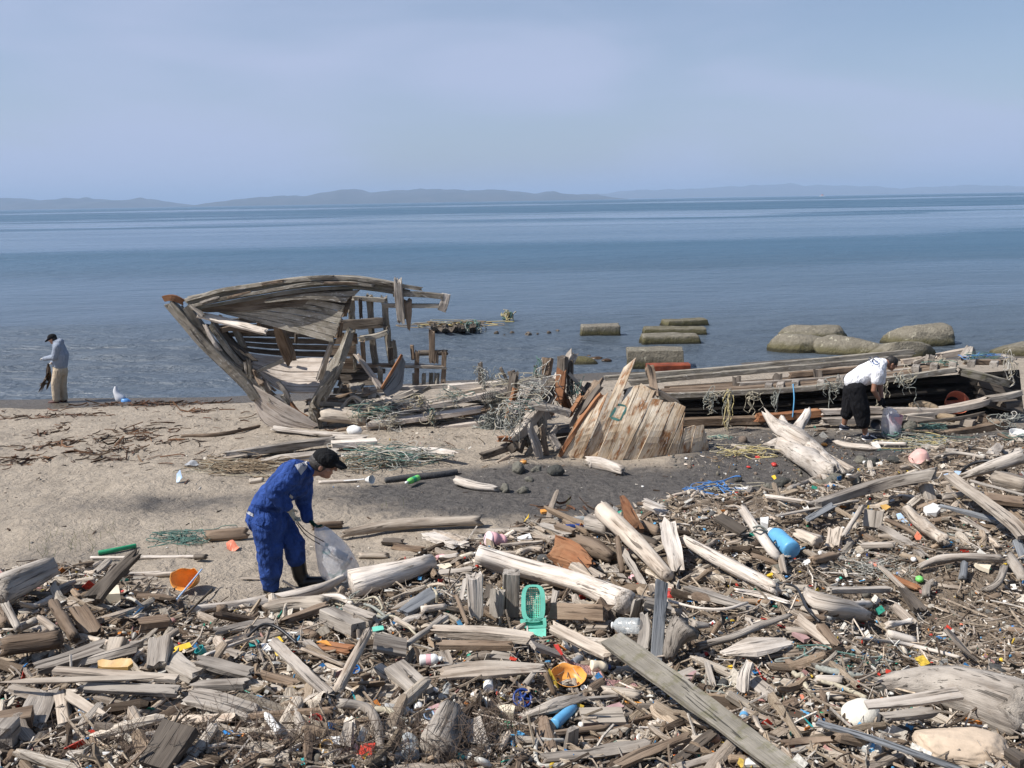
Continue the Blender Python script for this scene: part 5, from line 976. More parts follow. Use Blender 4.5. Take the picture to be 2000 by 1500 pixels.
def skinm(name, col):
    m, nt, b = mat(name); tcn = N(nt, 'ShaderNodeTexCoord'); a = nz(nt, tcn.outputs['Object'], 22., 4, .6)
    L(nt, mixc(nt, mr(nt, a, .3, .7), tuple(x * .85 for x in col), col), b.inputs['Base Color']); b.inputs['Roughness'].default_value = .55
    b.inputs['Subsurface Weight'].default_value = .08; b.inputs['Subsurface Radius'].default_value = (.02, .008, .004); return m
def clothm(name, col, var=.12, rough=.9, sc=7.):
    m, nt, b = mat(name); tcn = N(nt, 'ShaderNodeTexCoord'); o = tcn.outputs['Object']
    a = nz(nt, o, sc, 5, .6, .5); w_ = nz(nt, mapv(nt, o, (14, 14, 5)), 1., 3, .6, 1.2)
    L(nt, mixc(nt, mr(nt, a, .3, .7), tuple(x * (1 - var) for x in col), tuple(x * (1 + var) for x in col)), b.inputs['Base Color'])
    b.inputs['Roughness'].default_value = rough; b.inputs['Specular IOR Level'].default_value = .15
    bump(nt, b, math2(nt, 'ADD', math2(nt, 'MULTIPLY', w_, 1.), math2(nt, 'MULTIPLY', a, .6)), .9, .05); return m
SK1 = skinm('skin', (.36, .19, .125)); SK2 = skinm('tanned_skin', (.27, .135, .085))
HAIR = plain('dark_hair', (.018, .015, .013), .6, .3, 0, 60, .6); HAIRG = plain('greying_hair', (.05, .045, .042), .6, .4, 0, 60, .6)
BLUE = clothm('blue_cotton', (.028, .064, .225), .35); WHITE = clothm('white_cotton', (.80, .80, .82), .04); BLACK = clothm('black_cotton', (.012, .012, .014), .2)
BEIGE = clothm('beige_cotton', (.52, .425, .31)); GREYH = clothm('grey_fleece', (.29, .33, .40), .1); RUB = plain('black_rubber', (.012, .012, .012), .35, .2, .2, 9., .2)
GLV = clothm('pale_work_glove', (.46, .43, .33)); GLVG = clothm('green_work_glove', (.012, .06, .04)); CAPM = clothm('black_cap_cloth', (.012, .012, .013)); REFL = clothm('reflective_patch', (.42, .42, .44), .06)

def hand(bm, wrist, knuck, tip, side, curl, r, thumb=1.):
    """palm from wrist to knuckles, four separate curled fingers and a thumb leaving the side of the palm"""
    wrist = Vector(wrist); knuck = Vector(knuck); d = (knuck - wrist).normalized(); side = Vector(side).normalized(); tip = Vector(tip)
    pd = d.cross(side).normalized() * curl
    for k in range(4): capsule(bm, wrist + side * (r * .5 * (k - 1.5)), knuck + side * (r * .95 * (k - 1.5)), r * .85, r * .7)
    fl = (tip - knuck).length
    for k, s_ in enumerate((.86, 1., .95, .74)):
        a = knuck + side * (r * 1.05 * (k - 1.5)); f1 = (tip - knuck).normalized(); b_ = a + f1 * fl * .5 * s_; c_ = b_ + (f1 + pd * .9).normalized() * fl * .33 * s_; e_ = c_ + (f1 * .35 + pd).normalized() * fl * .24 * s_
        capsule(bm, a, b_, r * .52, r * .47, seg=8); capsule(bm, b_, c_, r * .47, r * .43, seg=8); capsule(bm, c_, e_, r * .43, r * .36, seg=8)
    t0 = wrist.lerp(knuck, .35) + side * (r * 1.7 * thumb); t1 = t0 + (d * .7 + side * thumb * .6 + pd * .4).normalized() * r * 2.2; t2 = t1 + (d + pd * .5).normalized() * r * 1.6
    capsule(bm, wrist.lerp(knuck, .2) + side * r * .6 * thumb, t0, r * .7, r * .6, seg=8); capsule(bm, t0, t1, r * .6, r * .5, seg=8); capsule(bm, t1, t2, r * .5, r * .4, seg=8)

def face(bm, c, fwd, up, hh):
    """skull with brow, nose, lips, chin, jaw; hh is the head's height"""
    c = Vector(c); f = Vector(fwd).normalized(); u = Vector(up).normalized(); s_ = f.cross(u).normalized(); u = s_.cross(f)
    k = hh / .23
    def q(a, b_, z): return c + (f * a + u * b_ + s_ * z) * k
    def el(p, r):
        m_ = Matrix((( *s_, 0), (*f, 0), (*u, 0), (0, 0, 0, 1))).transposed(); m_ = Matrix.Translation(p) @ m_ @ Matrix.Diagonal((r[0] * k, r[1] * k, r[2] * k, 1))
        bmesh.ops.create_uvsphere(bm, u_segments=16, v_segments=12, radius=1, matrix=m_)
    el(q(-.01, .03, 0), (.074, .095, .085)); el(q(.018, -.035, 0), (.060, .068, .075)); el(q(.045, -.085, 0), (.032, .035, .026))
    capsule(bm, q(.085, .028, 0), q(.108, -.012, 0), .009 * k, .014 * k, seg=8); el(q(.075, .035, .028), (.028, .016, .010)); el(q(.075, .035, -.028), (.028, .016, .010))
    el(q(.078, -.048, 0), (.024, .012, .007)); el(q(.076, -.058, 0), (.022, .012, .008)); el(q(.062, .012, .034), (.016, .012, .009)); el(q(.062, .012, -.034), (.016, .012, .009)); el(q(.05, -.02, .045), (.02, .03, .02)); el(q(.05, -.02, -.045), (.02, .03, .02))
    for sg in (1, -1): el(q(-.012, -.005, .074 * sg), (.012, .020, .032))

# --- the man in the blue coverall, bending over his rubbish bag
fb = hit(560, 1150); YM = fb.y
def B(x, y, dy=0.): return P(*cv(M4, x, y), YM + dy)
s1 = mpp(fb) / 4                                            # metres per crop pixel
man = thing('person', 'man in blue coverall and black cap bending to drop a bottle into a clear bag', 'person', (fb.x, fb.y, ground(fb.x, fb.y))); lm(560, 1000, 'the man in the blue coverall')
nearY, farY = -.17, .17
hip = B(470, 650); hipN = B(480, 665, -.09); hipF = B(560, 665, .10); shN = B(700, 290, -.19); shF = B(770, 320, .19); neck0 = B(790, 265); headc = B(930, 232, -.0)
elN = B(545, 450, -.30); wrN = B(660, 575, -.26); knN = B(688, 622, -.25); tpN = B(722, 690, -.22)
elF = B(775, 520, .26); wrF = B(815, 655, .16); knF = B(860, 705, .12); tpF = B(915, 725, .08)
kneeN = B(505, 890, -.11); ankN = B(512, 1170, -.08); kneeF = B(700, 850, .10); ankF = B(735, 1100, .12)
hf = (B(1010, 350) - B(880, 150)).normalized(); fdir = (B(1010, 335) - B(925, 245)).normalized()
hup = (B(960, 110) - B(905, 330)).normalized(); ffw = Vector((hup.z, 0, -hup.x))
HK = 1.2
def fill(bm):
    face(bm, headc, ffw, hup, .23 * HK)
    capsule(bm, B(760, 290), B(890, 265), .065, .066); capsule(bm, B(455, 640), B(500, 520), .10, .10, 1.2); capsule(bm, B(500, 520), B(690, 320), .10, .10, 1.3); capsule(bm, B(690, 320), B(760, 290), .10, .07, 1.2); capsule(bm, shN, elN, .05, .042); capsule(bm, elN, wrN, .042, .03); capsule(bm, shF, elF, .05, .042); capsule(bm, elF, wrF, .042, .03)
    capsule(bm, hipN, kneeN, .07, .055); capsule(bm, kneeN, ankN, .055, .04); capsule(bm, hipF, kneeF, .07, .05); capsule(bm, kneeF, ankF, .055, .04)
    capsule(bm, B(690, 310), shN, .06, .05); capsule(bm, B(710, 320), shF, .06, .05)
    hand(bm, wrN, knN, tpN, (.1, 1, .1), 1, .013, 1); hand(bm, wrF, knF, tpF, (.1, 1, -.2), 1, .013, -1)
fuse('body', fill, .008, SK1, man, 2)
def fill(bm):
    capsule(bm, B(455, 640), B(500, 520), .165, .155, 1.15); capsule(bm, B(500, 520), B(690, 320), .155, .165, 1.2); capsule(bm, B(690, 320), B(765, 285), .15, .10, 1.3); capsule(bm, B(780, 270), B(830, 262), .085, .078)
    capsule(bm, B(650, 420), B(730, 420), .12, .09, 1.2)
    capsule(bm, shN, elN, .105, .092); capsule(bm, elN, B(640, 555, -.27), .09, .062); capsule(bm, B(690, 310, -.1), shN, .12, .11); capsule(bm, shF, elF, .10, .082); capsule(bm, elF, B(805, 640, .17), .08, .058); capsule(bm, B(740, 320, .1), shF, .11, .1)
    capsule(bm, hipN, kneeN, .150, .128); capsule(bm, kneeN, B(515, 1050, -.1), .128, .115); capsule(bm, B(515, 1050, -.1), B(512, 1165, -.08), .108, .085); capsule(bm, hipF, kneeF, .145, .108); capsule(bm, kneeF, B(715, 960, .12), .108, .10); capsule(bm, hip, B(560, 690, .05), .15, .14, 1.1)
fuse('coverall', fill, .010, BLUE, man, 2, .016, 5., 1, (1, 1, 1.4))
def fill(bm):
    capsule(bm, B(514, 1180, -.08), B(512, 1285, -.08), .075, .07); capsule(bm, B(512, 1290, -.08), B(600, 1300, -.1), .065, .055); capsule(bm, B(720, 960, .12), B(745, 1090, .12), .088, .078); capsule(bm, B(745, 1090, .12), B(780, 1150, .11), .08, .07)
    capsule(bm, B(770, 1150, .1), B(925, 1140, .05), .065, .05)
bt = fuse('boots', fill, .01, RUB, man, 3)
def fill(bm): hand(bm, wrN, knN, tpN, (.1, 1, .1), 1, .0185, 1); capsule(bm, B(640, 553, -.27), wrN, .046, .042)
fuse('glove', fill, .006, GLV, man, 1, .003, 30.)
def fill(bm): hand(bm, wrF, knF, tpF, (.1, 1, -.2), 1, .0185, -1); capsule(bm, B(808, 645, .17), wrF, .044, .042)
fuse('glove', fill, .006, GLVG, man, 1, .003, 30.)
def hq(a, b_, z=0.): return headc + (ffw * a + hup * b_ + Vector((0, z, 0))) * HK
def fill(bm): ellip(bm, hq(-.030, .018), (.098 * HK, .084 * HK, .092 * HK)); 
hair = fuse('hair', fill, .008, HAIRG, man, 2, .004, 40.)
def fill(bm):
    ellip(bm, hq(.004, .060), (.116 * HK, .095 * HK, .085 * HK), rot=math.atan2(hup.x, hup.z)); [capsule(bm, hq(.085, .052, z_), hq(.185 - abs(z_) * .5, .028, z_), .020 * HK, .014 * HK) for z_ in (-.055, -.03, 0, .03, .055)]
fuse('cap', fill, .009, CAPM, man, 3)
def decal(name, m, parent, pts, th=.006):
    mb = MB(); n_ = (Vector(pts[1]) - Vector(pts[0])).cross(Vector(pts[3]) - Vector(pts[0])).normalized() * th
    v = [Vector(p) + n_ for p in pts] + [Vector(p) - n_ for p in pts]
    mb.add(v, [(0, 1, 2, 3), (7, 6, 5, 4), (0, 4, 5, 1), (1, 5, 6, 2), (2, 6, 7, 3), (3, 7, 4, 0)]); return mb.build(name, m, parent)
def wrap(name, m, parent, target, quad, nx=8, ny=8, lift=.006):
    """a patch of cloth laid onto the surface of target by casting from the picture side"""
    mb = MB(); dg = bpy.context.evaluated_depsgraph_get(); dg.update(); vs = []; org = Vector(parent.location)
    for j in range(ny + 1):
        for i in range(nx + 1):
            u, v = i / nx, j / ny; a = Vector(quad[0]).lerp(Vector(quad[1]), u); b_ = Vector(quad[3]).lerp(Vector(quad[2]), u); p = a.lerp(b_, v)
            d = (p - CAM).normalized(); o_ = p - d * 1.0 - org; ok, loc, nn, _ = target.ray_cast(o_, d, distance=2.)
            vs.append((loc + org - d * lift) if ok else p)
    fs = [(j * (nx + 1) + i, j * (nx + 1) + i + 1, (j + 1) * (nx + 1) + i + 1, (j + 1) * (nx + 1) + i) for j in range(ny) for i in range(nx)]
    n = len(vs); back = [v + (v - CAM).normalized() * .003 for v in vs]
    mb.add(vs + back, fs + [tuple(k + n for k in f[::-1]) for f in fs], smooth=True); return mb.build(name, m, parent)
cov = [c for c in man.children if c.name.startswith('coverall')][0]
wrap('shoulder_patch', REFL, man, cov, [B(702, 232, -.2), B(800, 200, -.2), B(800, 250, -.2), B(752, 312, -.2)])
wrap('waist_patch', REFL, man, cov, [B(328, 585, -.1), B(380, 615, -.1), B(380, 640, -.1), B(326, 610, -.1)], 6, 4)
wrap('name_patch', REFL, man, cov, [B(668, 462, -.2), B(692, 480, -.2), B(684, 500, -.2), B(660, 482, -.2)], 4, 4)
wrap('pocket_flap', BLUE, man, cov, [B(392, 640, -.2), B(462, 665, -.2), B(445, 712, -.2), B(385, 690, -.2)], 6, 6, .012)
wrap('waistband', clothm('blue_cotton_band', (.018, .042, .16), .3), man, cov, [B(362, 535, -.2), B(560, 575, -.2), B(556, 592, -.2), B(358, 553, -.2)], 16, 2, .008)
# tongs in his glove
tg_ = thing('tongs', 'long thin metal litter tongs held over the open clear bag', 'tongs', tuple(B(740, 700, -.2)))
met = plain('dull_metal', (.10, .095, .09), .45, .2, .3, metal=.6)
for a, b_, c_ in ((B(705, 655, -.26), B(800, 755, -.16), B(940, 838, -.04)), (B(712, 680, -.20), B(800, 790, -.12), B(935, 872, -.02))): bar('arm', met, tg_, [a, b_, c_], .016, .008, ends='cut', rough=.02)

# --- rubbish bags
def bag(name, label, prof, conv, Yc, depth, m, seed=1, wob=.02):
    """a slumped translucent sack: prof is a list of (left x, right x, y) rows"""
    t = thing(name, label, 'rubbish bag', (0, 0, 0)); rows = []; mb = MB(); n = 20
    for k, (xl, xr, y) in enumerate(prof):
        a = conv(xl, y); b_ = conv(xr, y); c = (a + b_) / 2; r = (b_ - a).length / 2
        row = []
        for j in range(n):
            t_ = 2 * math.pi * j / n; dd = min(depth, r * .9)
            p = c + Vector((math.cos(t_) * r, math.sin(t_) * dd, 0)); w_ = wob * (noise.noise(p * 7 + Vector((seed, 0, 0))) + .6 * noise.noise(p * 17))
            row.append(p + Vector((math.cos(t_) * w_, math.sin(t_) * w_, w_ * .5)))
        rows.append(row)
    vs = [p for r_ in rows for p in r_]; fs = [(k * n + j, k * n + (j + 1) % n, (k + 1) * n + (j + 1) % n, (k + 1) * n + j) for k in range(len(rows) - 1) for j in range(n)]
    cb = len(vs); vs.append(sum(rows[-1], Vector()) / n); fs += [((len(rows) - 1) * n + j, (len(rows) - 1) * n + (j + 1) % n, cb) for j in range(n)]
    mb.add(vs, fs, smooth=True); base = Vector(sum(rows[-1], Vector()) / n); t.location = base
    sk_ = mb.build('sack', m, t); sub = sk_.modifiers.new('s', 'SUBSURF'); sub.levels = 1; sub.render_levels = 1
    return t
bag('rubbish_bag', 'clear rubbish bag full of bottles held open by the man in blue', [(862, 935, 715), (858, 985, 745), (862, 1050, 800), (868, 1115, 860), (872, 1165, 930), (880, 1200, 1000), (890, 1222, 1060), (905, 1215, 1105), (960, 1150, 1125)], lambda x, y: B(x, y, .05), YM, .16, BAGM, 2)
lm(655, 1090, 'the clear rubbish bag')
# --- small turned things: bottles, tubs, floats, lids
def lathe(mb, a, b_, prof, n=18, mi=None, squash=1.):
    """turn prof [(t along a->b, radius)] about the axis a->b"""
    a = Vector(a); b_ = Vector(b_); z = (b_ - a).normalized(); ln = (b_ - a).length
    x = z.cross(Vector((0, 0, 1)));  x = x if x.length > .1 else z.cross(Vector((0, 1, 0))); x.normalize(); y = z.cross(x)
    vs = []; fs = []
    for t, r in prof:
        for j in range(n):
            q = 2 * math.pi * j / n; vs.append(a + z * (t * ln) + x * (math.cos(q) * r) + y * (math.sin(q) * r * squash))
    for k in range(len(prof) - 1):
        for j in range(n): fs.append((k * n + j, k * n + (j + 1) % n, (k + 1) * n + (j + 1) % n, (k + 1) * n + j))
    mb.add(vs, fs, smooth=True, mi=mi or 0); return mb
def bottle(Rg, x0, y0, x1, y1, w, body, cap, label, lift=.0, cat='bottle', name='plastic_bottle', neck=.16, band=None, group='plastic litter in the driftwood', inside=None):
    """lying or leaning bottle: base at (x0, y0), cap at (x1, y1) in crop pixels, w its width"""
    if inside: a, b_ = inside
    else: a = hit(*cv(Rg, x0, y0), 0); b_ = hit(*cv(Rg, x1, y1), 0)
    s = mpp(a); r = w / Rg[2] * s / 2
    if not inside: a = hit(*cv(Rg, x0, y0), r + lift); b_ = hit(*cv(Rg, x1, y1), r + lift)
    t = thing(name, label, cat, tuple(a), group if not inside else group)
    mb = MB(); n1 = 1 - neck
    lathe(mb, a, b_, [(0, .001), (.0, r * .8), (.02, r * .97), (.06, r), (.25, r), (.28, r * .96), (.5, r * .97), (.53, r), (n1 - .2, r), (n1 - .08, r * .8), (n1, r * .38), (n1 + .03, r * .34)], 20)
    mb.build('bottle_body', pm(body) if isinstance(body, str) else body, t)
    mb = MB(); lathe(mb, a, b_, [(n1 + .02, r * .001), (n1 + .02, r * .44), (1., r * .42), (1.0, .001)], 14); mb.build('cap', pm(cap), t)
    if band:
        mb = MB(); lathe(mb, a, b_, [(.29, r * 1.01), (.31, r * 1.012), (.49, r * 1.012), (.51, r * 1.0)], 20); mb.build('label_band', pm(band), t)
    if label is None: PLACED.append((*cv(Rg, (x0 + x1) / 2, (y0 + y1) / 2), t, 'plastic bottle', None))
    return t
def tub(Rg, x, y, w, hgt, col, label, cat='tub', name='plastic_tub', tilt=(0, 0), taper=.8, broken=0., lift=.0, mouth_down=False, seed=0, group='plastic litter in the driftwood', th=.004, depthscale=1.):
    """open round vessel; broken 0..1 cuts a piece of the rim away"""
    p = hit(*cv(Rg, x, y), 0); s = mpp(p) / Rg[2]; r = w * s / 2; h = hgt * s; p = hit(*cv(Rg, x, y), lift + h * .3)
    mb = MB(); n = 32; vs = []; fs = []
    prof = [(0, .02), (0, taper * .8), (.06, taper * .95), (.35, taper + (1 - taper) * .4), (.75, taper + (1 - taper) * .85), (.95, 1.), (1., 1.04)]
    mt = Matrix.Translation(p) @ Matrix.Rotation(tilt[1], 4, 'Y') @ Matrix.Rotation(tilt[0], 4, 'X') @ (Matrix.Rotation(math.pi, 4, 'X') if mouth_down else Matrix.Identity(4))
    for side_ in (0, 1):
        for (t, q) in prof:
            for j in range(n):
                an = 2 * math.pi * j / n; cut = 1.
                if broken: cut = 1 - broken * max(0, math.cos(an - seed)) ** .7 * (1 + .2 * math.sin(an * 5 + seed))
                tt = min(t, cut); rr = (q * r - side_ * th)
                if t > cut: rr = (taper + (1 - taper) * tt) * r - side_ * th
                vs.append(mt @ Vector((math.cos(an) * max(rr, .002), math.sin(an) * max(rr, .002), tt * h - h * .3 + side_ * th * (1 if t < .05 else 0))))
    m_ = len(prof)
    for side_ in (0, 1):
        o_ = side_ * m_ * n
        for k in range(m_ - 1):
            for j in range(n):
                q = (o_ + k * n + j, o_ + k * n + (j + 1) % n, o_ + (k + 1) * n + (j + 1) % n, o_ + (k + 1) * n + j); fs.append(q if not side_ else q[::-1])
    for j in range(n): a = (m_ - 1) * n + j; b_ = (m_ - 1) * n + (j + 1) % n; fs.append((a, b_, b_ + m_ * n, a + m_ * n))
    mb.add(vs, fs, smooth=True); o = mb.build(name, pm(col) if isinstance(col, str) else col); tag(o, label, cat, group)
    if label is None: PLACED.append((*cv(Rg, x, y), o, f'{col} plastic {cat}', None))
    return o
def shard(Rg, pts, col, label, th=.006, lift=.03, name='plastic_shard', cat='plastic scrap', bend=.02, seed=1, group='plastic litter in the driftwood', tilt=0.):
    """a flat irregular piece outlined by pts in crop pixels, lying on the heap with a slight curl"""
    c = hit(*cv(Rg, sum(p[0] for p in pts) / len(pts), sum(p[1] for p in pts) / len(pts)), lift)
    ps = []
    for k, q in enumerate(pts):
        d = ray(*cv(Rg, *q)); pl_n = Vector((0, -.35 - tilt, 1)).normalized(); t = (c - CAM).dot(pl_n) / d.dot(pl_n); ps.append(CAM + d * t)
    bm = bmesh.new(); vv = [bm.verts.new(p) for p in ps]; f = bm.faces.new(vv); f.normal_update()
    if f.normal.z < 0: f.normal_flip()
    bmesh.ops.triangulate(bm, faces=bm.faces); bmesh.ops.subdivide_edges(bm, edges=bm.edges, cuts=3, use_grid_fill=True)
    for v in bm.verts: v.co.z += bend * noise.noise(v.co * 9 + Vector((seed * 4, 0, 0)))
    g = bmesh.ops.extrude_face_region(bm, geom=bm.faces[:]); bmesh.ops.translate(bm, verts=[e for e in g['geom'] if isinstance(e, bmesh.types.BMVert)], vec=(0, 0, th)); bmesh.ops.recalc_face_normals(bm, faces=bm.faces)
    me = bpy.data.meshes.new(name)
    for v in bm.verts: v.co -= c
    bm.to_mesh(me); bm.free(); me.materials.append(pm(col) if isinstance(col, str) else col)
    o = bpy.data.objects.new(name, me); COL.objects.link(o); o.location = c; tag(o, label, cat, group)
    if label is None: PLACED.append((*cv(Rg, *pts[0]), o, f'{col} plastic scrap', None))
    return o
def ball(Rg, x, y, w, col, label, cat='float', name='fishing_float', sq=(1, 1, 1), lift=0., seed=0, rough=.0, group='plastic litter in the driftwood', m=None):
    p = hit(*cv(Rg, x, y), 0); r = w / Rg[2] * mpp(p) / 2; p = hit(*cv(Rg, x, y), r * .6 + lift)
    bm = bmesh.new(); bmesh.ops.create_icosphere(bm, subdivisions=3, radius=r)
    for v in bm.verts:
        k = 1 + rough * noise.noise(v.co * (2.2 / r) + Vector((seed * 5, 0, 0))) + rough * .35 * noise.noise(v.co * (7 / r)); v.co = Vector((v.co.x * sq[0], v.co.y * sq[1], v.co.z * sq[2])) * k
    for f in bm.faces: f.smooth = True
    me = bpy.data.meshes.new(name); bm.to_mesh(me); bm.free(); me.materials.append(m or pm(col)); o = bpy.data.objects.new(name, me); COL.objects.link(o); o.location = p
    o.rotation_euler = (0, 0, seed * .7); tag(o, label, cat, group)
    if label is None: PLACED.append((*cv(Rg, x, y), o, f'{col} plastic {cat}', None))
    return o
def tube_obj(name, m, pts3, r, n=48, sides=8, parent=None):
    sp = spline(pts3, n); mb = MB(); vs = []; fs = []; d = 0
    for i, p in enumerate(sp):
        tg = (sp[min(i + 1, n)] - sp[max(i - 1, 0)]).normalized(); x = tg.cross(Vector((.1, .2, 1))).normalized(); y = tg.cross(x)
        for j in range(sides): q = 2 * math.pi * j / sides; vs.append(p + x * (math.cos(q) * r) + y * (math.sin(q) * r))
    for i in range(n):
        for j in range(sides): fs.append((i * sides + j, i * sides + (j + 1) % sides, (i + 1) * sides + (j + 1) % sides, (i + 1) * sides + j))
    fs.append(tuple(range(sides))[::-1]); fs.append(tuple(n * sides + j for j in range(sides)))
    mb.add(vs, fs, smooth=True); return mb.build(name, m, parent)
def tangle(name, label, c, size, cols, n, seed, r=.009, cat='rope', group='ropes washed up on the wreck', drape=0., loops=9, droop=None):
    """a heap of looping cord: n strands wandering through an ellipsoid of half-axes size about c"""
    rnd = random.Random(seed); mb = MB(); c = Vector(c); mats = [ROPE[q] for q in cols]
    for k in range(n):
        pts = []; p = Vector((rnd.uniform(-1, 1), rnd.uniform(-1, 1), rnd.uniform(-.6, .8)))
        v = Vector((rnd.gauss(0, 1), rnd.gauss(0, 1), rnd.gauss(0, .6)))
        for i in range(loops + rnd.randrange(5)):
            v = v * .55 + Vector((rnd.gauss(0, .8), rnd.gauss(0, .8), rnd.gauss(0, .55))) - p * .45; p = p + v * .42
            q = Vector((p.x * size[0], p.y * size[1], p.z * size[2])); w_ = c + q
            if drape: w_.z -= drape * max(0, abs(p.x) - .5) ** 1.2
            w_.z = max(w_.z, ground(w_.x, w_.y) + r); pts.append(w_)
        if droop and rnd.random() < droop[0]:
            e = pts[-1].copy(); L_ = rnd.uniform(.5, 1) * droop[1]
            for i in range(1, 5): pts.append(e + Vector((rnd.uniform(-.02, .02) * i, -.015 * i, -L_ * i / 4)))
        m_ = len(pts) * 3; sp = spline(pts, m_); rr = r * rnd.uniform(.7, 1.3); vs = []; fs = []
        for i, q in enumerate(sp):
            tg = (sp[min(i + 1, m_)] - sp[max(i - 1, 0)]); tg = tg.normalized() if tg.length > 1e-6 else Vector((1, 0, 0)); x = tg.cross(Vector((.13, .21, 1))).normalized(); y = tg.cross(x)
            for j in range(5): a = 2 * math.pi * j / 5; vs.append(q + x * (math.cos(a) * rr) + y * (math.sin(a) * rr))
        for i in range(m_):
            for j in range(5): fs.append((i * 5 + j, i * 5 + (j + 1) % 5, (i + 1) * 5 + (j + 1) % 5, (i + 1) * 5 + j))
        mb.add(vs, fs, mi=rnd.randrange(len(mats)), smooth=True)
    o = mb.build(name, mats); return tag(o, label, cat, group)
# what the first bag holds
G_IN = 'litter collected in the clear rubbish bags'
bottle(M4, 0, 0, 0, 0, 62, CLEAR, 'teal', 'clear bottle with pale cap gripped by the tongs at the bag mouth', inside=(B(948, 948, .03), B(953, 848, .03)), group=G_IN, band='mint')
bottle(M4, 0, 0, 0, 0, 60, 'grey', 'red', 'dark bottle with red cap lying inside the clear bag held open', inside=(B(1110, 960, .05), B(990, 900, .05)), group=G_IN)
bottle(M4, 0, 0, 0, 0, 50, 'cream', 'orange', 'pale bottle with orange cap inside the clear bag held open', inside=(B(1070, 1040, .0), B(1150, 958, .0)), group=G_IN)
def tan2(name, label, pts, col, cat): mb = MB(); [stick(mb, [p, q], .03, .02, 'rect', 9 + k, .3) for k, (p, q) in enumerate(pts)]; o = mb.build(name, pm(col)); return tag(o, label, cat, G_IN)
tan2('plastic_strip', 'tangled green strip of plastic in the bottom of the open clear bag', [(B(960, 1080), B(1010, 1110)), (B(1000, 1110), B(1060, 1060)), (B(1040, 1100), B(1100, 1050))], 'green', 'plastic scrap')

# --- the man in the white shirt
fw_ = hit(1675, 857); YW = fw_.y
def C5(x, y, dy=0.): return P(*cv(Q5, x, y), YW + dy)
man2 = thing('person', 'man in white printed T-shirt and baggy black shorts bending over a bag', 'person', (fw_.x, fw_.y, ground(fw_.x, fw_.y))); lm(1690, 780, 'the man in the white shirt')
hup2 = (C5(1515, 215) - C5(1480, 400)).normalized(); hup2 = Vector((.25, 0, .97)).normalized(); hup2 = (hup2 + Vector((.25, 0, 0))).normalized(); ffw2 = Vector((hup2.z, 0, -hup2.x)); hd2 = C5(1510, 315)
hN = C5(1060, 560, -.1); hF = C5(1020, 560, .12); sN = C5(1330, 400, -.2); sF = C5(1370, 380, .18)
eN = C5(1290, 640, -.24); wN = C5(1370, 775, -.18); kN_ = C5(1395, 820, -.16); tN_ = C5(1420, 870, -.14); eF = C5(1370, 600, .2); wF = C5(1395, 770, .08); kF_ = C5(1405, 815, .06); tF_ = C5(1425, 865, .04)
knN2 = C5(1130, 860, -.1); aN = C5(1190, 1185, -.08); knF2 = C5(990, 820, .14); aF = C5(925, 1070, .2)
def fill(bm):
    face(bm, hd2, ffw2, hup2, .235); capsule(bm, C5(1370, 330), C5(1460, 300), .07, .062); capsule(bm, C5(1060, 530), C5(1180, 440), .11, .11, 1.2); capsule(bm, C5(1180, 440), C5(1330, 360), .11, .10, 1.3)
    capsule(bm, sN, eN, .055, .044); capsule(bm, eN, wN, .046, .032); capsule(bm, sF, eF, .055, .044); capsule(bm, eF, wF, .046, .032); capsule(bm, C5(1320, 370), sN, .07, .06); capsule(bm, C5(1330, 370), sF, .07, .06)
    capsule(bm, hN, knN2, .085, .062); capsule(bm, knN2, C5(1170, 1040, -.09), .06, .062); capsule(bm, C5(1170, 1040, -.09), aN, .060, .042); capsule(bm, hF, knF2, .085, .062); capsule(bm, knF2, C5(950, 950, .17), .06, .06); capsule(bm, C5(950, 950, .17), aF, .058, .042)
    hand(bm, wN, kN_, tN_, (.1, 1, .1), 1, .013, 1); hand(bm, wF, kF_, tF_, (.1, 1, -.1), 1, .013, -1); capsule(bm, aN, C5(1300, 1215, -.08), .04, .03); capsule(bm, aF, C5(960, 1095, .2), .04, .03)
fuse('body', fill, .008, SK2, man2, 2)
def fill(bm): capsule(bm, C5(1050, 520), C5(1180, 440), .16, .165, 1.2); capsule(bm, C5(1180, 440), C5(1330, 350), .165, .15, 1.3); capsule(bm, C5(1330, 340), C5(1400, 300), .11, .075, 1.2); capsule(bm, C5(1310, 380, -.1), C5(1340, 440, -.2), .125, .10); capsule(bm, C5(1335, 430, -.2), C5(1322, 520, -.215), .10, .085); capsule(bm, C5(1340, 360, .1), C5(1375, 420, .18), .12, .1); capsule(bm, C5(1375, 420, .18), C5(1375, 520, .19), .1, .085); capsule(bm, C5(1130, 510), C5(1230, 500), .12, .10, 1.2)
shirt = fuse('shirt', fill, .012, WHITE, man2, 2, .009, 7., 3, (1, 1, .6))
def fill(bm): capsule(bm, C5(1060, 545), C5(1080, 620), .155, .165, 1.2); capsule(bm, C5(1075, 620, -.1), C5(1130, 850, -.1), .155, .15); capsule(bm, C5(1130, 850, -.1), C5(1160, 1020, -.09), .15, .125); capsule(bm, C5(1030, 620, .12), C5(1000, 800, .14), .15, .135); capsule(bm, C5(1000, 800, .14), C5(965, 920, .16), .135, .11)
fuse('shorts', fill, .012, BLACK, man2, 2, .012, 6., 4, (1, 1, .6))
def fill(bm): capsule(bm, C5(1180, 1205, -.08), C5(1300, 1222, -.08), .05, .045, 1.1); capsule(bm, C5(905, 1085, .2), C5(965, 1098, .2), .05, .045, 1.1)
fuse('shoes', fill, .008, plain('navy_canvas', (.015, .018, .035), .8), man2, 2)
WRB = plain('white_rubber', (.7, .7, .7), .6)
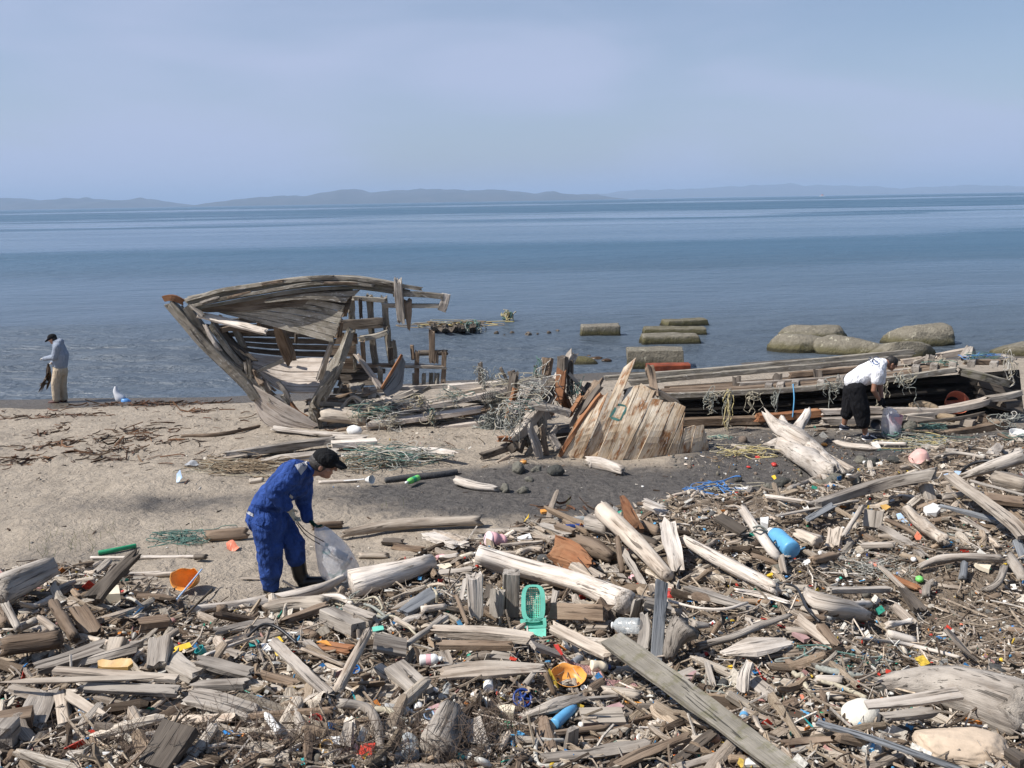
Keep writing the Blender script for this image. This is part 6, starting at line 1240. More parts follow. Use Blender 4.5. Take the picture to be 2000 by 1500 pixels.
for q in (((1165, 1238, -.08), (1310, 1240, -.08), .028, 1.6), ((890, 1112, .2), (970, 1115, .2), .026, 1.6), ((1255, 1195, -.1), (1315, 1222, -.11), .018, 1), ((1195, 1190, -.08), (1200, 1172, -.08), .047, 1), ((925, 1070, .2), (926, 1058, .2), .046, 1)):
    def fill(bm): capsule(bm, C5(*q[0]), C5(*q[1]), q[2], q[2], q[3])
    fuse('sole' if q[3] > 1 else 'sock' if q[2] > .03 else 'laces', fill, .008, WRB, man2, 1)
for (w_, k_, t_, sd_, th_) in ((wN, kN_, tN_, (.1, 1, .1), 1), (wF, kF_, tF_, (.1, 1, -.1), -1)):
    def fill(bm): hand(bm, w_, k_, t_, sd_, 1, .0185, th_); capsule(bm, w_ + Vector((-.005, 0, .015)), w_.lerp(k_, .4), .046, .042)
    fuse('glove', fill, .006, BLACK, man2, 1, .003, 30.)
def hq2(a, b_, z=0.): return hd2 + ffw2 * a + hup2 * b_ + Vector((0, z, 0))
def fill(bm): ellip(bm, hq2(-.018, .045), (.105, .086, .088), rot=.4)
fuse('hair', fill, .008, HAIR, man2, 2, .003, 50.)
# back print: an oval badge with a line of lettering blocks under it
INK = plain('print_ink', (.05, .10, .22), .9, .2, .0); INKR = plain('print_ink_red', (.45, .10, .08), .9, .2, 0)
def arc_quads(cx, cy, rx, ry, a0, a1, w, n=10):
    out = []
    for k in range(n):
        t0 = a0 + (a1 - a0) * k / n; t1 = a0 + (a1 - a0) * (k + 1) / n
        out.append([C5(cx + math.cos(t0) * rx, cy + math.sin(t0) * ry, -.1), C5(cx + math.cos(t1) * rx, cy + math.sin(t1) * ry, -.1), C5(cx + math.cos(t1) * (rx - w), cy + math.sin(t1) * (ry - w), -.1), C5(cx + math.cos(t0) * (rx - w), cy + math.sin(t0) * (ry - w), -.1)])
    return out
def print_on(name, m, quads):
    mb = MB(); org = Vector(man2.location)
    for q in quads:
        vs = []
        for p in q:
            d = (p - CAM).normalized(); ok, loc, nn, _ = shirt.ray_cast(p - d - org, d, distance=2.); vs.append((loc + org - d * .004) if ok else p)
        mb.add(vs, [(0, 1, 2, 3)])
    return mb.build(name, m, man2)
print_on('shirt_print', INK, arc_quads(1322, 278, 48, 52, .5, 5.6, 9, 14) + [[C5(1300 + k * 12, 262 + k * 7, -.1), C5(1309 + k * 12, 266 + k * 7, -.1), C5(1303 + k * 12, 290 + k * 6, -.1), C5(1294 + k * 12, 286 + k * 6, -.1)] for k in range(4)] + [[C5(1236 + k * 9, 238 + 15 * k, -.1), C5(1256 + k * 9, 233 + 15 * k, -.1), C5(1262 + k * 9, 243 + 15 * k, -.1), C5(1240 + k * 9, 249 + 15 * k, -.1)] for k in range(6)] + [[C5(1224 + k * 9, 255 + 15 * k, -.1), C5(1234 + k * 9, 252 + 15 * k, -.1), C5(1238 + k * 9, 262 + 15 * k, -.1), C5(1228 + k * 9, 265 + 15 * k, -.1)] for k in range(6)])
bag('rubbish_bag', 'cloudy rubbish bag with a pink item beside the man in the white shirt', [(1425, 1470, 840), (1420, 1560, 870), (1405, 1595, 900), (1395, 1605, 960), (1390, 1620, 1030), (1385, 1622, 1110), (1385, 1615, 1180), (1400, 1600, 1215), (1450, 1550, 1228)], lambda x, y: C5(x, y, .02), YW, .2, BAGM, 5)
lm(1738, 825, 'the cloudy rubbish bag with a pink item')
c = C5(1540, 1030, .02); mb = MB(); lathe(mb, c + Vector((0, 0, -.13)), c + Vector((0, 0, .13)), [(0, .01), (0, .10), (.5, .13), (.95, .14), (1, .14)], 20); tag(mb.build('plastic_tub', pm('pink')), 'pink plastic tub inside the cloudy rubbish bag', 'tub', G_IN)
tangle('rope', 'ball of teal cord inside the cloudy rubbish bag', C5(1530, 1150, .02), (.10, .1, .07), ['green'], 14, 3, .012, group=G_IN)

# --- the man by the water
fl = hit(114, 786); YL = fl.y
def Lf(x, y, dy=0.): return P(*cv(LF, x, y), YL + dy)
man3 = thing('person', 'man in grey hoodie and beige trousers standing at the water holding seaweed', 'person', (fl.x, fl.y, fl.z)); lm(112, 720, 'the man by the water')
hu3 = Vector((-.28, -.0, .96)).normalized(); ff3 = Vector((-hu3.z, 0, hu3.x)); hd3 = Lf(440, 268)
def fill(bm):
    face(bm, hd3, ff3, hu3, .235); capsule(bm, Lf(490, 310), Lf(455, 285), .06, .055); capsule(bm, Lf(500, 490), Lf(490, 330), .13, .12, 1.3); capsule(bm, Lf(480, 335, -.2), Lf(450, 420, -.24), .05, .04); capsule(bm, Lf(450, 420, -.24), Lf(362, 430, -.12), .04, .03); capsule(bm, Lf(480, 335, .18), Lf(470, 440, .24), .05, .04); capsule(bm, Lf(470, 440, .24), Lf(430, 468, .05), .04, .03)
    capsule(bm, Lf(490, 500, -.09), Lf(465, 640, -.1), .08, .055); capsule(bm, Lf(465, 640, -.1), Lf(468, 780, -.1), .055, .04); capsule(bm, Lf(520, 500, .1), Lf(520, 640, .1), .08, .055); capsule(bm, Lf(520, 640, .1), Lf(535, 770, .12), .055, .04)
    hand(bm, Lf(362, 430, -.12), Lf(350, 430, -.12), Lf(338, 436, -.1), (.1, 1, .1), 1, .013); hand(bm, Lf(430, 468, .05), Lf(420, 472, .05), Lf(405, 478, .05), (.1, 1, 0), 1, .013)
fuse('body', fill, .01, SK1, man3, 2)
def fill(bm): capsule(bm, Lf(505, 478), Lf(510, 400), .165, .17, 1.3); capsule(bm, Lf(510, 400), Lf(490, 325), .17, .13, 1.4); capsule(bm, Lf(505, 290), Lf(470, 292), .085, .075, 1.2); capsule(bm, Lf(480, 335, -.19), Lf(452, 420, -.24), .09, .08); capsule(bm, Lf(452, 420, -.24), Lf(372, 430, -.13), .08, .05); capsule(bm, Lf(480, 335, .18), Lf(470, 440, .24), .09, .075); capsule(bm, Lf(470, 440, .24), Lf(438, 464, .08), .07, .05)
fuse('hoodie', fill, .014, GREYH, man3, 2, .008, 7., 6, (1, 1, .6))
def fill(bm): capsule(bm, Lf(500, 500), Lf(505, 530), .16, .16, 1.2); capsule(bm, Lf(490, 530, -.09), Lf(465, 640, -.1), .125, .105); capsule(bm, Lf(465, 640, -.1), Lf(470, 770, -.1), .10, .085); capsule(bm, Lf(525, 530, .1), Lf(522, 640, .1), .125, .10); capsule(bm, Lf(522, 640, .1), Lf(535, 762, .12), .10, .085)
fuse('trousers', fill, .014, BEIGE, man3, 2, .010, 6., 7, (1, 1, .6))
def fill(bm): capsule(bm, Lf(475, 790, -.1), Lf(420, 800, -.1), .055, .05, 1.1); capsule(bm, Lf(545, 778, .12), Lf(500, 788, .12), .055, .05, 1.1)
fuse('shoes', fill, .01, plain('dark_red_leather', (.07, .02, .015), .6), man3, 2)
for a in (((362, 430, -.12), (350, 430, -.12), (338, 436, -.1)), ((430, 468, .05), (420, 472, .05), (405, 478, .05))):
    def fill(bm): hand(bm, Lf(*a[0]), Lf(*a[1]), Lf(*a[2]), (.1, 1, .1), 1, .021)
    fuse('glove', fill, .008, plain('white_glove', (.68, .66, .62), .9), man3, 1)
def hq3(a, b_, z=0.): return hd3 + ff3 * a + hu3 * b_ + Vector((0, z, 0))
def fill(bm): ellip(bm, hq3(-.005, .055), (.115, .095, .085), rot=-.28); capsule(bm, hq3(.09, .03, -.03), hq3(.18, .0, -.02), .025, .02); capsule(bm, hq3(.09, .03, .03), hq3(.18, .0, .02), .025, .02)
fuse('cap', fill, .01, CAPM, man3, 2)
def fill(bm): ellip(bm, hq3(-.03, .015), (.09, .082, .08))
fuse('hair', fill, .01, HAIR, man3, 2)
mb = MB(); rnd = random.Random(4)
KELP = plain('kelp', (.055, .030, .012), .45, .4, .2, 12, .3)
for k in range(14):
    x = rnd.uniform(-20, 12); stick(mb, [Lf(405 + x * .3, 470, .0 + rnd.uniform(-.05, .05)), Lf(410 + x, 560, rnd.uniform(-.1, .1)), Lf(395 + x * 2, 640 + rnd.uniform(-30, 20), rnd.uniform(-.1, .1)), Lf(372 + x * 2.6, 690 + rnd.uniform(-50, 30), rnd.uniform(-.1, .1))], rnd.uniform(.02, .06), .01, 'rect', 50 + k, .3, 'point')
tag(mb.build('seaweed', KELP), 'long hank of brown seaweed hanging from the gloves of the man by the water', 'seaweed')
bag('rubbish_bag', 'small white knotted bag standing alone at the water edge', [(962, 976, 662), (945, 985, 690), (950, 1005, 720), (958, 1040, 740), (965, 1062, 765), (975, 1050, 785), (990, 1040, 798)], lambda x, y: Lf(x, y, .1), YL, .18, plain('white_polythene', (.62, .63, .66), .4, .1, .2, 8, .5), 8)
bag('rubbish_bag', 'small blue plastic bag slumped against the white knotted bag', [(1020, 1060, 762), (1015, 1080, 772), (1010, 1092, 785), (1015, 1095, 798)], lambda x, y: Lf(x, y, -.1), YL, .14, plain('blue_polythene', (.12, .30, .62), .4, .1, .1, 8, .5), 9)
# ------------------------------------------------------------------ forked root, litter and rope
rt = hit(*cv(W3, 560, 960)); root = thing('driftwood_root', 'big forked driftwood root with two pale limbs in front of the overturned boat side', 'driftwood', tuple(rt), 'driftwood washed up on the beach'); lm(1560, 870, 'the big forked root')
def rp(x, y, l): return hit(*cv(W3, x, y), l)
s_ = mpp(rt) / W3[2]
for nm, pts, w in (('trunk', [rp(292, 655, .62), rp(400, 780, .42), rp(520, 850, .34), rp(640, 950, .16), rp(790, 1090, .10)], [46, 100, 150, 120, 95]), ('limb', [rp(600, 665, .62), rp(560, 740, .50), rp(500, 840, .34)], [52, 66, 90]), ('limb', [rp(285, 905, .12), rp(430, 900, .18), rp(570, 980, .16), rp(780, 1100, .10)], [50, 120, 140, 110]), ('limb', [rp(420, 715, .42), rp(445, 770, .40)], [40, 50])):
    NSEED[0] += 1; mb = MB(); stick(mb, pts, [q * s_ for q in w], None, 'round', NSEED[0], .25, 'broken', groove=.35); mb.build(nm, MW['pale'], root)

# the mint green plastic tray with its grid
gb = hit(*cv(R3, 770, 1170), .06)
mt_ = thing('plastic_basket', 'mint green plastic basket with a square grid standing upright in the driftwood', 'basket', tuple(gb)); lm(1040, 1195, 'the mint green basket')
def gp(x, y, d=0.):
    dd = ray(*cv(R3, x, y)); n_ = Vector((0, -1., .55)).normalized(); c_ = hit(*cv(R3, 765, 1000), .25); t = (c_ + Vector((0, d, 0)) - CAM).dot(n_) / dd.dot(n_); return CAM + dd * t
def rim(cx, cy, rx, ry, n=40, p=3.2):
    out = []
    for k in range(n):
        a = 2 * math.pi * k / n; c_, s__ = math.cos(a), math.sin(a); out.append((cx + rx * math.copysign(abs(c_) ** (2 / p), c_), cy + ry * math.copysign(abs(s__) ** (2 / p), s__)))
    return out
def ring_mesh(outer, inner, d0, d1):
    n = len(outer); v = [gp(*q, d0) for q in outer] + [gp(*q, d0) for q in inner] + [gp(*q, d1) for q in outer] + [gp(*q, d1) for q in inner]
    f = []
    for k in range(n):
        j = (k + 1) % n; f += [(k, j, n + j, n + k), (2 * n + k, 3 * n + k, 3 * n + j, 2 * n + j), (k, 2 * n + k, 2 * n + j, j), (n + k, n + j, 3 * n + j, 3 * n + k)]
    mb = MB(); mb.add(v, f); return mb
ring_mesh(rim(766, 915, 94, 148), rim(764, 908, 58, 124), -.01, .07).build('frame', pm('mint'), mt_)
mb = MB()
for k in range(8): x = 716 + k * 14; stick(mb, [gp(x, 785, .05), gp(x, 1032, .05)], .0062, .005, 'rect', 3, 0, 'cut', seg=3)
for k in range(17): y = 792 + k * 15; stick(mb, [gp(706, y, .053), gp(822, y, .053)], .0062, .005, 'rect', 3, 0, 'cut', seg=3)
mb.build('grid', pm('mint'), mt_)
ring_mesh([(664, 1040), (866, 1025), (870, 1085), (862, 1105), (690, 1105), (664, 1060)], [(700, 1060), (840, 1050), (842, 1075), (838, 1090), (705, 1090), (700, 1075)], -.01, .05).build('lip', pm('mint'), mt_)
mb = MB(); loft(mb, [gp(668, 1040, .05), gp(690, 1110, .02)], [gp(866, 1030, .05), gp(870, 1100, .02)], 1, .012, 2, 0, 0, 0, seg=6, warp=0); mb.build('lip', pm('mint'), mt_)
mb = MB(); loft(mb, [gp(690, 1100, .02), gp(760, 1150, -.02), gp(850, 1190, -.05)], [gp(866, 1085, .02), gp(872, 1130, -.02), gp(868, 1175, -.05)], 1, .012, 2, 0, 0, 0, seg=8, warp=0); mb.build('foot', pm('mint'), mt_)

# bottles, tubs, floats and scraps one by one
bottle(R5, 1060, 750, 875, 585, 150, 'skyblue', 'white', 'big sky blue plastic bottle with white cap lying in driftwood', .04, neck=.12); lm(1520, 1060, 'the big blue bottle')
bottle(R4, 190, 875, 152, 645, 78, CLEAR, 'white', 'dusty clear bottle leaning against the sawn stump', .0); bottle(R3, 1600, 1090, 1380, 1085, 120, CLEAR, 'white', 'fat clear jar lying in front of the square brown timber', .1, neck=.08, name='plastic_jar', cat='jar')
bottle(R4, 1125, 868, 1325, 850, 52, 'white', 'white', 'white tube with printed letters lying beside the square tan board', .03, band='white'); bottle(R2, 1260, 870, 1392, 860, 62, 'white', 'white', 'white bottle with a pink label under a grey plank', .06, band='pink')
bottle(R4, 1215, 400, 1368, 412, 85, 'cream', 'navy', 'cream bottle with dark blue open neck behind the pink cloth', .04); bottle(R6, 1010, 1060, 1025, 925, 90, CLEAR, 'white', 'clear bottle with blue label half under the very long mossy plank', .03, band='skyblue')
bottle(R8, 570, 1350, 345, 1300, 110, CLEAR, 'white', 'crumpled clear bottle with light blue label in the near corner', .02, band='skyblue'); bottle(R3, 1835, 870, 1825, 800, 55, 'red', 'white', 'small dark drink bottle with red label beside the slate plank', .02, band='red')
bottle(M4, 1668, 332, 1570, 372, 48, 'lime', 'white', 'bright green bottle with white cap lying on the netting tube', .04, band='green'); lm(808, 936, 'the bright green bottle')
bottle(R4, 1075, 385, 1150, 330, 62, 'grey', 'grey', 'grey cup lying on its side near the pink cloth', .03, cat='cup', name='plastic_cup'); bottle(R2, 1410, 1080, 1430, 990, 50, CLEAR, 'white', None); bottle(R2, 1050, 1150, 1230, 1170, 60, CLEAR, 'white', 'clear bottle lying under the end of a twisted rope', .02)
bottle(R4, 415, 580, 412, 472, 78, 'white', 'white', 'white pill tub standing behind glass bottle and chips', .02, name='plastic_tub', cat='tub', neck=.1); bottle(R2, 430, 1285, 355, 1180, 44, 'white', 'white', 'long white canister slanting out of the lower heap', .1, name='canister', cat='canister', neck=.05)
bottle(R2, 1200, 1440, 1190, 1310, 120, CLEAR, 'white', 'murky clear jug beside the chalk-white root', .0, neck=.1, name='plastic_jug', cat='jug'); bottle(R1, 500, 1130, 615, 1290, 46, 'paleblue', 'mint', 'pale tube with mint cap lying between small planks', .02); bottle(R5, 1430, 1010, 1450, 985, 30, 'white', 'navy', None)
bottle(R3, 200, 560, 320, 520, 48, 'cream', 'white', 'pale yellow bottle lying at the end of the great bleached log', .02); bottle(R3, 1050, 260, 1200, 245, 38, CLEAR, 'navy', 'clear bottle at the top of the heap by the dark sand', .04); bottle(R3, 10, 560, 115, 530, 40, 'pink', 'coral', None); bottle(R3, 1020, 320, 1180, 310, 46, 'navy', 'blue', 'dark blue crumpled bottle at the top of the heap', .03)
bottle(R3, 1590, 710, 1510, 715, 52, 'pink', 'mauve', 'crumpled pink bottle below the stout tan pole', .02); bottle(R6, 200, 1500, 160, 1440, 80, 'cream', 'blue', 'cream bottle with blue cap at the very bottom of the heap', .0)
ct = hit(*cv(R3, 470, 410), .06); c_a = ct + Vector((-.07, 0, .02)); k_ = mpp(ct) / 4
t = thing('plastic_tub', 'pink ridged tub with a pale lid lying behind the great bleached log', 'tub', tuple(ct)); lm(965, 1052, 'the pink ridged tub')
mb = MB(); a = hit(*cv(R3, 425, 410), .07); b_ = hit(*cv(R3, 540, 430), .05); lathe(mb, a, b_, [(0, .001), (0, 58 * k_), (.4, 58 * k_), (.42, 50 * k_), (.7, 49 * k_), (.72, 54 * k_), (.9, 50 * k_), (1, 42 * k_), (1, .001)], 26); mb.build('pot', pm('pink'), t)
mb = MB(); d_ = (a - b_).normalized(); lathe(mb, a + d_ * .002, a + d_ * .03, [(0, 57 * k_), (.6, 60 * k_), (1, 52 * k_), (1, .001)], 26); mb.build('lid', plain('pale_pink', (.72, .56, .58), .45), t)
tub(R1, 1190, 320, 165, 125, 'orange', 'broken orange bowl standing open on the sand with a blue stick across it', 'bowl', 'plastic_bowl', tilt=(.95, -.35), broken=.6, seed=.9, taper=.55, lift=.06); lm(373, 1120, 'the broken orange bowl')
mb = MB(); stick(mb, [hit(*cv(R1, 1085, 470), .02), hit(*cv(R1, 1258, 262), .22)], .018, .018, 'thin', 2, .05, 'cut'); tag(mb.build('plastic_rod', pm('paleblue')), 'pale blue rod leaning past the broken orange bowl', 'rod')
tub(R4, 1035, 500, 270, 100, 'orange', 'broken orange dish full of chips near the trailing pink cloth', 'dish', 'plastic_dish', tilt=(.35, .1), broken=.35, seed=1.6, taper=.6, lift=.02); lm(1110, 1325, 'the broken orange dish')
tub(R7, 850, 160, 190, 110, plain('pale_pink_shell', (.66, .40, .35), .5), 'cracked pale pink bowl lying upside down on gravel', 'bowl', 'plastic_bowl', mouth_down=True, tilt=(.25, 0), broken=.45, seed=1.2, taper=.5, lift=.03); lm(1798, 885, 'the cracked pale pink bowl')
tub(W3, 1540, 640, 140, 90, 'coral', 'coral pink round tub sunk behind a timber of the overturned boat side', 'tub', 'plastic_tub', tilt=(1.0, 0), taper=.7, lift=.18); tub(R2, 652, 1232, 76, 40, 'red', 'bright red screw lid lying open side up in the lower heap', 'lid', 'screw_lid', tilt=(.5, .1), taper=.96, lift=.03); lm(617, 1410, 'the bright red lid')
tub(R2, 882, 926, 52, 24, 'blue', 'bright blue bottle cap beside the knobbly slanting pole', 'cap', 'bottle_cap', tilt=(.7, .2), taper=.95, lift=.05); tub(R2, 718, 1378, 76, 40, 'ochre', 'yellow-brown plastic ring lying near the bottom of the heap', 'ring', 'plastic_ring', tilt=(.7, 0), taper=.9, lift=.02)
tub(R8, 575, 1215, 260, 80, plain('grey_white_plastic', (.55, .56, .58), .4), 'curved white plastic seat edge under the dark grey decking strip', 'plastic seat', 'toilet_seat', tilt=(.5, .5), broken=.6, seed=2.4, taper=.85, lift=.02); tub(R5, 790, 895, 60, 40, 'black', 'black pipe ring in the middle of the far heap', 'pipe ring', 'pipe_ring', tilt=(1.1, .3), lift=.03, taper=.97)
tub(R5, 695, 890, 66, 40, 'black', 'second black ring lying left of its twin in the far heap', 'pipe ring', 'pipe_ring', tilt=(.9, -.3), lift=.03, taper=.97); tub(R5, 1098, 1190, 40, 24, 'orange', 'small orange cap at the root of the gnarled pale trunk', 'cap', 'bottle_cap', tilt=(.6, 0), taper=.95, lift=.05); tub(Q5, 1315, 1080, 150, 60, 'black', 'black rubber ring behind the boots-side shoe of the man in white shirt', 'rubber ring', 'rubber_ring', tilt=(.9, 0), taper=.9, lift=.05)
tub(R1, 1262, 780, 60, 50, 'teal', 'small teal pot with cream lid among grey planks', 'pot', 'plastic_pot', tilt=(.3, -.5), lift=.05); tub(R2, 1310, 1195, 62, 40, 'paleblue', 'pale blue cap beside the sawn stump', 'cap', 'bottle_cap', tilt=(.6, .3), lift=.04); tub(R4, 1160, 582, 48, 24, 'white', 'round white cap lying on chips below the orange dish', 'cap', 'bottle_cap', tilt=(.5, 0), lift=.03)
tub(W3, 1960, 830, 90, 24, 'white', 'white round lid with holes lying past the overturned boat side', 'lid', 'can_lid', tilt=(.2, 0), taper=.95, lift=.04)
# the blue spoked wheel
wc = hit(*cv(R4, 682, 655), .06); wh = thing('toy_wheel', 'dark blue spoked plastic wheel half buried in chips', 'wheel', tuple(wc)); rr_ = 78 / 4 * mpp(wc); n_ = Vector((.15, -.62, .77)).normalized(); ux = n_.cross(Vector((0, 1, 0))).normalized(); uy = n_.cross(ux); lm(1020, 1365, 'the dark blue wheel')
mb = MB(); lathe(mb, wc - n_ * .01, wc + n_ * .01, [(0, rr_ * .78), (0, rr_), (1, rr_), (1, rr_ * .78), (0, rr_ * .78)], 30); mb.build('rim', pm('navy'), wh)
for k in range(6): a = k * math.pi / 3; bar('spoke', pm('navy'), wh, [wc + (ux * math.cos(a) + uy * math.sin(a)) * rr_ * .15, wc + (ux * math.cos(a) + uy * math.sin(a)) * rr_ * .82], .014, .012, ends='cut', rough=0)
mb = MB(); lathe(mb, wc - n_ * .014, wc + n_ * .014, [(0, .001), (0, rr_ * .22), (1, rr_ * .22), (1, .001)], 16); mb.build('hub', pm('navy'), wh)
# crushed blue tube and friends
bottle(R4, 930, 860, 1100, 705, 88, 'skyblue', 'blue', 'crushed bright blue tube lying in front of the grey tilted slab', .05, neck=.03, name='plastic_tube', cat='tube'); lm(1100, 1395, 'the crushed blue tube')
shard(R4, [(905, 825), (955, 910), (915, 920), (880, 915)], 'red', 'red plastic shard below the crushed blue tube', lift=.05); bottle(R4, 545, 850, 640, 872, 60, 'green', 'green', 'teal green plastic nozzle with a thin handle on the chips', .03, neck=.5, name='plastic_nozzle', cat='nozzle')
bottle(R4, 480, 945, 560, 905, 70, 'black', 'black', 'black plastic drum end beside the teal green nozzle', .0, neck=.1, name='plastic_drum', cat='drum'); ball(R4, 1060, 582, 110, 'black', 'smooth black half shell below the broken orange dish', 'shell', 'plastic_shell', (1, .8, .6), 0, 3)
shard(R4, [(490, 752), (600, 758), (625, 770), (612, 825), (485, 815)], 'cream', 'cream plastic box lying among chips', th=.05, bend=.004, cat='box', name='plastic_box'); shard(R4, [(-20, 1110), (160, 1095), (235, 1130), (150, 1160), (-20, 1170)], 'mint', 'mint green flat plastic tray at the bottom beside the sawn stump', th=.02); shard(R4, [(1470, 1020), (1560, 1000), (1640, 1010), (1580, 1030)], 'red', 'red plastic strip behind the long grey bottom timber', lift=.07)
shard(R4, [(1405, 850), (1430, 850), (1465, 885), (1440, 900), (1410, 890)], 'skyblue', 'small sky blue scrap behind a thin branch', lift=.06); shard(R4, [(1330, 740), (1440, 680), (1480, 720), (1380, 750)], 'mauve', 'mauve plastic sheet scrap by the square tan board', lift=.08); shard(R4, [(1480, 680), (1620, 690), (1610, 700), (1500, 702)], 'orange', 'thin orange sliver near the mauve scrap', lift=.06)
shard(R1, [(1065, 760), (1180, 715), (1196, 745), (1075, 805)], 'yellow', 'yellow plastic scrap beside the cracked grey block', lift=.08); shard(R1, [(1410, 110), (1450, 88), (1492, 130), (1470, 142), (1415, 138)], 'coral', 'rust-red plastic scrap on the sand behind the man in blue', bend=.05, lift=.03); shard(R1, [(1390, 1290), (1420, 1275), (1510, 1285), (1500, 1305), (1400, 1308)], 'blue', 'bright blue plastic scrap in the lower heap', lift=.04)
shard(R1, [(1340, 1285), (1400, 1265), (1435, 1225), (1410, 1270)], 'orange', 'thin orange curl beside the bright blue scrap', lift=.04); shard(R1, [(780, 1235), (900, 1250), (918, 1285), (800, 1285)], 'white', 'white foam scrap lying in a gap of the near heap', th=.04, name='foam_scrap'); shard(R1, [(1280, 1095), (1400, 1110), (1415, 1160), (1300, 1140)], 'white', 'crumpled white film beside the wide silvery plank', bend=.08)
shard(R1, [(655, 425), (745, 415), (755, 470), (660, 475)], 'cream', 'cream box lying behind the steep dark slab', th=.09, bend=.0, name='plastic_box', cat='box'); shard(R1, [(715, 405), (775, 395), (770, 405), (730, 412)], 'red', 'red strip lying on the cream box', lift=.12)
shard(R1, [(1000, 1300), (1060, 1290), (1050, 1330)], 'red', None); shard(R1, [(640, 1415), (700, 1405), (690, 1480), (650, 1480)], 'white', None); shard(R1, [(530, 1435), (595, 1430), (590, 1460), (540, 1465)], 'blue', None); shard(R1, [(710, 1390), (835, 1400), (830, 1430), (720, 1420)], 'grey', None)
sole = shard(R1, [(610, 850), (640, 838), (700, 850), (760, 838), (820, 842), (832, 870), (800, 895), (700, 893), (640, 890), (612, 880)], 'ochre', 'orange-brown shoe sole lying upside down below a tan block', th=.025, cat='shoe sole', name='shoe_sole', bend=.01, lift=.2, tilt=.6); lm(225, 1300, 'the orange-brown shoe sole')
shard(R2, [(405, 745), (440, 735), (462, 760), (415, 770)], 'yellow', 'yellow scrap beside a grey leaning plank', lift=.12); shard(R2, [(405, 805), (440, 800), (455, 838), (415, 838)], 'yellow', 'second yellow scrap lower down beside the grey leaning plank', lift=.08); shard(R2, [(250, 750), (310, 745), (330, 770), (265, 790)], 'teal', 'teal plastic scrap under a dark strap', lift=.05)
shard(R2, [(980, 685), (1045, 672), (1050, 695), (985, 706)], 'mint', 'mint plastic strip behind the square plywood board', lift=.12); shard(R2, [(655, 775), (715, 762), (745, 790)], 'orange', None, lift=.1); shard(R2, [(860, 1060), (895, 1110), (880, 1118), (862, 1085)], 'teal', None, lift=.05); shard(R2, [(500, 1100), (540, 1095), (548, 1118), (510, 1120)], 'orange', None)
shard(R2, [(885, 1380), (935, 1350), (945, 1395), (900, 1405)], 'skyblue', 'light blue rag near the crooked grey branch', bend=.06); shard(R2, [(500, 1385), (545, 1370), (550, 1400), (510, 1410)], 'paleblue', None); shard(R2, [(560, 1440), (605, 1430), (600, 1480), (565, 1480)], 'teal', None); shard(R2, [(1290, 1120), (1370, 1125), (1400, 1170), (1350, 1200)], 'mauve', 'dull mauve flap beside the sawn stump', lift=.08, bend=.05)
shard(R2, [(330, 770), (390, 765), (385, 810), (340, 815)], 'white', None, lift=.06); shard(R2, [(310, 1240), (370, 1210), (385, 1270), (330, 1310)], 'white', 'white crumpled wrapper behind the white canister', bend=.08); shard(R2, [(620, 1290), (670, 1270), (665, 1330)], 'white', None, bend=.06); shard(R2, [(640, 1330), (800, 1330), (790, 1400), (680, 1380)], 'white', None, bend=.06, name='foam_scrap')
shard(R7, [(795, 850), (820, 810), (858, 850), (835, 912)], 'coral', 'coral red plastic scrap below the honey-coloured log', lift=.08, tilt=.6); shard(R7, [(510, 590), (560, 585), (600, 610), (540, 630)], 'ochre', 'ochre plastic scrap near the grey slanting stick', lift=.06); shard(R7, [(1040, 330), (1110, 300), (1190, 300), (1170, 330), (1060, 350)], 'paleblue', 'pale blue sheet under the top of the long slanting tan plank', lift=.1, bend=.04)
shard(R7, [(870, 640), (950, 600), (1020, 630), (980, 680), (900, 680)], 'white', 'flat white foam scrap between the honey-coloured log and the blue pole', th=.05, name='foam_scrap', lift=.05); shard(R7, [(450, 1070), (475, 1065), (490, 1115), (470, 1125)], 'coral', 'small red stick of plastic in the far heap', lift=.04); shard(R7, [(455, 950), (540, 945), (530, 975), (465, 975)], 'red', 'dark red scrap under the far grey batten', lift=.03)
shard(R7, [(1290, 1085), (1440, 1110), (1420, 1150), (1310, 1110)], 'cream', 'cream foam slab near the brown chip bank', th=.04, name='foam_scrap'); shard(R7, [(670, 520), (700, 515), (775, 560), (740, 575)], 'orange', 'orange-tan sliver under the long squared timber', lift=.05); shard(R7, [(225, 345), (280, 345), (285, 365), (235, 365)], 'white', 'white plastic lump on gravel near the big forked root', th=.03)
shard(R7, [(645, 660), (680, 655), (760, 740), (660, 710)], 'paleblue', None, lift=.05); shard(R7, [(940, 1295), (990, 1290), (985, 1312), (950, 1314)], 'red', None); shard(R7, [(1290, 725), (1320, 715), (1330, 745)], 'red', None); shard(R7, [(1330, 740), (1380, 725), (1395, 760), (1345, 765)], 'white', None); shard(R7, [(590, 545), (620, 530), (630, 555), (590, 580)], 'white', None)
shard(R6, [(1130, 520), (1160, 560), (1215, 635), (1195, 630)], 'red', 'bent red plastic strip beside the short pale stub', lift=.05); shard(R6, [(830, 520), (900, 500), (915, 540), (850, 545)], 'yellow', 'yellow flower-like scrap on green netting', lift=.04); shard(R6, [(1030, 1460), (1120, 1390), (1175, 1420), (1180, 1520), (1020, 1520)], 'white', 'large white plastic piece at the bottom edge beside the mossy plank', th=.03, lift=.06); shard(R6, [(700, 75), (720, 90), (700, 110)], 'red', None)
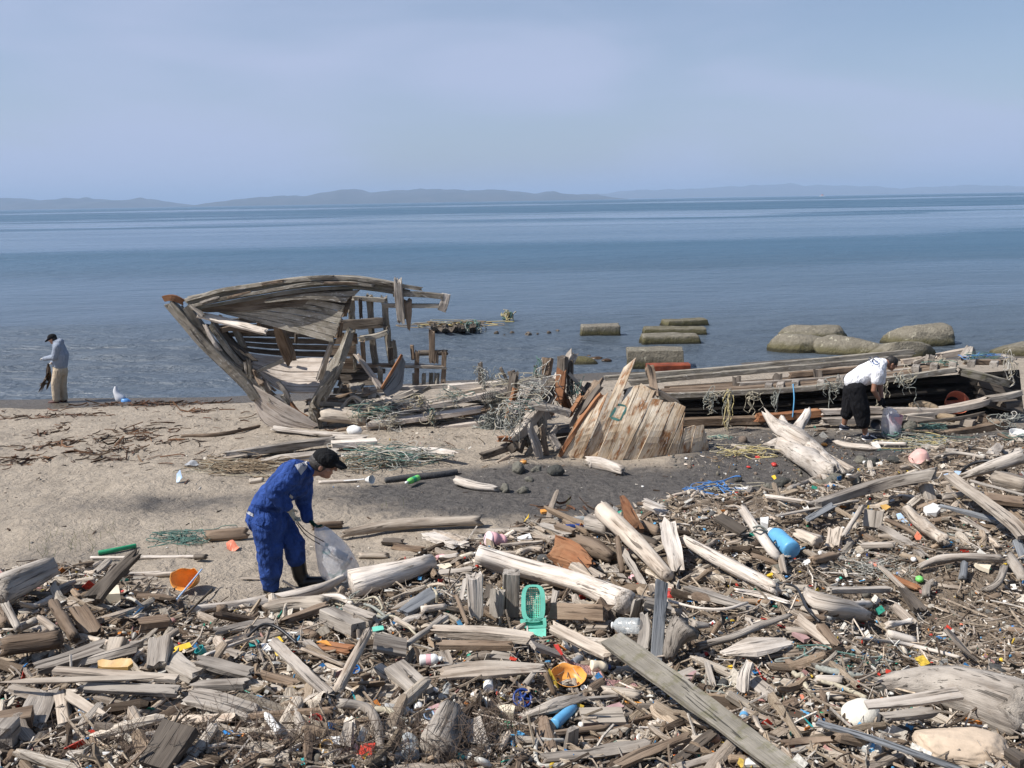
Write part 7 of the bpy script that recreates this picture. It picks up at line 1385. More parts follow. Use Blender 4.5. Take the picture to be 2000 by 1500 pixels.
shard(R6, [(430, 620), (545, 560), (550, 600), (460, 670)], 'mauve', None, lift=.09); shard(R6, [(1560, 800), (1590, 800), (1610, 870), (1590, 880)], 'coral', None); shard(R6, [(1720, 990), (1750, 975), (1785, 1015), (1750, 1020)], 'red', None); shard(R6, [(1580, 1005), (1690, 1090), (1700, 1108), (1660, 1085)], 'teal', None, lift=.06); shard(R6, [(1480, 215), (1600, 215), (1660, 265), (1600, 290)], 'mauve', 'flat red-brown oval stone beyond the flat pale slab', th=.03, cat='stone', name='flat_stone', lift=.06)
shard(R3, [(820, 200), (920, 172), (930, 195), (830, 218)], 'orange', 'bright orange plastic piece on kelp at the edge of the dark sand', th=.03, lift=.04); lm(1070, 998, 'the bright orange piece'); shard(R3, [(640, 420), (740, 385), (755, 430), (680, 440)], 'white', 'white foam scrap beside the pink ridged tub', th=.04, name='foam_scrap'); shard(R3, [(690, 285), (715, 250), (733, 210), (728, 250)], 'yellow', 'bent yellow strip lying on dark sand', lift=.02)
shard(R3, [(30, 630), (110, 612), (150, 650), (50, 665)], 'cream', 'cream oval lid beside the fat bleached log', th=.02); shard(R3, [(925, 1230), (960, 1230), (1000, 1320), (985, 1330)], 'red', 'white and red plastic strip beside the black-sided tan plank', lift=.16); shard(R3, [(1810, 820), (1990, 860), (1960, 880), (1850, 875)], 'cream', None, lift=.03)
shard(R5, [(885, 130), (915, 125), (935, 165), (925, 170)], 'yellow', 'yellow star-shaped scrap on the dark sand', lift=.02); shard(R5, [(820, 985), (890, 965), (900, 985), (830, 996)], 'yellow', 'small yellow tube below the curved bleached log', th=.025); shard(R5, [(1115, 885), (1180, 830), (1300, 780), (1200, 860), (1150, 890)], 'white', 'long white plastic sliver below the big blue bottle', lift=.05); shard(R5, [(790, 520), (860, 515), (855, 570), (800, 560)], 'white', 'white box corner behind the curved bleached log', th=.06, lift=.06)
shard(R5, [(540, 780), (590, 755), (605, 790), (570, 805)], 'white', None, lift=.03); shard(R5, [(810, 870), (830, 860), (860, 895), (840, 905)], 'white', None, lift=.03); shard(R5, [(205, 1000), (245, 960), (265, 995)], 'white', None, lift=.03); shard(R5, [(580, 220), (690, 205), (735, 255), (600, 245)], 'white', 'torn white film lying on dark sand by a rope tangle', bend=.05); shard(R5, [(340, 1380), (400, 1340), (420, 1360)], 'white', None)
for x, y, c_, w in ((1005, 970, 'white', 34), (1550, 1025, 'white', 44), (1485, 562, 'white', 28), (1590, 775, 'white', 30), (1505, 745, 'white', 34), (1620, 800, 'white', 50), (1695, 788, 'navy', 32), (1455, 745, 'navy', 30), (345, 970, 'white', 34), (910, 35, 'red', 40), (975, 468, 'white', 26), (1190, 545, 'green', 24)): ball(R5, x, y, w, c_, None, 'bead', 'plastic_float', (1, 1, .8), 0, int(x))
for x, y, c_, w in ((654, 1080, 'red', 40), (698, 1306, 'white', 40), (900, 1345, 'cream', 66), (170, 1300, 'white', 30), (420, 1440, 'white', 34), (450, 1285, 'white', 70), (100, 1450, 'white', 30), (240, 1420, 'white', 36)): ball(R1, x, y, w, c_, None, 'float', 'plastic_float', (1, 1, .9), .02, int(x), .1)
for x, y, c_, w in ((485, 725, 'white', 44), (980, 942, 'white', 30), (1212, 470, 'white', 26), (500, 1300, 'skyblue', 34), (1350, 1045, 'white', 40), (930, 1365, 'skyblue', 40), (560, 1340, 'white', 30), (700, 1350, 'white', 36), (865, 778, 'white', 30), (1080, 1065, 'white', 30), (1250, 1140, 'white', 60)): ball(R2, x, y, w, c_, None, 'float', 'plastic_float', (1, 1, .8), .02, int(x), .15)
for x, y, c_, w in ((1870, 1112, 'orange', 36), (765, 520, 'white', 28), (300, 628, 'white', 46), (845, 832, 'white', 32), (1240, 975, 'white', 30), (470, 595, 'white', 30), (520, 632, 'white', 46), (1840, 440, 'red', 44), (1895, 440, 'mint', 32), (1790, 780, 'white', 44), (1560, 840, 'coral', 30), (1600, 820, 'white', 40), (1745, 1155, 'blue', 60), (1460, 1150, 'pink', 40), (410, 515, 'white', 30), (1290, 712, 'white', 66), (210, 390, 'white', 30), (40, 350, 'white', 36)): ball(R4, x, y, w, c_, None, 'float', 'plastic_float', (1, 1, .85), .02, int(x), .12)
for x, y, c_, w in ((338, 1388, 'red', 46), (300, 548, 'red', 56), (715, 535, 'white', 50), (785, 668, 'white', 26), (1550, 845, 'white', 36), (1670, 435, 'white', 36), (1825, 425, 'white', 30), (645, 385, 'red', 48), (245, 975, 'white', 52), (1085, 960, 'white', 60), (1200, 1095, 'white', 40), (1265, 1110, 'grey', 56), (1770, 970, 'green', 44), (1930, 1000, 'cream', 0)):
    if w: ball(R6, x, y, w, c_, None, 'float', 'plastic_float', (1, 1, .85), .02, int(x), .12)
for x, y, c_, w in ((200, 778, 'white', 30), (265, 1238, 'white', 40), (300, 990, 'white', 30), (335, 1015, 'white', 52), (410, 1003, 'navy', 34), (380, 228, 'white', 34), (850, 217, 'red', 24), (840, 1205, 'lime', 66), (1555, 1395, 'white', 36), (915, 1045, 'mint', 30), (790, 1040, 'white', 46), (1260, 97, 'grey', 34), (205, 1250, 'white', 34), (220, 965, 'white', 36), (175, 965, 'navy', 30), (660, 1155, 'blue', 26), (10, 985, 'white', 40)): ball(R7, x, y, w, c_, None, 'float', 'plastic_float', (1, 1, .85), .02, int(x), .12)
for x, y, c_, w in ((385, 235, 'white', 44), (1775, 215, 'blue', 44), (1670, 510, 'yellow', 44), (1120, 1115, 'white', 56), (785, 1240, 'white', 50), (68, 490, 'white', 36), (340, 605, 'white', 30), (1500, 480, 'white', 30), (1640, 390, 'white', 36), (1715, 205, 'green', 24), (1305, 185, 'coral', 34), (990, 370, 'mint', 26), (230, 1335, 'white', 30), (1025, 1475, 'white', 56), (1090, 1490, 'mint', 60), (45, 1010, 'green', 50)): ball(R8, x, y, w, c_, None, 'float', 'plastic_float', (1, 1, .85), .01, int(x), .12)
FOAM = plain('polystyrene', (.70, .67, .58), .9, .06, .3, 26, .8); FOAMT = plain('tan_foam', (.50, .40, .30), .9, .14, .35, 10, .9)
ball(R8, 380, 1010, 400, 'white', 'big round white polystyrene float lying beside the long pale board', 'float', 'polystyrene_float', (1, .8, .62), -.02, 1, .06, m=FOAM); lm(1680, 1395, 'the big white polystyrene float')
cf = hit(*cv(R8, 1300, 1310), .08); kf = mpp(cf) / R8[2]; boulder('large tan block of worn foam in the near corner', 0, 1, 0, 1, 330 * kf, 41, FOAMT, 5, name='foam_block', cat='foam block', grp='plastic litter in the driftwood', ck=(.85, 1.), at=(cf - Vector((0, 165 * kf, 0)), 760 * kf, 120 * kf), yaw=-.25); lm(1875, 1450, 'the large tan foam block')
ball(R6, 738, 1225, 130, 'coral', 'orange-pink lobed net float below the very long mossy plank', 'float', 'net_float', (.9, .8, 1.), .03, 2, .12, m=plain('faded_orange', (.58, .30, .17), .5)); ball(R6, 742, 1318, 110, 'pink', 'pale pink knob against the orange-pink net float', 'float', 'net_float', (1, .8, .8), .0, 3, .12, m=plain('faded_pink', (.64, .44, .38), .5))
ball(PX, 692, 841, 26, 'white', 'round white float beside the keel log of the wreck', 'float', 'fishing_float', (1.2, .8, .8), .02, 4, .06); ball(PX, 1022, 902, 14, 'orange', 'small orange float at the foot of the broken frames', 'float', 'fishing_float', (1, 1, .7), 0, 5, .1)
for x, y, c_, w in ((1340, 895, 'white', 7), (1640, 870, 'blue', 9), (1610, 868, 'orange', 12), (1590, 872, 'coral', 10), (1740, 866, 'yellow', 8), (1530, 862, 'coral', 9), (1555, 830, 'yellow', 6), (1700, 905, 'red', 6), (1480, 893, 'red', 10), (1512, 906, 'red', 10), (1462, 912, 'red', 8), (1435, 908, 'blue', 6), (1255, 950, 'white', 6), (700, 950, 'white', 5)): ball(PX, x, y, w * .85, c_, None, 'scrap', 'plastic_float', (1.3, 1, .6), 0, x, .3)
# trailing pink cloth
PKC = clothm('faded_pink_cloth', (.42, .24, .22), .15)
mb = MB(); A = []; B_ = []
for (x, y, w, l) in ((985, 300, 18, .14), (1040, 370, 30, .10), (1130, 415, 55, .08), (1270, 450, 90, .07), (1330, 540, 70, .08), (1440, 545, 50, .06), (1540, 560, 60, .05), (1610, 610, 26, .03)): A.append(hit(*cv(R4, x, y - w / 2), l)); B_.append(hit(*cv(R4, x, y + w / 2), l * .6))
loft(mb, A, B_, 1, .006, 2, 0, 0, 0, seg=36, warp=.03); tag(mb.build('cloth_strip', PKC), 'faded pink cloth trailing over the broken orange dish', 'cloth'); lm(1165, 1325, 'the trailing pink cloth')
# pipes, hoses, straps, stray flat things
tag(tube_obj('plastic_pipe', pm('green'), [hit(*cv(R1, 612, 160), .03), hit(*cv(R1, 720, 140), .035), hit(*cv(R1, 845, 114), .03)], .028), 'green plastic pipe lying on the sand behind the steep dark slab', 'pipe'); lm(225, 1073, 'the green pipe')
tag(tube_obj('hose', pm('black'), [hit(*cv(R7, 1190, 300), .06), hit(*cv(R7, 1290, 235), .22), hit(*cv(R7, 1420, 215), .26), hit(*cv(R7, 1520, 250), .2), hit(*cv(R7, 1575, 320), .06)], .02), 'black hose bowed over the big grey leaning trunk', 'hose')
tag(tube_obj('hose', pm('black'), [hit(*cv(Q6, 60, 1060), .12), hit(*cv(Q6, 130, 1130), .08), hit(*cv(Q6, 215, 1145), .1)], .03), 'black hose end with yellow tip lying by the overturned boat side', 'hose')
tag(tube_obj('strap', pm('black'), [hit(*cv(R2, 250, 730), .12), hit(*cv(R2, 340, 660), .17), hit(*cv(R2, 430, 680), .16), hit(*cv(R2, 540, 770), .1)], .012), 'thin black strap looped over the heap beside a teal scrap', 'strap')
tag(tube_obj('cable', pm('black'), [hit(*cv(R5, 940, 1020), .1), hit(*cv(R5, 1090, 1060), .12), hit(*cv(R5, 1180, 1230), .12), hit(*cv(R5, 1290, 1350), .08)], .012), 'dark twisted cable running past the gnarled pale root trunk', 'cable')
tag(tube_obj('rod', pm('skyblue'), [T(1549, 750, .2), T(1551, 780, .1), T(1548, 815, .05)], .012), 'blue cord hanging straight down from the edge of the overturned boat side', 'cord')
NETT = plain('netting_tube', (.05, .05, .052), .8, .5, .2, 40., .8)
tag(tube_obj('netting_tube', NETT, [hit(752, 939, .03), hit(800, 932, .04), hit(850, 928, .04), hit(892, 922, .03)], .05, 60, 12), 'black netting tube lying on the dark sand', 'netting')
tag(tube_obj('rope', ROPE['brown'], [T(1778, 795, .2), T(1800, 790, .2), T(1825, 798, .1), T(1835, 812, .0), T(1865, 818, -.2)], .075), 'very thick straw-coloured hawser draped over the overturned boat side', 'rope', 'ropes washed up on the wreck')
tag(tube_obj('rope', ROPE['brown'], [T(1785, 800, .25), T(1812, 795, .2), T(1828, 805, .1)], .07), 'short end of straw-coloured hawser beside its thick coil', 'rope', 'ropes washed up on the wreck')
def rope(Rg, pts, r, col, label, grp='ropes in the driftwood'): return tag(tube_obj('rope', ROPE[col], [hit(*cv(Rg, x, y), l) for x, y, l in pts], r, 60, 7), label, 'rope', grp)
rope(R4, [(1000, 985, .06), (900, 985, .08), (800, 985, .08), (785, 1080, .05), (820, 1180, .04), (1000, 1175, .05), (1110, 1180, .05)], .014, 'white', 'white rope bent in a square loop round the short pale post')
rope(R2, [(1000, 1155, .06), (1080, 1165, .07), (1130, 1210, .06), (1200, 1230, .04)], .02, 'cream', 'thick twisted rope end beside the sawn stump'); rope(R2, [(940, 510, .1), (1000, 500, .2), (1040, 560, .15), (1020, 600, .1), (1130, 620, .1), (1240, 720, .12)], .009, 'cream', 'thin cream cord looping above the square plywood board')
rope(R2, [(935, 540, .06), (990, 560, .14), (1060, 620, .1), (940, 590, .1), (1000, 640, .1), (1090, 600, .1)], .012, 'grey', 'grey rope knotted beside the plywood board'); rope(R6, [(1500, 570, .06), (1540, 600, .08), (1580, 590, .08), (1610, 680, .06), (1690, 800, .04)], .018, 'cream', 'pale twisted rope end near the huge silver trunk'); rope(R8, [(-20, 580, .06), (100, 610, .06), (250, 640, .05), (400, 670, .03)], .024, 'grey', 'dark plaited rope lying in front of the huge silver trunk')
rope(R8, [(-10, 700, .08), (150, 740, .06), (300, 800, .05), (430, 860, .04)], .016, 'cream', 'thin pale rope leading to the long pale board'); rope(R1, [(740, 450, .04), (820, 445, .1), (880, 500, .08), (840, 545, .04), (700, 500, .05), (630, 490, .06)], .014, 'white', 'white rope coil behind the steep dark slab'); rope(R5, [(730, 560, .28), (790, 545, .3), (850, 590, .26), (770, 575, .3), (720, 600, .2)], .010, 'grey', 'grey cord tied round the curved bleached log')
rope(R2, [(775, 560, .12), (790, 600, .14), (790, 660, .1), (770, 640, .12), (800, 570, .14)], .013, 'green', 'green rope knotted round the grey timber block'); rope(R2, [(1310, 440, .06), (1355, 470, .18), (1360, 530, .1)], .012, 'cream', 'cream cord looped over the slate grey board'); rope(R6, [(500, 1220, .05), (560, 1190, .07), (640, 1180, .07), (650, 1220, .05), (520, 1230, .05)], .01, 'white', 'white wire hook on the bottom slabs')
# rope tangles
GR = 'ropes washed up on the wreck'
def tg(x, y, Y, sx, sy, sz, cols, n, label, dr=None, r=.010, loops=9): NSEED[0] += 1; return tangle('rope_tangle', label, P(x, y, Y), (sx, sy, sz), cols, max(4, int(n * .9)), NSEED[0], r * .6, 'rope', GR, loops=loops, droop=dr)
tg(735, 800, YB - .25, .34, .22, .20, ['cream', 'white', 'green'], 26, 'cream rope tangle heaped on the keel log of the wreck', (.45, .45)); tg(770, 823, YB - .5, .22, .12, .14, ['cream', 'white'], 14, 'loose rope ends hanging over the front hull timber', (.9, .45)); tg(845, 812, YB - .42, .10, .1, .14, ['green', 'cream'], 12, 'green rope bunch hung on a hull timber beside the rope ends', (.8, .4))
tg(825, 785, YB + .1, .2, .15, .13, ['cream', 'yellow', 'white'], 12, 'rope tangle with yellow strands on the inner hull timber', (.4, .3)); tg(890, 772, YB + .1, .2, .14, .14, ['green', 'grey', 'cream'], 14, 'green and grey cords on the low line of hull timbers', (.5, .35)); tg(992, 748, YB + .1, .2, .15, .16, ['white', 'cream'], 16, 'white rope looped over two dark rib ends', (.3, .4))
tg(1040, 752, YT + .5, .30, .22, .24, ['white', 'cream', 'grey'], 14, 'big white rope tangle wound on the broken frames', (.25, .5)); tg(1028, 790, YT + .2, .26, .12, .12, ['white', 'green'], 12, 'splayed rope strands knotted before the broken frames'); tg(1120, 765, YT + .8, .12, .12, .26, ['cream', 'green'], 14, 'pale rope hank between the broken frames and the panel', (.4, .3)); tg(945, 728, YB + .35, .14, .1, .24, ['grey', 'white'], 14, 'grey rope wound on a stake at the water edge', (.4, .2))
tg(1055, 722, YT + 1., .1, .1, .18, ['white', 'green'], 10, 'rope wound on a dark stake behind the broken frames'); tg(760, 893, hit(760, 905).y, .5, .3, .16, ['cream', 'grey', 'white', 'green', 'cream', 'grey'], 60, 'large cream and green rope heap on sand behind the man in blue'); lm(760, 890, 'the large rope heap'); tg(700, 905, hit(700, 912).y, .4, .25, .1, ['cream', 'brown'], 22, 'flat rope tangle spread beside the large rope heap')
tg(470, 912, hit(470, 918).y, .55, .3, .09, ['cream', 'brown', 'brown'], 36, 'straw-like rope tangle on the sand above the man in blue'); tg(845, 885, hit(845, 892).y, .2, .12, .13, ['cream', 'green'], 14, 'rope strands hung over the last plank end on the sand', (.5, .2))
mb = MB(); rnd = random.Random(8)
def netp(u, v): return P(938 + u * 46 + 10 * math.sin(v * 3), 772 + v * 88 - 10 * math.sin(u * 3.1), YB - .55 - .12 * math.sin(u * 3.14) * (1 + .3 * math.sin(v * 9)) + .05 * math.sin(u * 17))
for k in range(15):
    for kind in (0, 1):
        pts = []
        for j in range(12):
            v = j / 11; u = (k / 14 + (v if kind else -v) * .5) % 1.0; pts.append((u, v))
        run = []
        for a, b_ in zip(pts, pts[1:]):
            if abs(a[0] - b_[0]) < .3: stick(mb, [netp(*a), netp(*b_)], .012, .012, 'thin', 3, 0, 'cut', seg=1)
tag(mb.build('fishing_net', NETM), 'dark fishing net draped over the hull timbers beside the broken frames', 'net')
tangle('fishing_net', 'bundled grey fishing net at the foot of its draped half', P(962, 838, YB - .5), (.2, .14, .28), ['grey'], 40, 77, .008, 'net', None)
tg(993, 815, YT - .05, .13, .1, .26, ['cream', 'white', 'grey'], 20, 'hanging hank of pale rope before the broken frames', (.6, .35)); tg(1420, 790, YS - .2, .06, .06, .28, ['cream', 'grey', 'yellow'], 14, 'yellowed rope hank hanging beside the painted hull panel', (.8, .5)); tg(1405, 880, YS - .55, .16, .12, .14, ['green', 'cream'], 16, 'rope bundle at the corner of the painted hull panel', (.2, .1))
tg(1390, 775, YS - .1, .10, .06, .12, ['grey', 'cream'], 10, 'grey rope wound on the deck edge next to the panel', (.8, .3)); tg(1470, 775, YS + .25, .1, .06, .10, ['cream'], 8, 'cream ropes hanging from the deck edge by the hull panel', (.9, .35)); tg(1513, 780, YS + .25, .05, .05, .2, ['grey'], 7, 'grey rope hanging from the deck edge above the forked root', (.9, .35)); tg(1633, 755, YS + .2, .12, .08, .14, ['cream', 'grey'], 12, 'pale rope knot hanging at the back of the man in white shirt', (.5, .4))
tg(1722, 760, YS + .1, .05, .05, .22, ['cream'], 8, 'rope hanging beyond the arms of the man in white shirt', (.6, .3)); tg(1765, 740, YS + .1, .14, .1, .14, ['grey', 'cream'], 12, 'rope bunch on the deck edge past the man in white shirt', (.6, .4)); tg(1840, 708, YS + .7, .2, .15, .06, ['cream', 'green'], 12, 'cream net and green cord lying on top of the overturned boat side'); tg(1920, 695, YS + .9, .25, .12, .08, ['green', 'blue'], 12, 'teal cord spread near the end of the overturned boat side')
tg(1970, 715, YS + .2, .08, .06, .22, ['cream', 'white'], 9, 'white ropes hanging from the far end of the overturned boat side', (.8, .3)); tg(1965, 820, YS - .4, .16, .12, .14, ['white', 'grey'], 14, 'white rope coil at the far foot of the overturned boat side', (.2, .2)); tg(1822, 836, YS - .6, .16, .1, .06, ['green'], 22, 'teal net bundle on gravel beside the sill timber', r=.007); tg(1990, 858, hit(1990, 860).y, .16, .1, .07, ['green'], 16, 'teal net bundle at the picture edge past the wreck', r=.007)
tg(1810, 865, hit(1810, 868).y, .5, .3, .08, ['grey', 'cream', 'green', 'yellow'], 34, 'broad flat rope tangle on gravel behind the cracked pink bowl'); tg(1455, 880, hit(1455, 885).y, .3, .2, .07, ['yellow', 'cream'], 18, 'yellow rope coil beside the big forked root'); tg(1390, 955, hit(1390, 958).y, .28, .18, .09, ['brown', 'blue', 'cream'], 20, 'tangled cord with a blue strand on the dark sand'); tg(360, 1050, hit(360, 1052).y, .22, .12, .07, ['green'], 24, 'green net bundle on the sand beside the brown log', r=.007)
tg(690, 1200, hit(690, 1200).y, .24, .14, .08, ['cream', 'grey'], 16, 'pale cord tangle between the bleached log and the plywood board'); tg(1870, 1050, hit(1870, 1052).y, .2, .14, .06, ['grey'], 16, 'grey cord tangle under the faded blue pole'); tg(1720, 1105, hit(1720, 1105).y, .3, .2, .05, ['grey', 'white'], 22, 'fine grey cord tangle near the brown chip bank', r=.005); tg(1420, 1340, hit(1420, 1340).y, .16, .1, .06, ['grey', 'cream'], 14, 'grey cord tangle under the very long mossy plank')
tg(1645, 1285, hit(1645, 1290).y, .2, .1, .05, ['green', 'grey'], 12, 'dark green cord tangle near the huge silver trunk'); tg(885, 1160, hit(890, 1160).y, .2, .1, .06, ['white', 'grey'], 14, 'white cord tangle at the thick end of the bleached log'); tg(973, 1165, hit(973, 1165).y, .12, .08, .08, ['white'], 12, 'white net scrap behind the grey squared post', r=.006)
# wrack in the shallows
def shallow(x, y, w, h_, col, label, name='floating_debris', cat='debris'):
    c = onz(x, y, 0); k = mpp(c); bm = bmesh.new(); bmesh.ops.create_icosphere(bm, subdivisions=2, radius=1)
    for v in bm.verts: v.co = Vector((v.co.x * w * k / 2, v.co.y * w * k * .4, v.co.z * h_ * k)) * (1 + .35 * noise.noise(v.co * 2 + Vector((x, 0, 0))))
    me = bpy.data.meshes.new(name); bm.to_mesh(me); bm.free(); me.materials.append(col); o = bpy.data.objects.new(name, me); COL.objects.link(o); o.location = c; return tag(o, label, cat, 'debris standing in the shallows')
shallow(880, 645, 80, 10, MW['dark'], 'long dark hulk covered in rope standing in the shallows behind the bow'); lm(880, 640, 'the rope-covered hulk in the shallows')
cs = onz(880, 645, 0); ks = mpp(cs)
mb = MB(); [stick(mb, [onz(850 + k * 18, 648, .0), onz(846 + k * 18 + (k % 3) * 6, 634 + (k % 2) * 3, .35)], .22, .16, 'rect', 60 + k, .3) for k in range(5)]; tag(mb.build('timber_stub', MW['dark']), 'row of dark timber stubs rising from the rope-covered hulk', 'timber')
NSEED[0] += 1; tangle('rope_tangle', 'rope and yellow net heaped on the hulk in the shallows', cs + Vector((0, 0, .25)), (.9, .2, .12), ['yellow', 'brown', 'grey', 'grey', 'brown'], 22, 31, .016, 'rope', GR); NSEED[0] += 1; tangle('rope_tangle', 'grey rope cap on the end post of the hulk in the shallows', onz(922, 640, .15), (.22, .15, .22), ['grey', 'green'], 14, 32, .02, 'rope', GR)
c = onz(992, 628, 0); mb = MB(); stick(mb, [c - Vector((0, 0, .2)), c + Vector((0, 0, .45))], [.2, .12], None, 'round', 4, .2); tag(mb.build('mooring_post', MW['dark']), 'lone post wound with yellowish rope far out in the shallows', 'post'); tangle('rope_tangle', 'yellowish rope wound on the lone post in the shallows', c + Vector((0, 0, .2)), (.14, .12, .25), ['yellow', 'cream', 'green'], 18, 33, .018, 'rope', GR)
for x, y, w in ((970, 651, 10), (1000, 650, 9), (1032, 653, 13), (985, 655, 5), (1072, 650, 9), (1089, 647, 8), (1050, 652, 5)):
    o = shallow(x, y, w, w * .45, MW['dark'], None, 'stone', 'stone'); PLACED.append((x, y, o, 'small dark rock breaking the water', None))
for x, y, w in ((1135, 703, 30), (1165, 700, 24), (1185, 704, 20), (1150, 697, 12), (905, 637, 10), (955, 632, 14)):
    o = shallow(x, y, w, 4, KELP, None, 'seaweed_clump', 'seaweed'); PLACED.append((x, y, o, 'flat brown kelp clump in the shallows', None))
c = onz(1606, 383.5, 0); bt_ = thing('fishing_boat', 'tiny white fishing boat far out near the horizon', 'boat', tuple(c)); kk = mpp(c)
bar('hull', pm('white'), bt_, [c + Vector((-6 * kk, 0, .4 * kk)), c + Vector((6 * kk, 0, .6 * kk))], 2.4 * kk, 1.8 * kk, ends='point', rough=0); bar('cabin', pm('coral'), bt_, [c + Vector((-1.5 * kk, 0, 2.4 * kk)), c + Vector((1. * kk, 0, 2.4 * kk))], 1.6 * kk, 2.6 * kk, ends='cut', rough=0); bar('mast', pm('black'), bt_, [c + Vector((1.5 * kk, 0, 1 * kk)), c + Vector((1.5 * kk, 0, 5 * kk))], .35 * kk, ends='cut', rough=0)
# wrack on the sand
shard(PX, [(360, 905), (372, 898), (385, 902), (390, 910), (365, 912)], 'grey', 'dark grey shell-like scrap on the sand before the bow', lift=.05, tilt=.5, bend=.05); shard(PX, [(345, 925), (352, 920), (356, 932), (350, 942), (344, 940)], 'paleblue', 'pale crumpled rag on the sand near the straw-like tangle', lift=.08, bend=.06, tilt=.8); shard(PX, [(450, 762 + 80), (458, 844), (452, 848)], 'yellow', None)
tag(tube_obj('plastic_trumpet', pm('white'), [hit(640, 941, .03), hit(690, 938, .04), hit(712, 936, .05)], .012), 'thin white plastic pipe on dark sand behind the cap', 'pipe'); tub(PX, 718, 937, 16, 16, 'white', 'white plastic funnel end on dark sand behind the cap', 'funnel', 'plastic_funnel', tilt=(.6, 1.3), taper=.4, lift=.06)
# beach stones
for q in ((R3, 545, 40, 90, 60), (R3, 690, 50, 95, 50), (W2, 545, 1070, 110, 60), (W2, 780, 1085, 110, 55), (W2, 660, 1065, 80, 30), (W2, 610, 1130, 60, 24), (R5, 970, 205, 170, 60), (R5, 1290, 210, 130, 50), (R5, 1400, 195, 110, 60), (R5, 600, 175, 90, 50), (R5, 850, 240, 90, 50), (W3, 1010, 1040, 110, 60), (W3, 940, 1010, 90, 40), (W3, 770, 1130, 120, 50), (R8, 680, 430, 120, 90), (R7, 1055, 1105, 120, 90), (R5, 375, 720, 80, 60), (R5, 950, 930, 150, 70), (R7, 420, 250, 90, 50), (R7, 80, 420, 110, 60), (R7, 620, 220, 100, 40), (R7, 300, 400, 110, 50), (W3, 1250, 800, 90, 70)): rock(*q, None, random.choice([m_rock, m_rock, m_rock2]))
# ------------------------------------------------------------------ uncountable litter: chips, twigs, gravel, shell, kelp, grass
rg = np.random.default_rng(11)
def colmat(name, rough=.9, fib=True):
    m, nt, b = mat(name); a = N(nt, 'ShaderNodeAttribute', attribute_name='col'); g = N(nt, 'ShaderNodeNewGeometry')
    n_ = nz(nt, g.outputs['Position'], 45., 3, .7)
    L(nt, mixc(nt, mr(nt, n_, .3, .7, 0, .5), a.outputs['Color'], (.06, .045, .035), 'MULTIPLY'), b.inputs['Base Color']); b.inputs['Roughness'].default_value = rough; b.inputs['Specular IOR Level'].default_value = .2
    return m
def batch(name, verts, faces, cols, m, kind='stuff', smooth=False):
    """verts (k, n, 3): k copies of an n-point shape already placed; faces (f, s) of one; cols (k, 3)"""
    k, n, _ = verts.shape; f = (faces[None] + (np.arange(k) * n)[:, None, None]).reshape(-1, faces.shape[1]); s = faces.shape[1]
    me = bpy.data.meshes.new(name); me.vertices.add(k * n); me.vertices.foreach_set('co', verts.astype(np.float32).ravel())
    me.loops.add(f.size); me.loops.foreach_set('vertex_index', f.astype(np.int32).ravel()); me.polygons.add(len(f))
    me.polygons.foreach_set('loop_start', np.arange(0, f.size, s, dtype=np.int32)); me.polygons.foreach_set('loop_total', np.full(len(f), s, np.int32)); me.polygons.foreach_set('use_smooth', np.full(len(f), smooth)); me.update()
    ca = me.color_attributes.new('col', 'FLOAT_COLOR', 'POINT'); c4 = np.concatenate([np.repeat(cols, n, 0), np.ones((k * n, 1))], 1); ca.data.foreach_set('color', c4.astype(np.float32).ravel())
    me.materials.append(m); o = bpy.data.objects.new(name, me); COL.objects.link(o); o['kind'] = kind; return o
BOXV = np.array([(x, y, z) for x in (-.5, .5) for y in (-.5, .5) for z in (-.5, .5)]); BOXF = np.array([(0, 1, 3, 2), (4, 6, 7, 5), (0, 4, 5, 1), (2, 3, 7, 6), (0, 2, 6, 4), (1, 5, 7, 3)])
# a bent sliver: three stations
SLV = np.array([(x, y, z) for x in (-.5, -.15, .2, .5) for y, z in ((-.5, -.5), (.5, -.5), (.35, .5), (-.4, .5))]); SLF = np.array([(s * 4 + k, s * 4 + (k + 1) % 4, s * 4 + 4 + (k + 1) % 4, s * 4 + 4 + k) for s in range(3) for k in range(4)] + [(3, 2, 1, 0), (12, 13, 14, 15)])
def scatter(n, wfun, y0=4.0, y1=21, pw=1.0):
    """n ground points in the part of the beach in view, thinned by wfun(x, y) in 0..1"""
    out = []
    while sum(len(o) for o in out) < n:
        k = n * 3; u = rg.random(k); y = y0 * (y1 / y0) ** u if pw == 1 else (y0 ** 2 + (y1 ** 2 - y0 ** 2) * u) ** .5; x = (rg.random(k) * 2 - 1) * (y * .80 + .9); keep = rg.random(k) < wfun(x, y); out.append(np.stack([x[keep], y[keep]], 1))
        if len(out) > 40: break
    return np.concatenate(out)[:n]
def place(shape, xy, sx, sy, sz, lift, tilt=.35, bendamt=0.):
    k = len(xy); yaw = rg.random(k) * 6.283; pit = rg.normal(0, tilt, k); rol = rg.random(k) * 6.283
    v = shape[None] * np.stack([sx, sy, sz], 1)[:, None, :]
    v = v.copy()
    if bendamt: v[:, :, 1] += (v[:, :, 0] ** 2) * (rg.normal(0, bendamt, k) / sx)[:, None]
    cr, sr = np.cos(rol)[:, None], np.sin(rol)[:, None]; y, z = v[:, :, 1] * cr - v[:, :, 2] * sr, v[:, :, 1] * sr + v[:, :, 2] * cr
    cp, sp_ = np.cos(pit)[:, None], np.sin(pit)[:, None]; x, z = v[:, :, 0] * cp - z * sp_, v[:, :, 0] * sp_ + z * cp
    cy, sy_ = np.cos(yaw)[:, None], np.sin(yaw)[:, None]; X = x * cy - y * sy_; Y = x * sy_ + y * cy
    g = ground_np(xy[:, 0], xy[:, 1]) + lift
    return np.stack([X + xy[:, 0:1], Y + xy[:, 1:2], z + g[:, None]], 2)
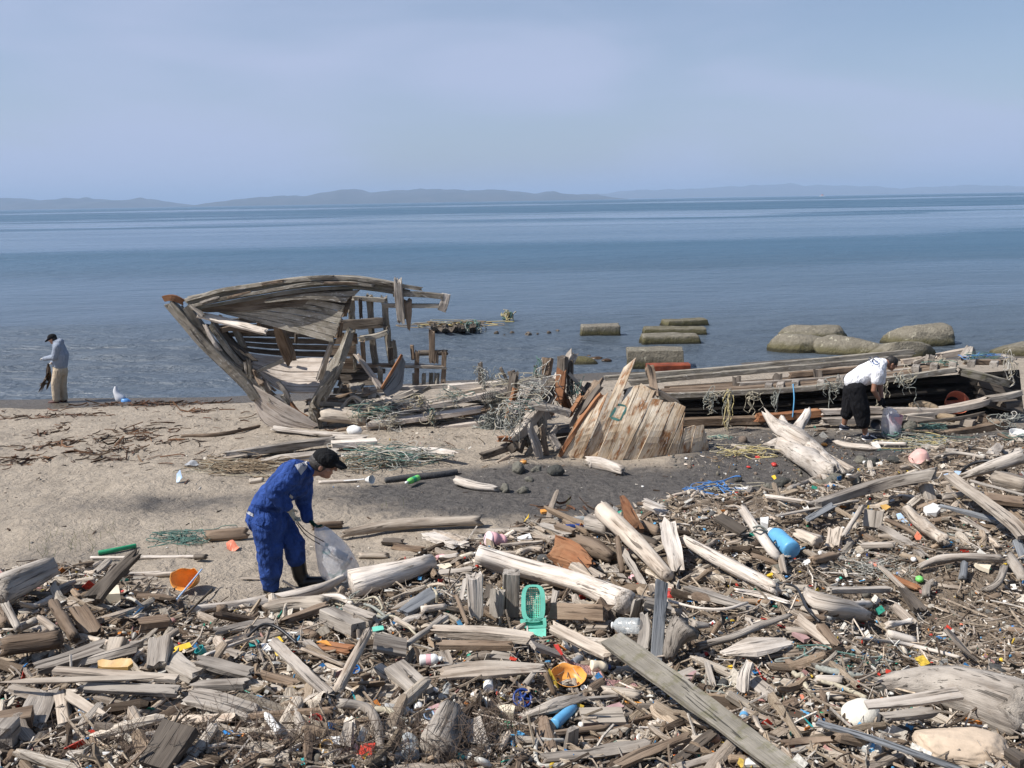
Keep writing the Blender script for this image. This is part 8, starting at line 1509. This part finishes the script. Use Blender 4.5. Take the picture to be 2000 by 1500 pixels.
def pick(pal, k, jit=.2):
    p = np.array(pal)[rg.integers(0, len(pal), k)]; return np.clip(p * (1 + rg.normal(0, jit, (k, 1))), .01, .9)
def pbox(x, y, Rg_=None):
    """soft weight round a photograph pixel ellipse, given as (px, py, rx, ry)"""
    w = np.zeros_like(x)
    for (px, py, rx, ry) in Rg_:
        c = hit(px, py); k = mpp(c); ry_ = ry * k / max(.18, abs(ray(px, py).normalized().z)); w = np.maximum(w, np.exp(-(((x - c.x) / (rx * k)) ** 2 + ((y - c.y) / ry_) ** 2)))
    return w
GRAV = [(1700, 880, 330, 36), (1450, 900, 120, 40), (1900, 860, 160, 40), (1640, 930, 160, 30)]
WRACK = [(1480, 885, 130, 30), (1800, 865, 220, 18), (1010, 900, 70, 14), (1380, 900, 50, 12), (760, 870, 150, 20), (480, 905, 120, 16), (840, 850, 100, 8), (1560, 850, 120, 14)]
CLEARED = [(1040, 1200, 60, 90), (1780, 1370, 190, 60), (1850, 1300, 150, 60), (1680, 1395, 70, 60), (1870, 1450, 110, 70), (1030, 1365, 60, 40), (1110, 1325, 70, 30), (1105, 1395, 60, 40), (520, 1170, 160, 22), (760, 1130, 90, 40), (1480, 1262, 100, 40), (1520, 1065, 50, 40), (945, 1308, 120, 30), (1060, 1110, 60, 30)]
wheap = lambda x, y: heap_np(x, y)
wbig = lambda x, y: wheap(x, y) * (1 - .95 * pbox(x, y, CLEARED) ** .7)
WP = [(.38, .31, .235), (.28, .215, .155), (.48, .41, .335), (.18, .135, .10), (.34, .29, .24), (.58, .525, .455), (.10, .075, .055), (.38, .31, .23)]
m_chip = colmat('wood_chip')
n = 44000; xy = scatter(n, lambda x, y: np.clip(wheap(x, y) + .55 * pbox(x, y, WRACK), 0, 1), 4.0, 18); n = len(xy)
ln = np.exp(rg.normal(-3.25, .55, n)); batch('wood_chips', place(SLV, xy, ln, np.clip(ln * rg.uniform(.08, .4, n), .003, .02), np.clip(ln * rg.uniform(.05, .2, n), .002, .012), rg.uniform(0, .045, n), .3, .25), SLF, pick(WP, n, .25), m_chip)
n = 6600; xy = scatter(n, lambda x, y: np.clip(wheap(x, y) + .25 * pbox(x, y, WRACK), 0, 1), 4.0, 18); n = len(xy)
ln = np.exp(rg.normal(-1.9, .5, n)); batch('twigs', place(SLV, xy, ln, np.clip(ln * .04, .003, .012), np.clip(ln * .04, .003, .012), rg.uniform(.01, .09, n), .28, .35), SLF, pick(WP, n, .25), m_chip)
# broken bits of driftwood too many to count
n = 3700; xy = scatter(n, lambda x, y: np.clip(wbig(x, y) * (1 - .97 * sstep(2.3, 3.0, x) * sstep(8.9, 8.0, y)) + .12 * pbox(x, y, WRACK), 0, 1), 4.2, 16); n = len(xy)
OCT = [(math.cos(a * math.pi / 4 + .2) * .5, math.sin(a * math.pi / 4 + .2) * .5) for a in range(8)]
DW = np.array([(x, y * s_, z * s_) for x, s_ in ((-.5, .45), (-.46, .85), (-.2, 1.), (.12, .95), (.42, .8), (.5, .4)) for y, z in OCT]); DW[:, 1] += .08 * np.sin(DW[:, 0] * 7); DF = np.array([(s * 8 + k, s * 8 + (k + 1) % 8, s * 8 + 8 + (k + 1) % 8, s * 8 + 8 + k) for s in range(5) for k in range(8)])
def dwbatch(name, xy, lnm, lift):
    k = len(xy); ln = np.exp(rg.normal(lnm, .45, k)); v = place(DW, xy, ln, np.clip(ln * rg.uniform(.1, .3, k), .015, .09), np.clip(ln * rg.uniform(.06, .22, k), .012, .07), lift, .2, .3)
    v += rg.normal(0, .004, v.shape); o = batch(name, v, DF, pick(WP + [(.50, .44, .36), (.55, .49, .41)], k, .2), m_drift, smooth=False)
    gr = np.repeat(DW[None] * ln[:, None, None], 1, 0) + rg.random((k, 1, 3)) * 30; a = o.data.attributes.new('gr', 'FLOAT_VECTOR', 'POINT'); a.data.foreach_set('vector', gr.astype(np.float32).ravel())
m_drift, nt, b = mat('drift_fragment'); a_ = N(nt, 'ShaderNodeAttribute', attribute_name='col'); g_ = N(nt, 'ShaderNodeAttribute', attribute_name='gr'); g1 = nz(nt, mapv(nt, g_.outputs['Vector'], (3, 45, 45)), 1., 4, .65, .4)
L(nt, mixc(nt, mr(nt, g1, .35, .65, 0, .75), a_.outputs['Color'], (.38, .33, .28), 'MULTIPLY'), b.inputs['Base Color']); b.inputs['Roughness'].default_value = .9; b.inputs['Specular IOR Level'].default_value = .2; bump(nt, b, g1, .6, .01)
dwbatch('driftwood_fragments', xy, -1.75, rg.uniform(-.01, .07, n))
n = 540; xy = scatter(n, lambda x, y: wbig(x, y) * (1 - .97 * sstep(2.3, 3.0, x) * sstep(8.9, 8.0, y)), 4.2, 12); dwbatch('driftwood_fragments', xy, -1.2, rg.uniform(.0, .07, len(xy)))
# gravel
bm = bmesh.new(); bmesh.ops.create_icosphere(bm, subdivisions=2, radius=.5); IV = np.array([v.co for v in bm.verts]); IF = np.array([[v.index for v in f.verts] for f in bm.faces]); bm.free()
nn = np.array([1 + .35 * noise.noise(Vector(p) * 3) for p in IV]); IV = IV * nn[:, None]
m_grav = colmat('pebble')
n = 6800; xy = scatter(n, lambda x, y: np.clip(pbox(x, y, GRAV) + .25 * wheap(x, y) + .015 * sstep(14, 8, y), 0, 1), 4.2, 19); n = len(xy); r = np.exp(rg.normal(-3.6, .6, n))
batch('gravel', place(IV, xy, r, r * .8, r * .6, r * .1, .5), IF, pick([(.20, .19, .165), (.13, .125, .115), (.26, .235, .19), (.09, .09, .088), (.19, .15, .12)], n, .2), m_grav, smooth=True)
# shell, polystyrene crumbs and plastic flecks
n = 6800; xy = scatter(n, lambda x, y: np.clip(wheap(x, y) * .9 + .7 * pbox(x, y, WRACK) + .25 * pbox(x, y, GRAV) + .012, 0, 1), 4.2, 19); n = len(xy); r = np.exp(rg.normal(-4.0, .5, n))
m_fl = colmat('litter_fleck', .5)
wp = [(.68, .66, .60)] * 9 + [(.55, .50, .42)] * 6 + [(.05, .22, .50), (.50, .05, .03), (.60, .22, .05), (.05, .35, .25), (.60, .42, .06), (.10, .32, .55), (.02, .02, .02), (.02, .02, .02), (.45, .25, .22)]
batch('litter_crumbs', place(IV, xy, r * 1.3, r * rg.uniform(.4, 1, n), r * rg.uniform(.3, .8, n), r * .3 + rg.uniform(0, .05, n) * wheap(xy[:, 0], xy[:, 1]), .6), IF, pick(wp, n, .08), m_fl, smooth=True)
n = 1900; xy = scatter(n, lambda x, y: np.clip(wheap(x, y) + .4 * pbox(x, y, WRACK), 0, 1), 4.2, 18); n = len(xy); r = np.exp(rg.normal(-2.9, .45, n))
batch('litter_crumbs', place(BOXV, xy, r, r * rg.uniform(.25, .8, n), np.full(n, .006), rg.uniform(.01, .08, n), .45), BOXF, pick(wp, n, .08), m_fl)
# kelp strewn over the sand
KL = [(300, 790, 140, 10), (105, 843, 40, 10), (190, 860, 90, 8), (100, 872, 60, 9), (250, 860, 55, 10), (245, 880, 60, 9), (330, 865, 60, 8), (165, 886, 40, 5), (400, 803, 60, 5), (390, 806, 40, 4), (215, 900, 60, 8), (40, 900, 70, 12), (280, 842, 60, 8), (60, 815, 80, 6), (150, 812, 80, 5), (1110, 995, 60, 6), (640, 915, 40, 6), (1000, 880, 60, 6)]
n = 950; xy = scatter(n, lambda x, y: np.clip(.9 * pbox(x, y, KL) ** 2 + .02 * sstep(-1, -3, x) * sstep(12, 15, y) * sstep(22, 20, y), 0, 1), 9, 22, 2); n = len(xy); ln = np.exp(rg.normal(-1.75, .5, n))
batch('seaweed', place(SLV, xy, ln, np.clip(ln * .10, .01, .035), np.full(n, .007), rg.uniform(0, .035, n), .10, .5), SLF, pick([(.14, .065, .035), (.10, .055, .03), (.18, .095, .05), (.12, .08, .05), (.06, .04, .03)], n, .25), colmat('dried_kelp', .7))
# sand flecks of bark and shell on the open beach
n = 2600; xy = scatter(n, lambda x, y: .4 + 0 * x, 8, 21, 2); n = len(xy); ln = np.exp(rg.normal(-3.6, .6, n))
batch('beach_flecks', place(SLV, xy, ln, ln * .3, ln * .15, np.zeros(n), .1, .2), SLF, pick([(.07, .045, .03), (.12, .085, .06), (.04, .03, .025), (.50, .46, .40)], n, .2), m_chip)
# dry weed stems at the near edge and thin grass blades on the sand
def stems(name, spots, nper, hgt, col, m, r=.0025, lean=.25):
    mb = MB(); rnd = random.Random(21)
    for (px, py) in spots:
        c = hit(px, py)
        for k in range(nper):
            a = c + Vector((rnd.gauss(0, .10), rnd.gauss(0, .10), 0)); a.z = ground(a.x, a.y); h_ = hgt * rnd.uniform(.5, 1.1); d = Vector((rnd.gauss(0, lean), rnd.gauss(0, lean), 1)); e = a + d * h_; md = a + d * h_ * .5 + Vector((rnd.gauss(0, .03), rnd.gauss(0, .03), 0))
            stick(mb, [a, md, e], [r * 2, r * 2, r * .8], None, 'thin', k, 0, 'cut', seg=4)
            if lean > .3:
                for q in range(3): s0 = a.lerp(e, rnd.uniform(.3, .9)); stick(mb, [s0, s0 + Vector((rnd.gauss(0, .06), rnd.gauss(0, .06), rnd.uniform(.02, .09)))], r * 1.4, None, 'thin', q, 0, 'cut', seg=2)
    o = mb.build(name, m); o['kind'] = 'stuff'; return o
stems('dry_weed', [(405 + k * 22, 1440 + (k * 37) % 70) for k in range(26)] + [(180 + k * 30, 1480) for k in range(8)] + [(820 + k * 14, 1470 + (k * 13) % 30) for k in range(10)] + [(960 + k * 12, 1440) for k in range(4)], 7, .24, None, plain('dry_stem', (.11, .08, .06), .9), .0018, .5)
stems('beach_grass', [(145, 1055), (150, 1065), (120, 1050), (162, 1075), (195, 1070), (205, 1045), (80, 1085), (325, 1052), (370, 1030), (322, 1050), (190, 1040), (100, 1065), (115, 1080), (365, 1085), (1100, 985), (770, 990), (465, 1000)], 3, .18, None, plain('grass_blade', (.13, .15, .05), .8), .0022, .15)

# ------------------------------------------------------------------ words for every piece that has none yet
CATS = {}
used = set(o['label'] for o in COL.objects if 'label' in o)
LMK = sorted(set(LM))
def words(s): return len(s.split())
TILT = {}
for (x, y, o, dsc, lab) in PLACED:
    if lab: continue
    ds_ = sorted(LMK, key=lambda q: (q[0] - x) ** 2 + (q[1] - y) ** 2)[:5]
    a, b_, c_ = ds_[0], ds_[1], ds_[2]
    def rel(q):
        dx, dy = x - q[0], y - q[1]
        if abs(dy) > abs(dx) * .6: return 'below' if dy > 0 else 'above'
        return 'beside'
    near = 'close ' if (a[0] - x) ** 2 + (a[1] - y) ** 2 < 60 ** 2 else ''
    cand = [f'{dsc} {near}{rel(a)} {a[2]}', f'{dsc} between {a[2]} and {b_[2]}', f'{dsc} {rel(b_)} {b_[2]}', f'{dsc} between {a[2]} and {c_[2]}', f'{dsc} between {b_[2]} and {c_[2]}', f'{dsc} {rel(c_)} {c_[2]}', f'{dsc} between {a[2]} and {ds_[3][2]}', f'{dsc} {rel(ds_[3])} {ds_[3][2]}']
    cand += [f'{adj} {q}' for adj in ('smaller', 'lower', 'worn', 'half-buried', 'partly hidden') for q in cand[:3]]
    for s in cand:
        if 4 <= words(s) <= 16 and s not in used: break
    used.add(s); o['label'] = s
# haze
HAZE_D = 1.2e-4
m_hz = bpy.data.materials.new('haze'); m_hz.use_nodes = True; nt = m_hz.node_tree; nt.nodes.clear()
out = N(nt, 'ShaderNodeOutputMaterial'); pv = N(nt, 'ShaderNodeVolumePrincipled')
pv.inputs['Color'].default_value = (.53, .72, 1., 1); pv.inputs['Density'].default_value = HAZE_D; pv.inputs['Anisotropy'].default_value = .0
L(nt, pv.outputs[0], out.inputs['Volume'])
bm = bmesh.new(); bmesh.ops.create_cube(bm, size=1)
me = bpy.data.meshes.new('haze'); bm.to_mesh(me); bm.free(); me.materials.append(m_hz)
hz = bpy.data.objects.new('haze', me); COL.objects.link(hz); hz['kind'] = 'stuff'
hz.dimensions = (100, 1, 1); hz.scale = (120000, 48100, 292); hz.location = (0, 23900, 136)
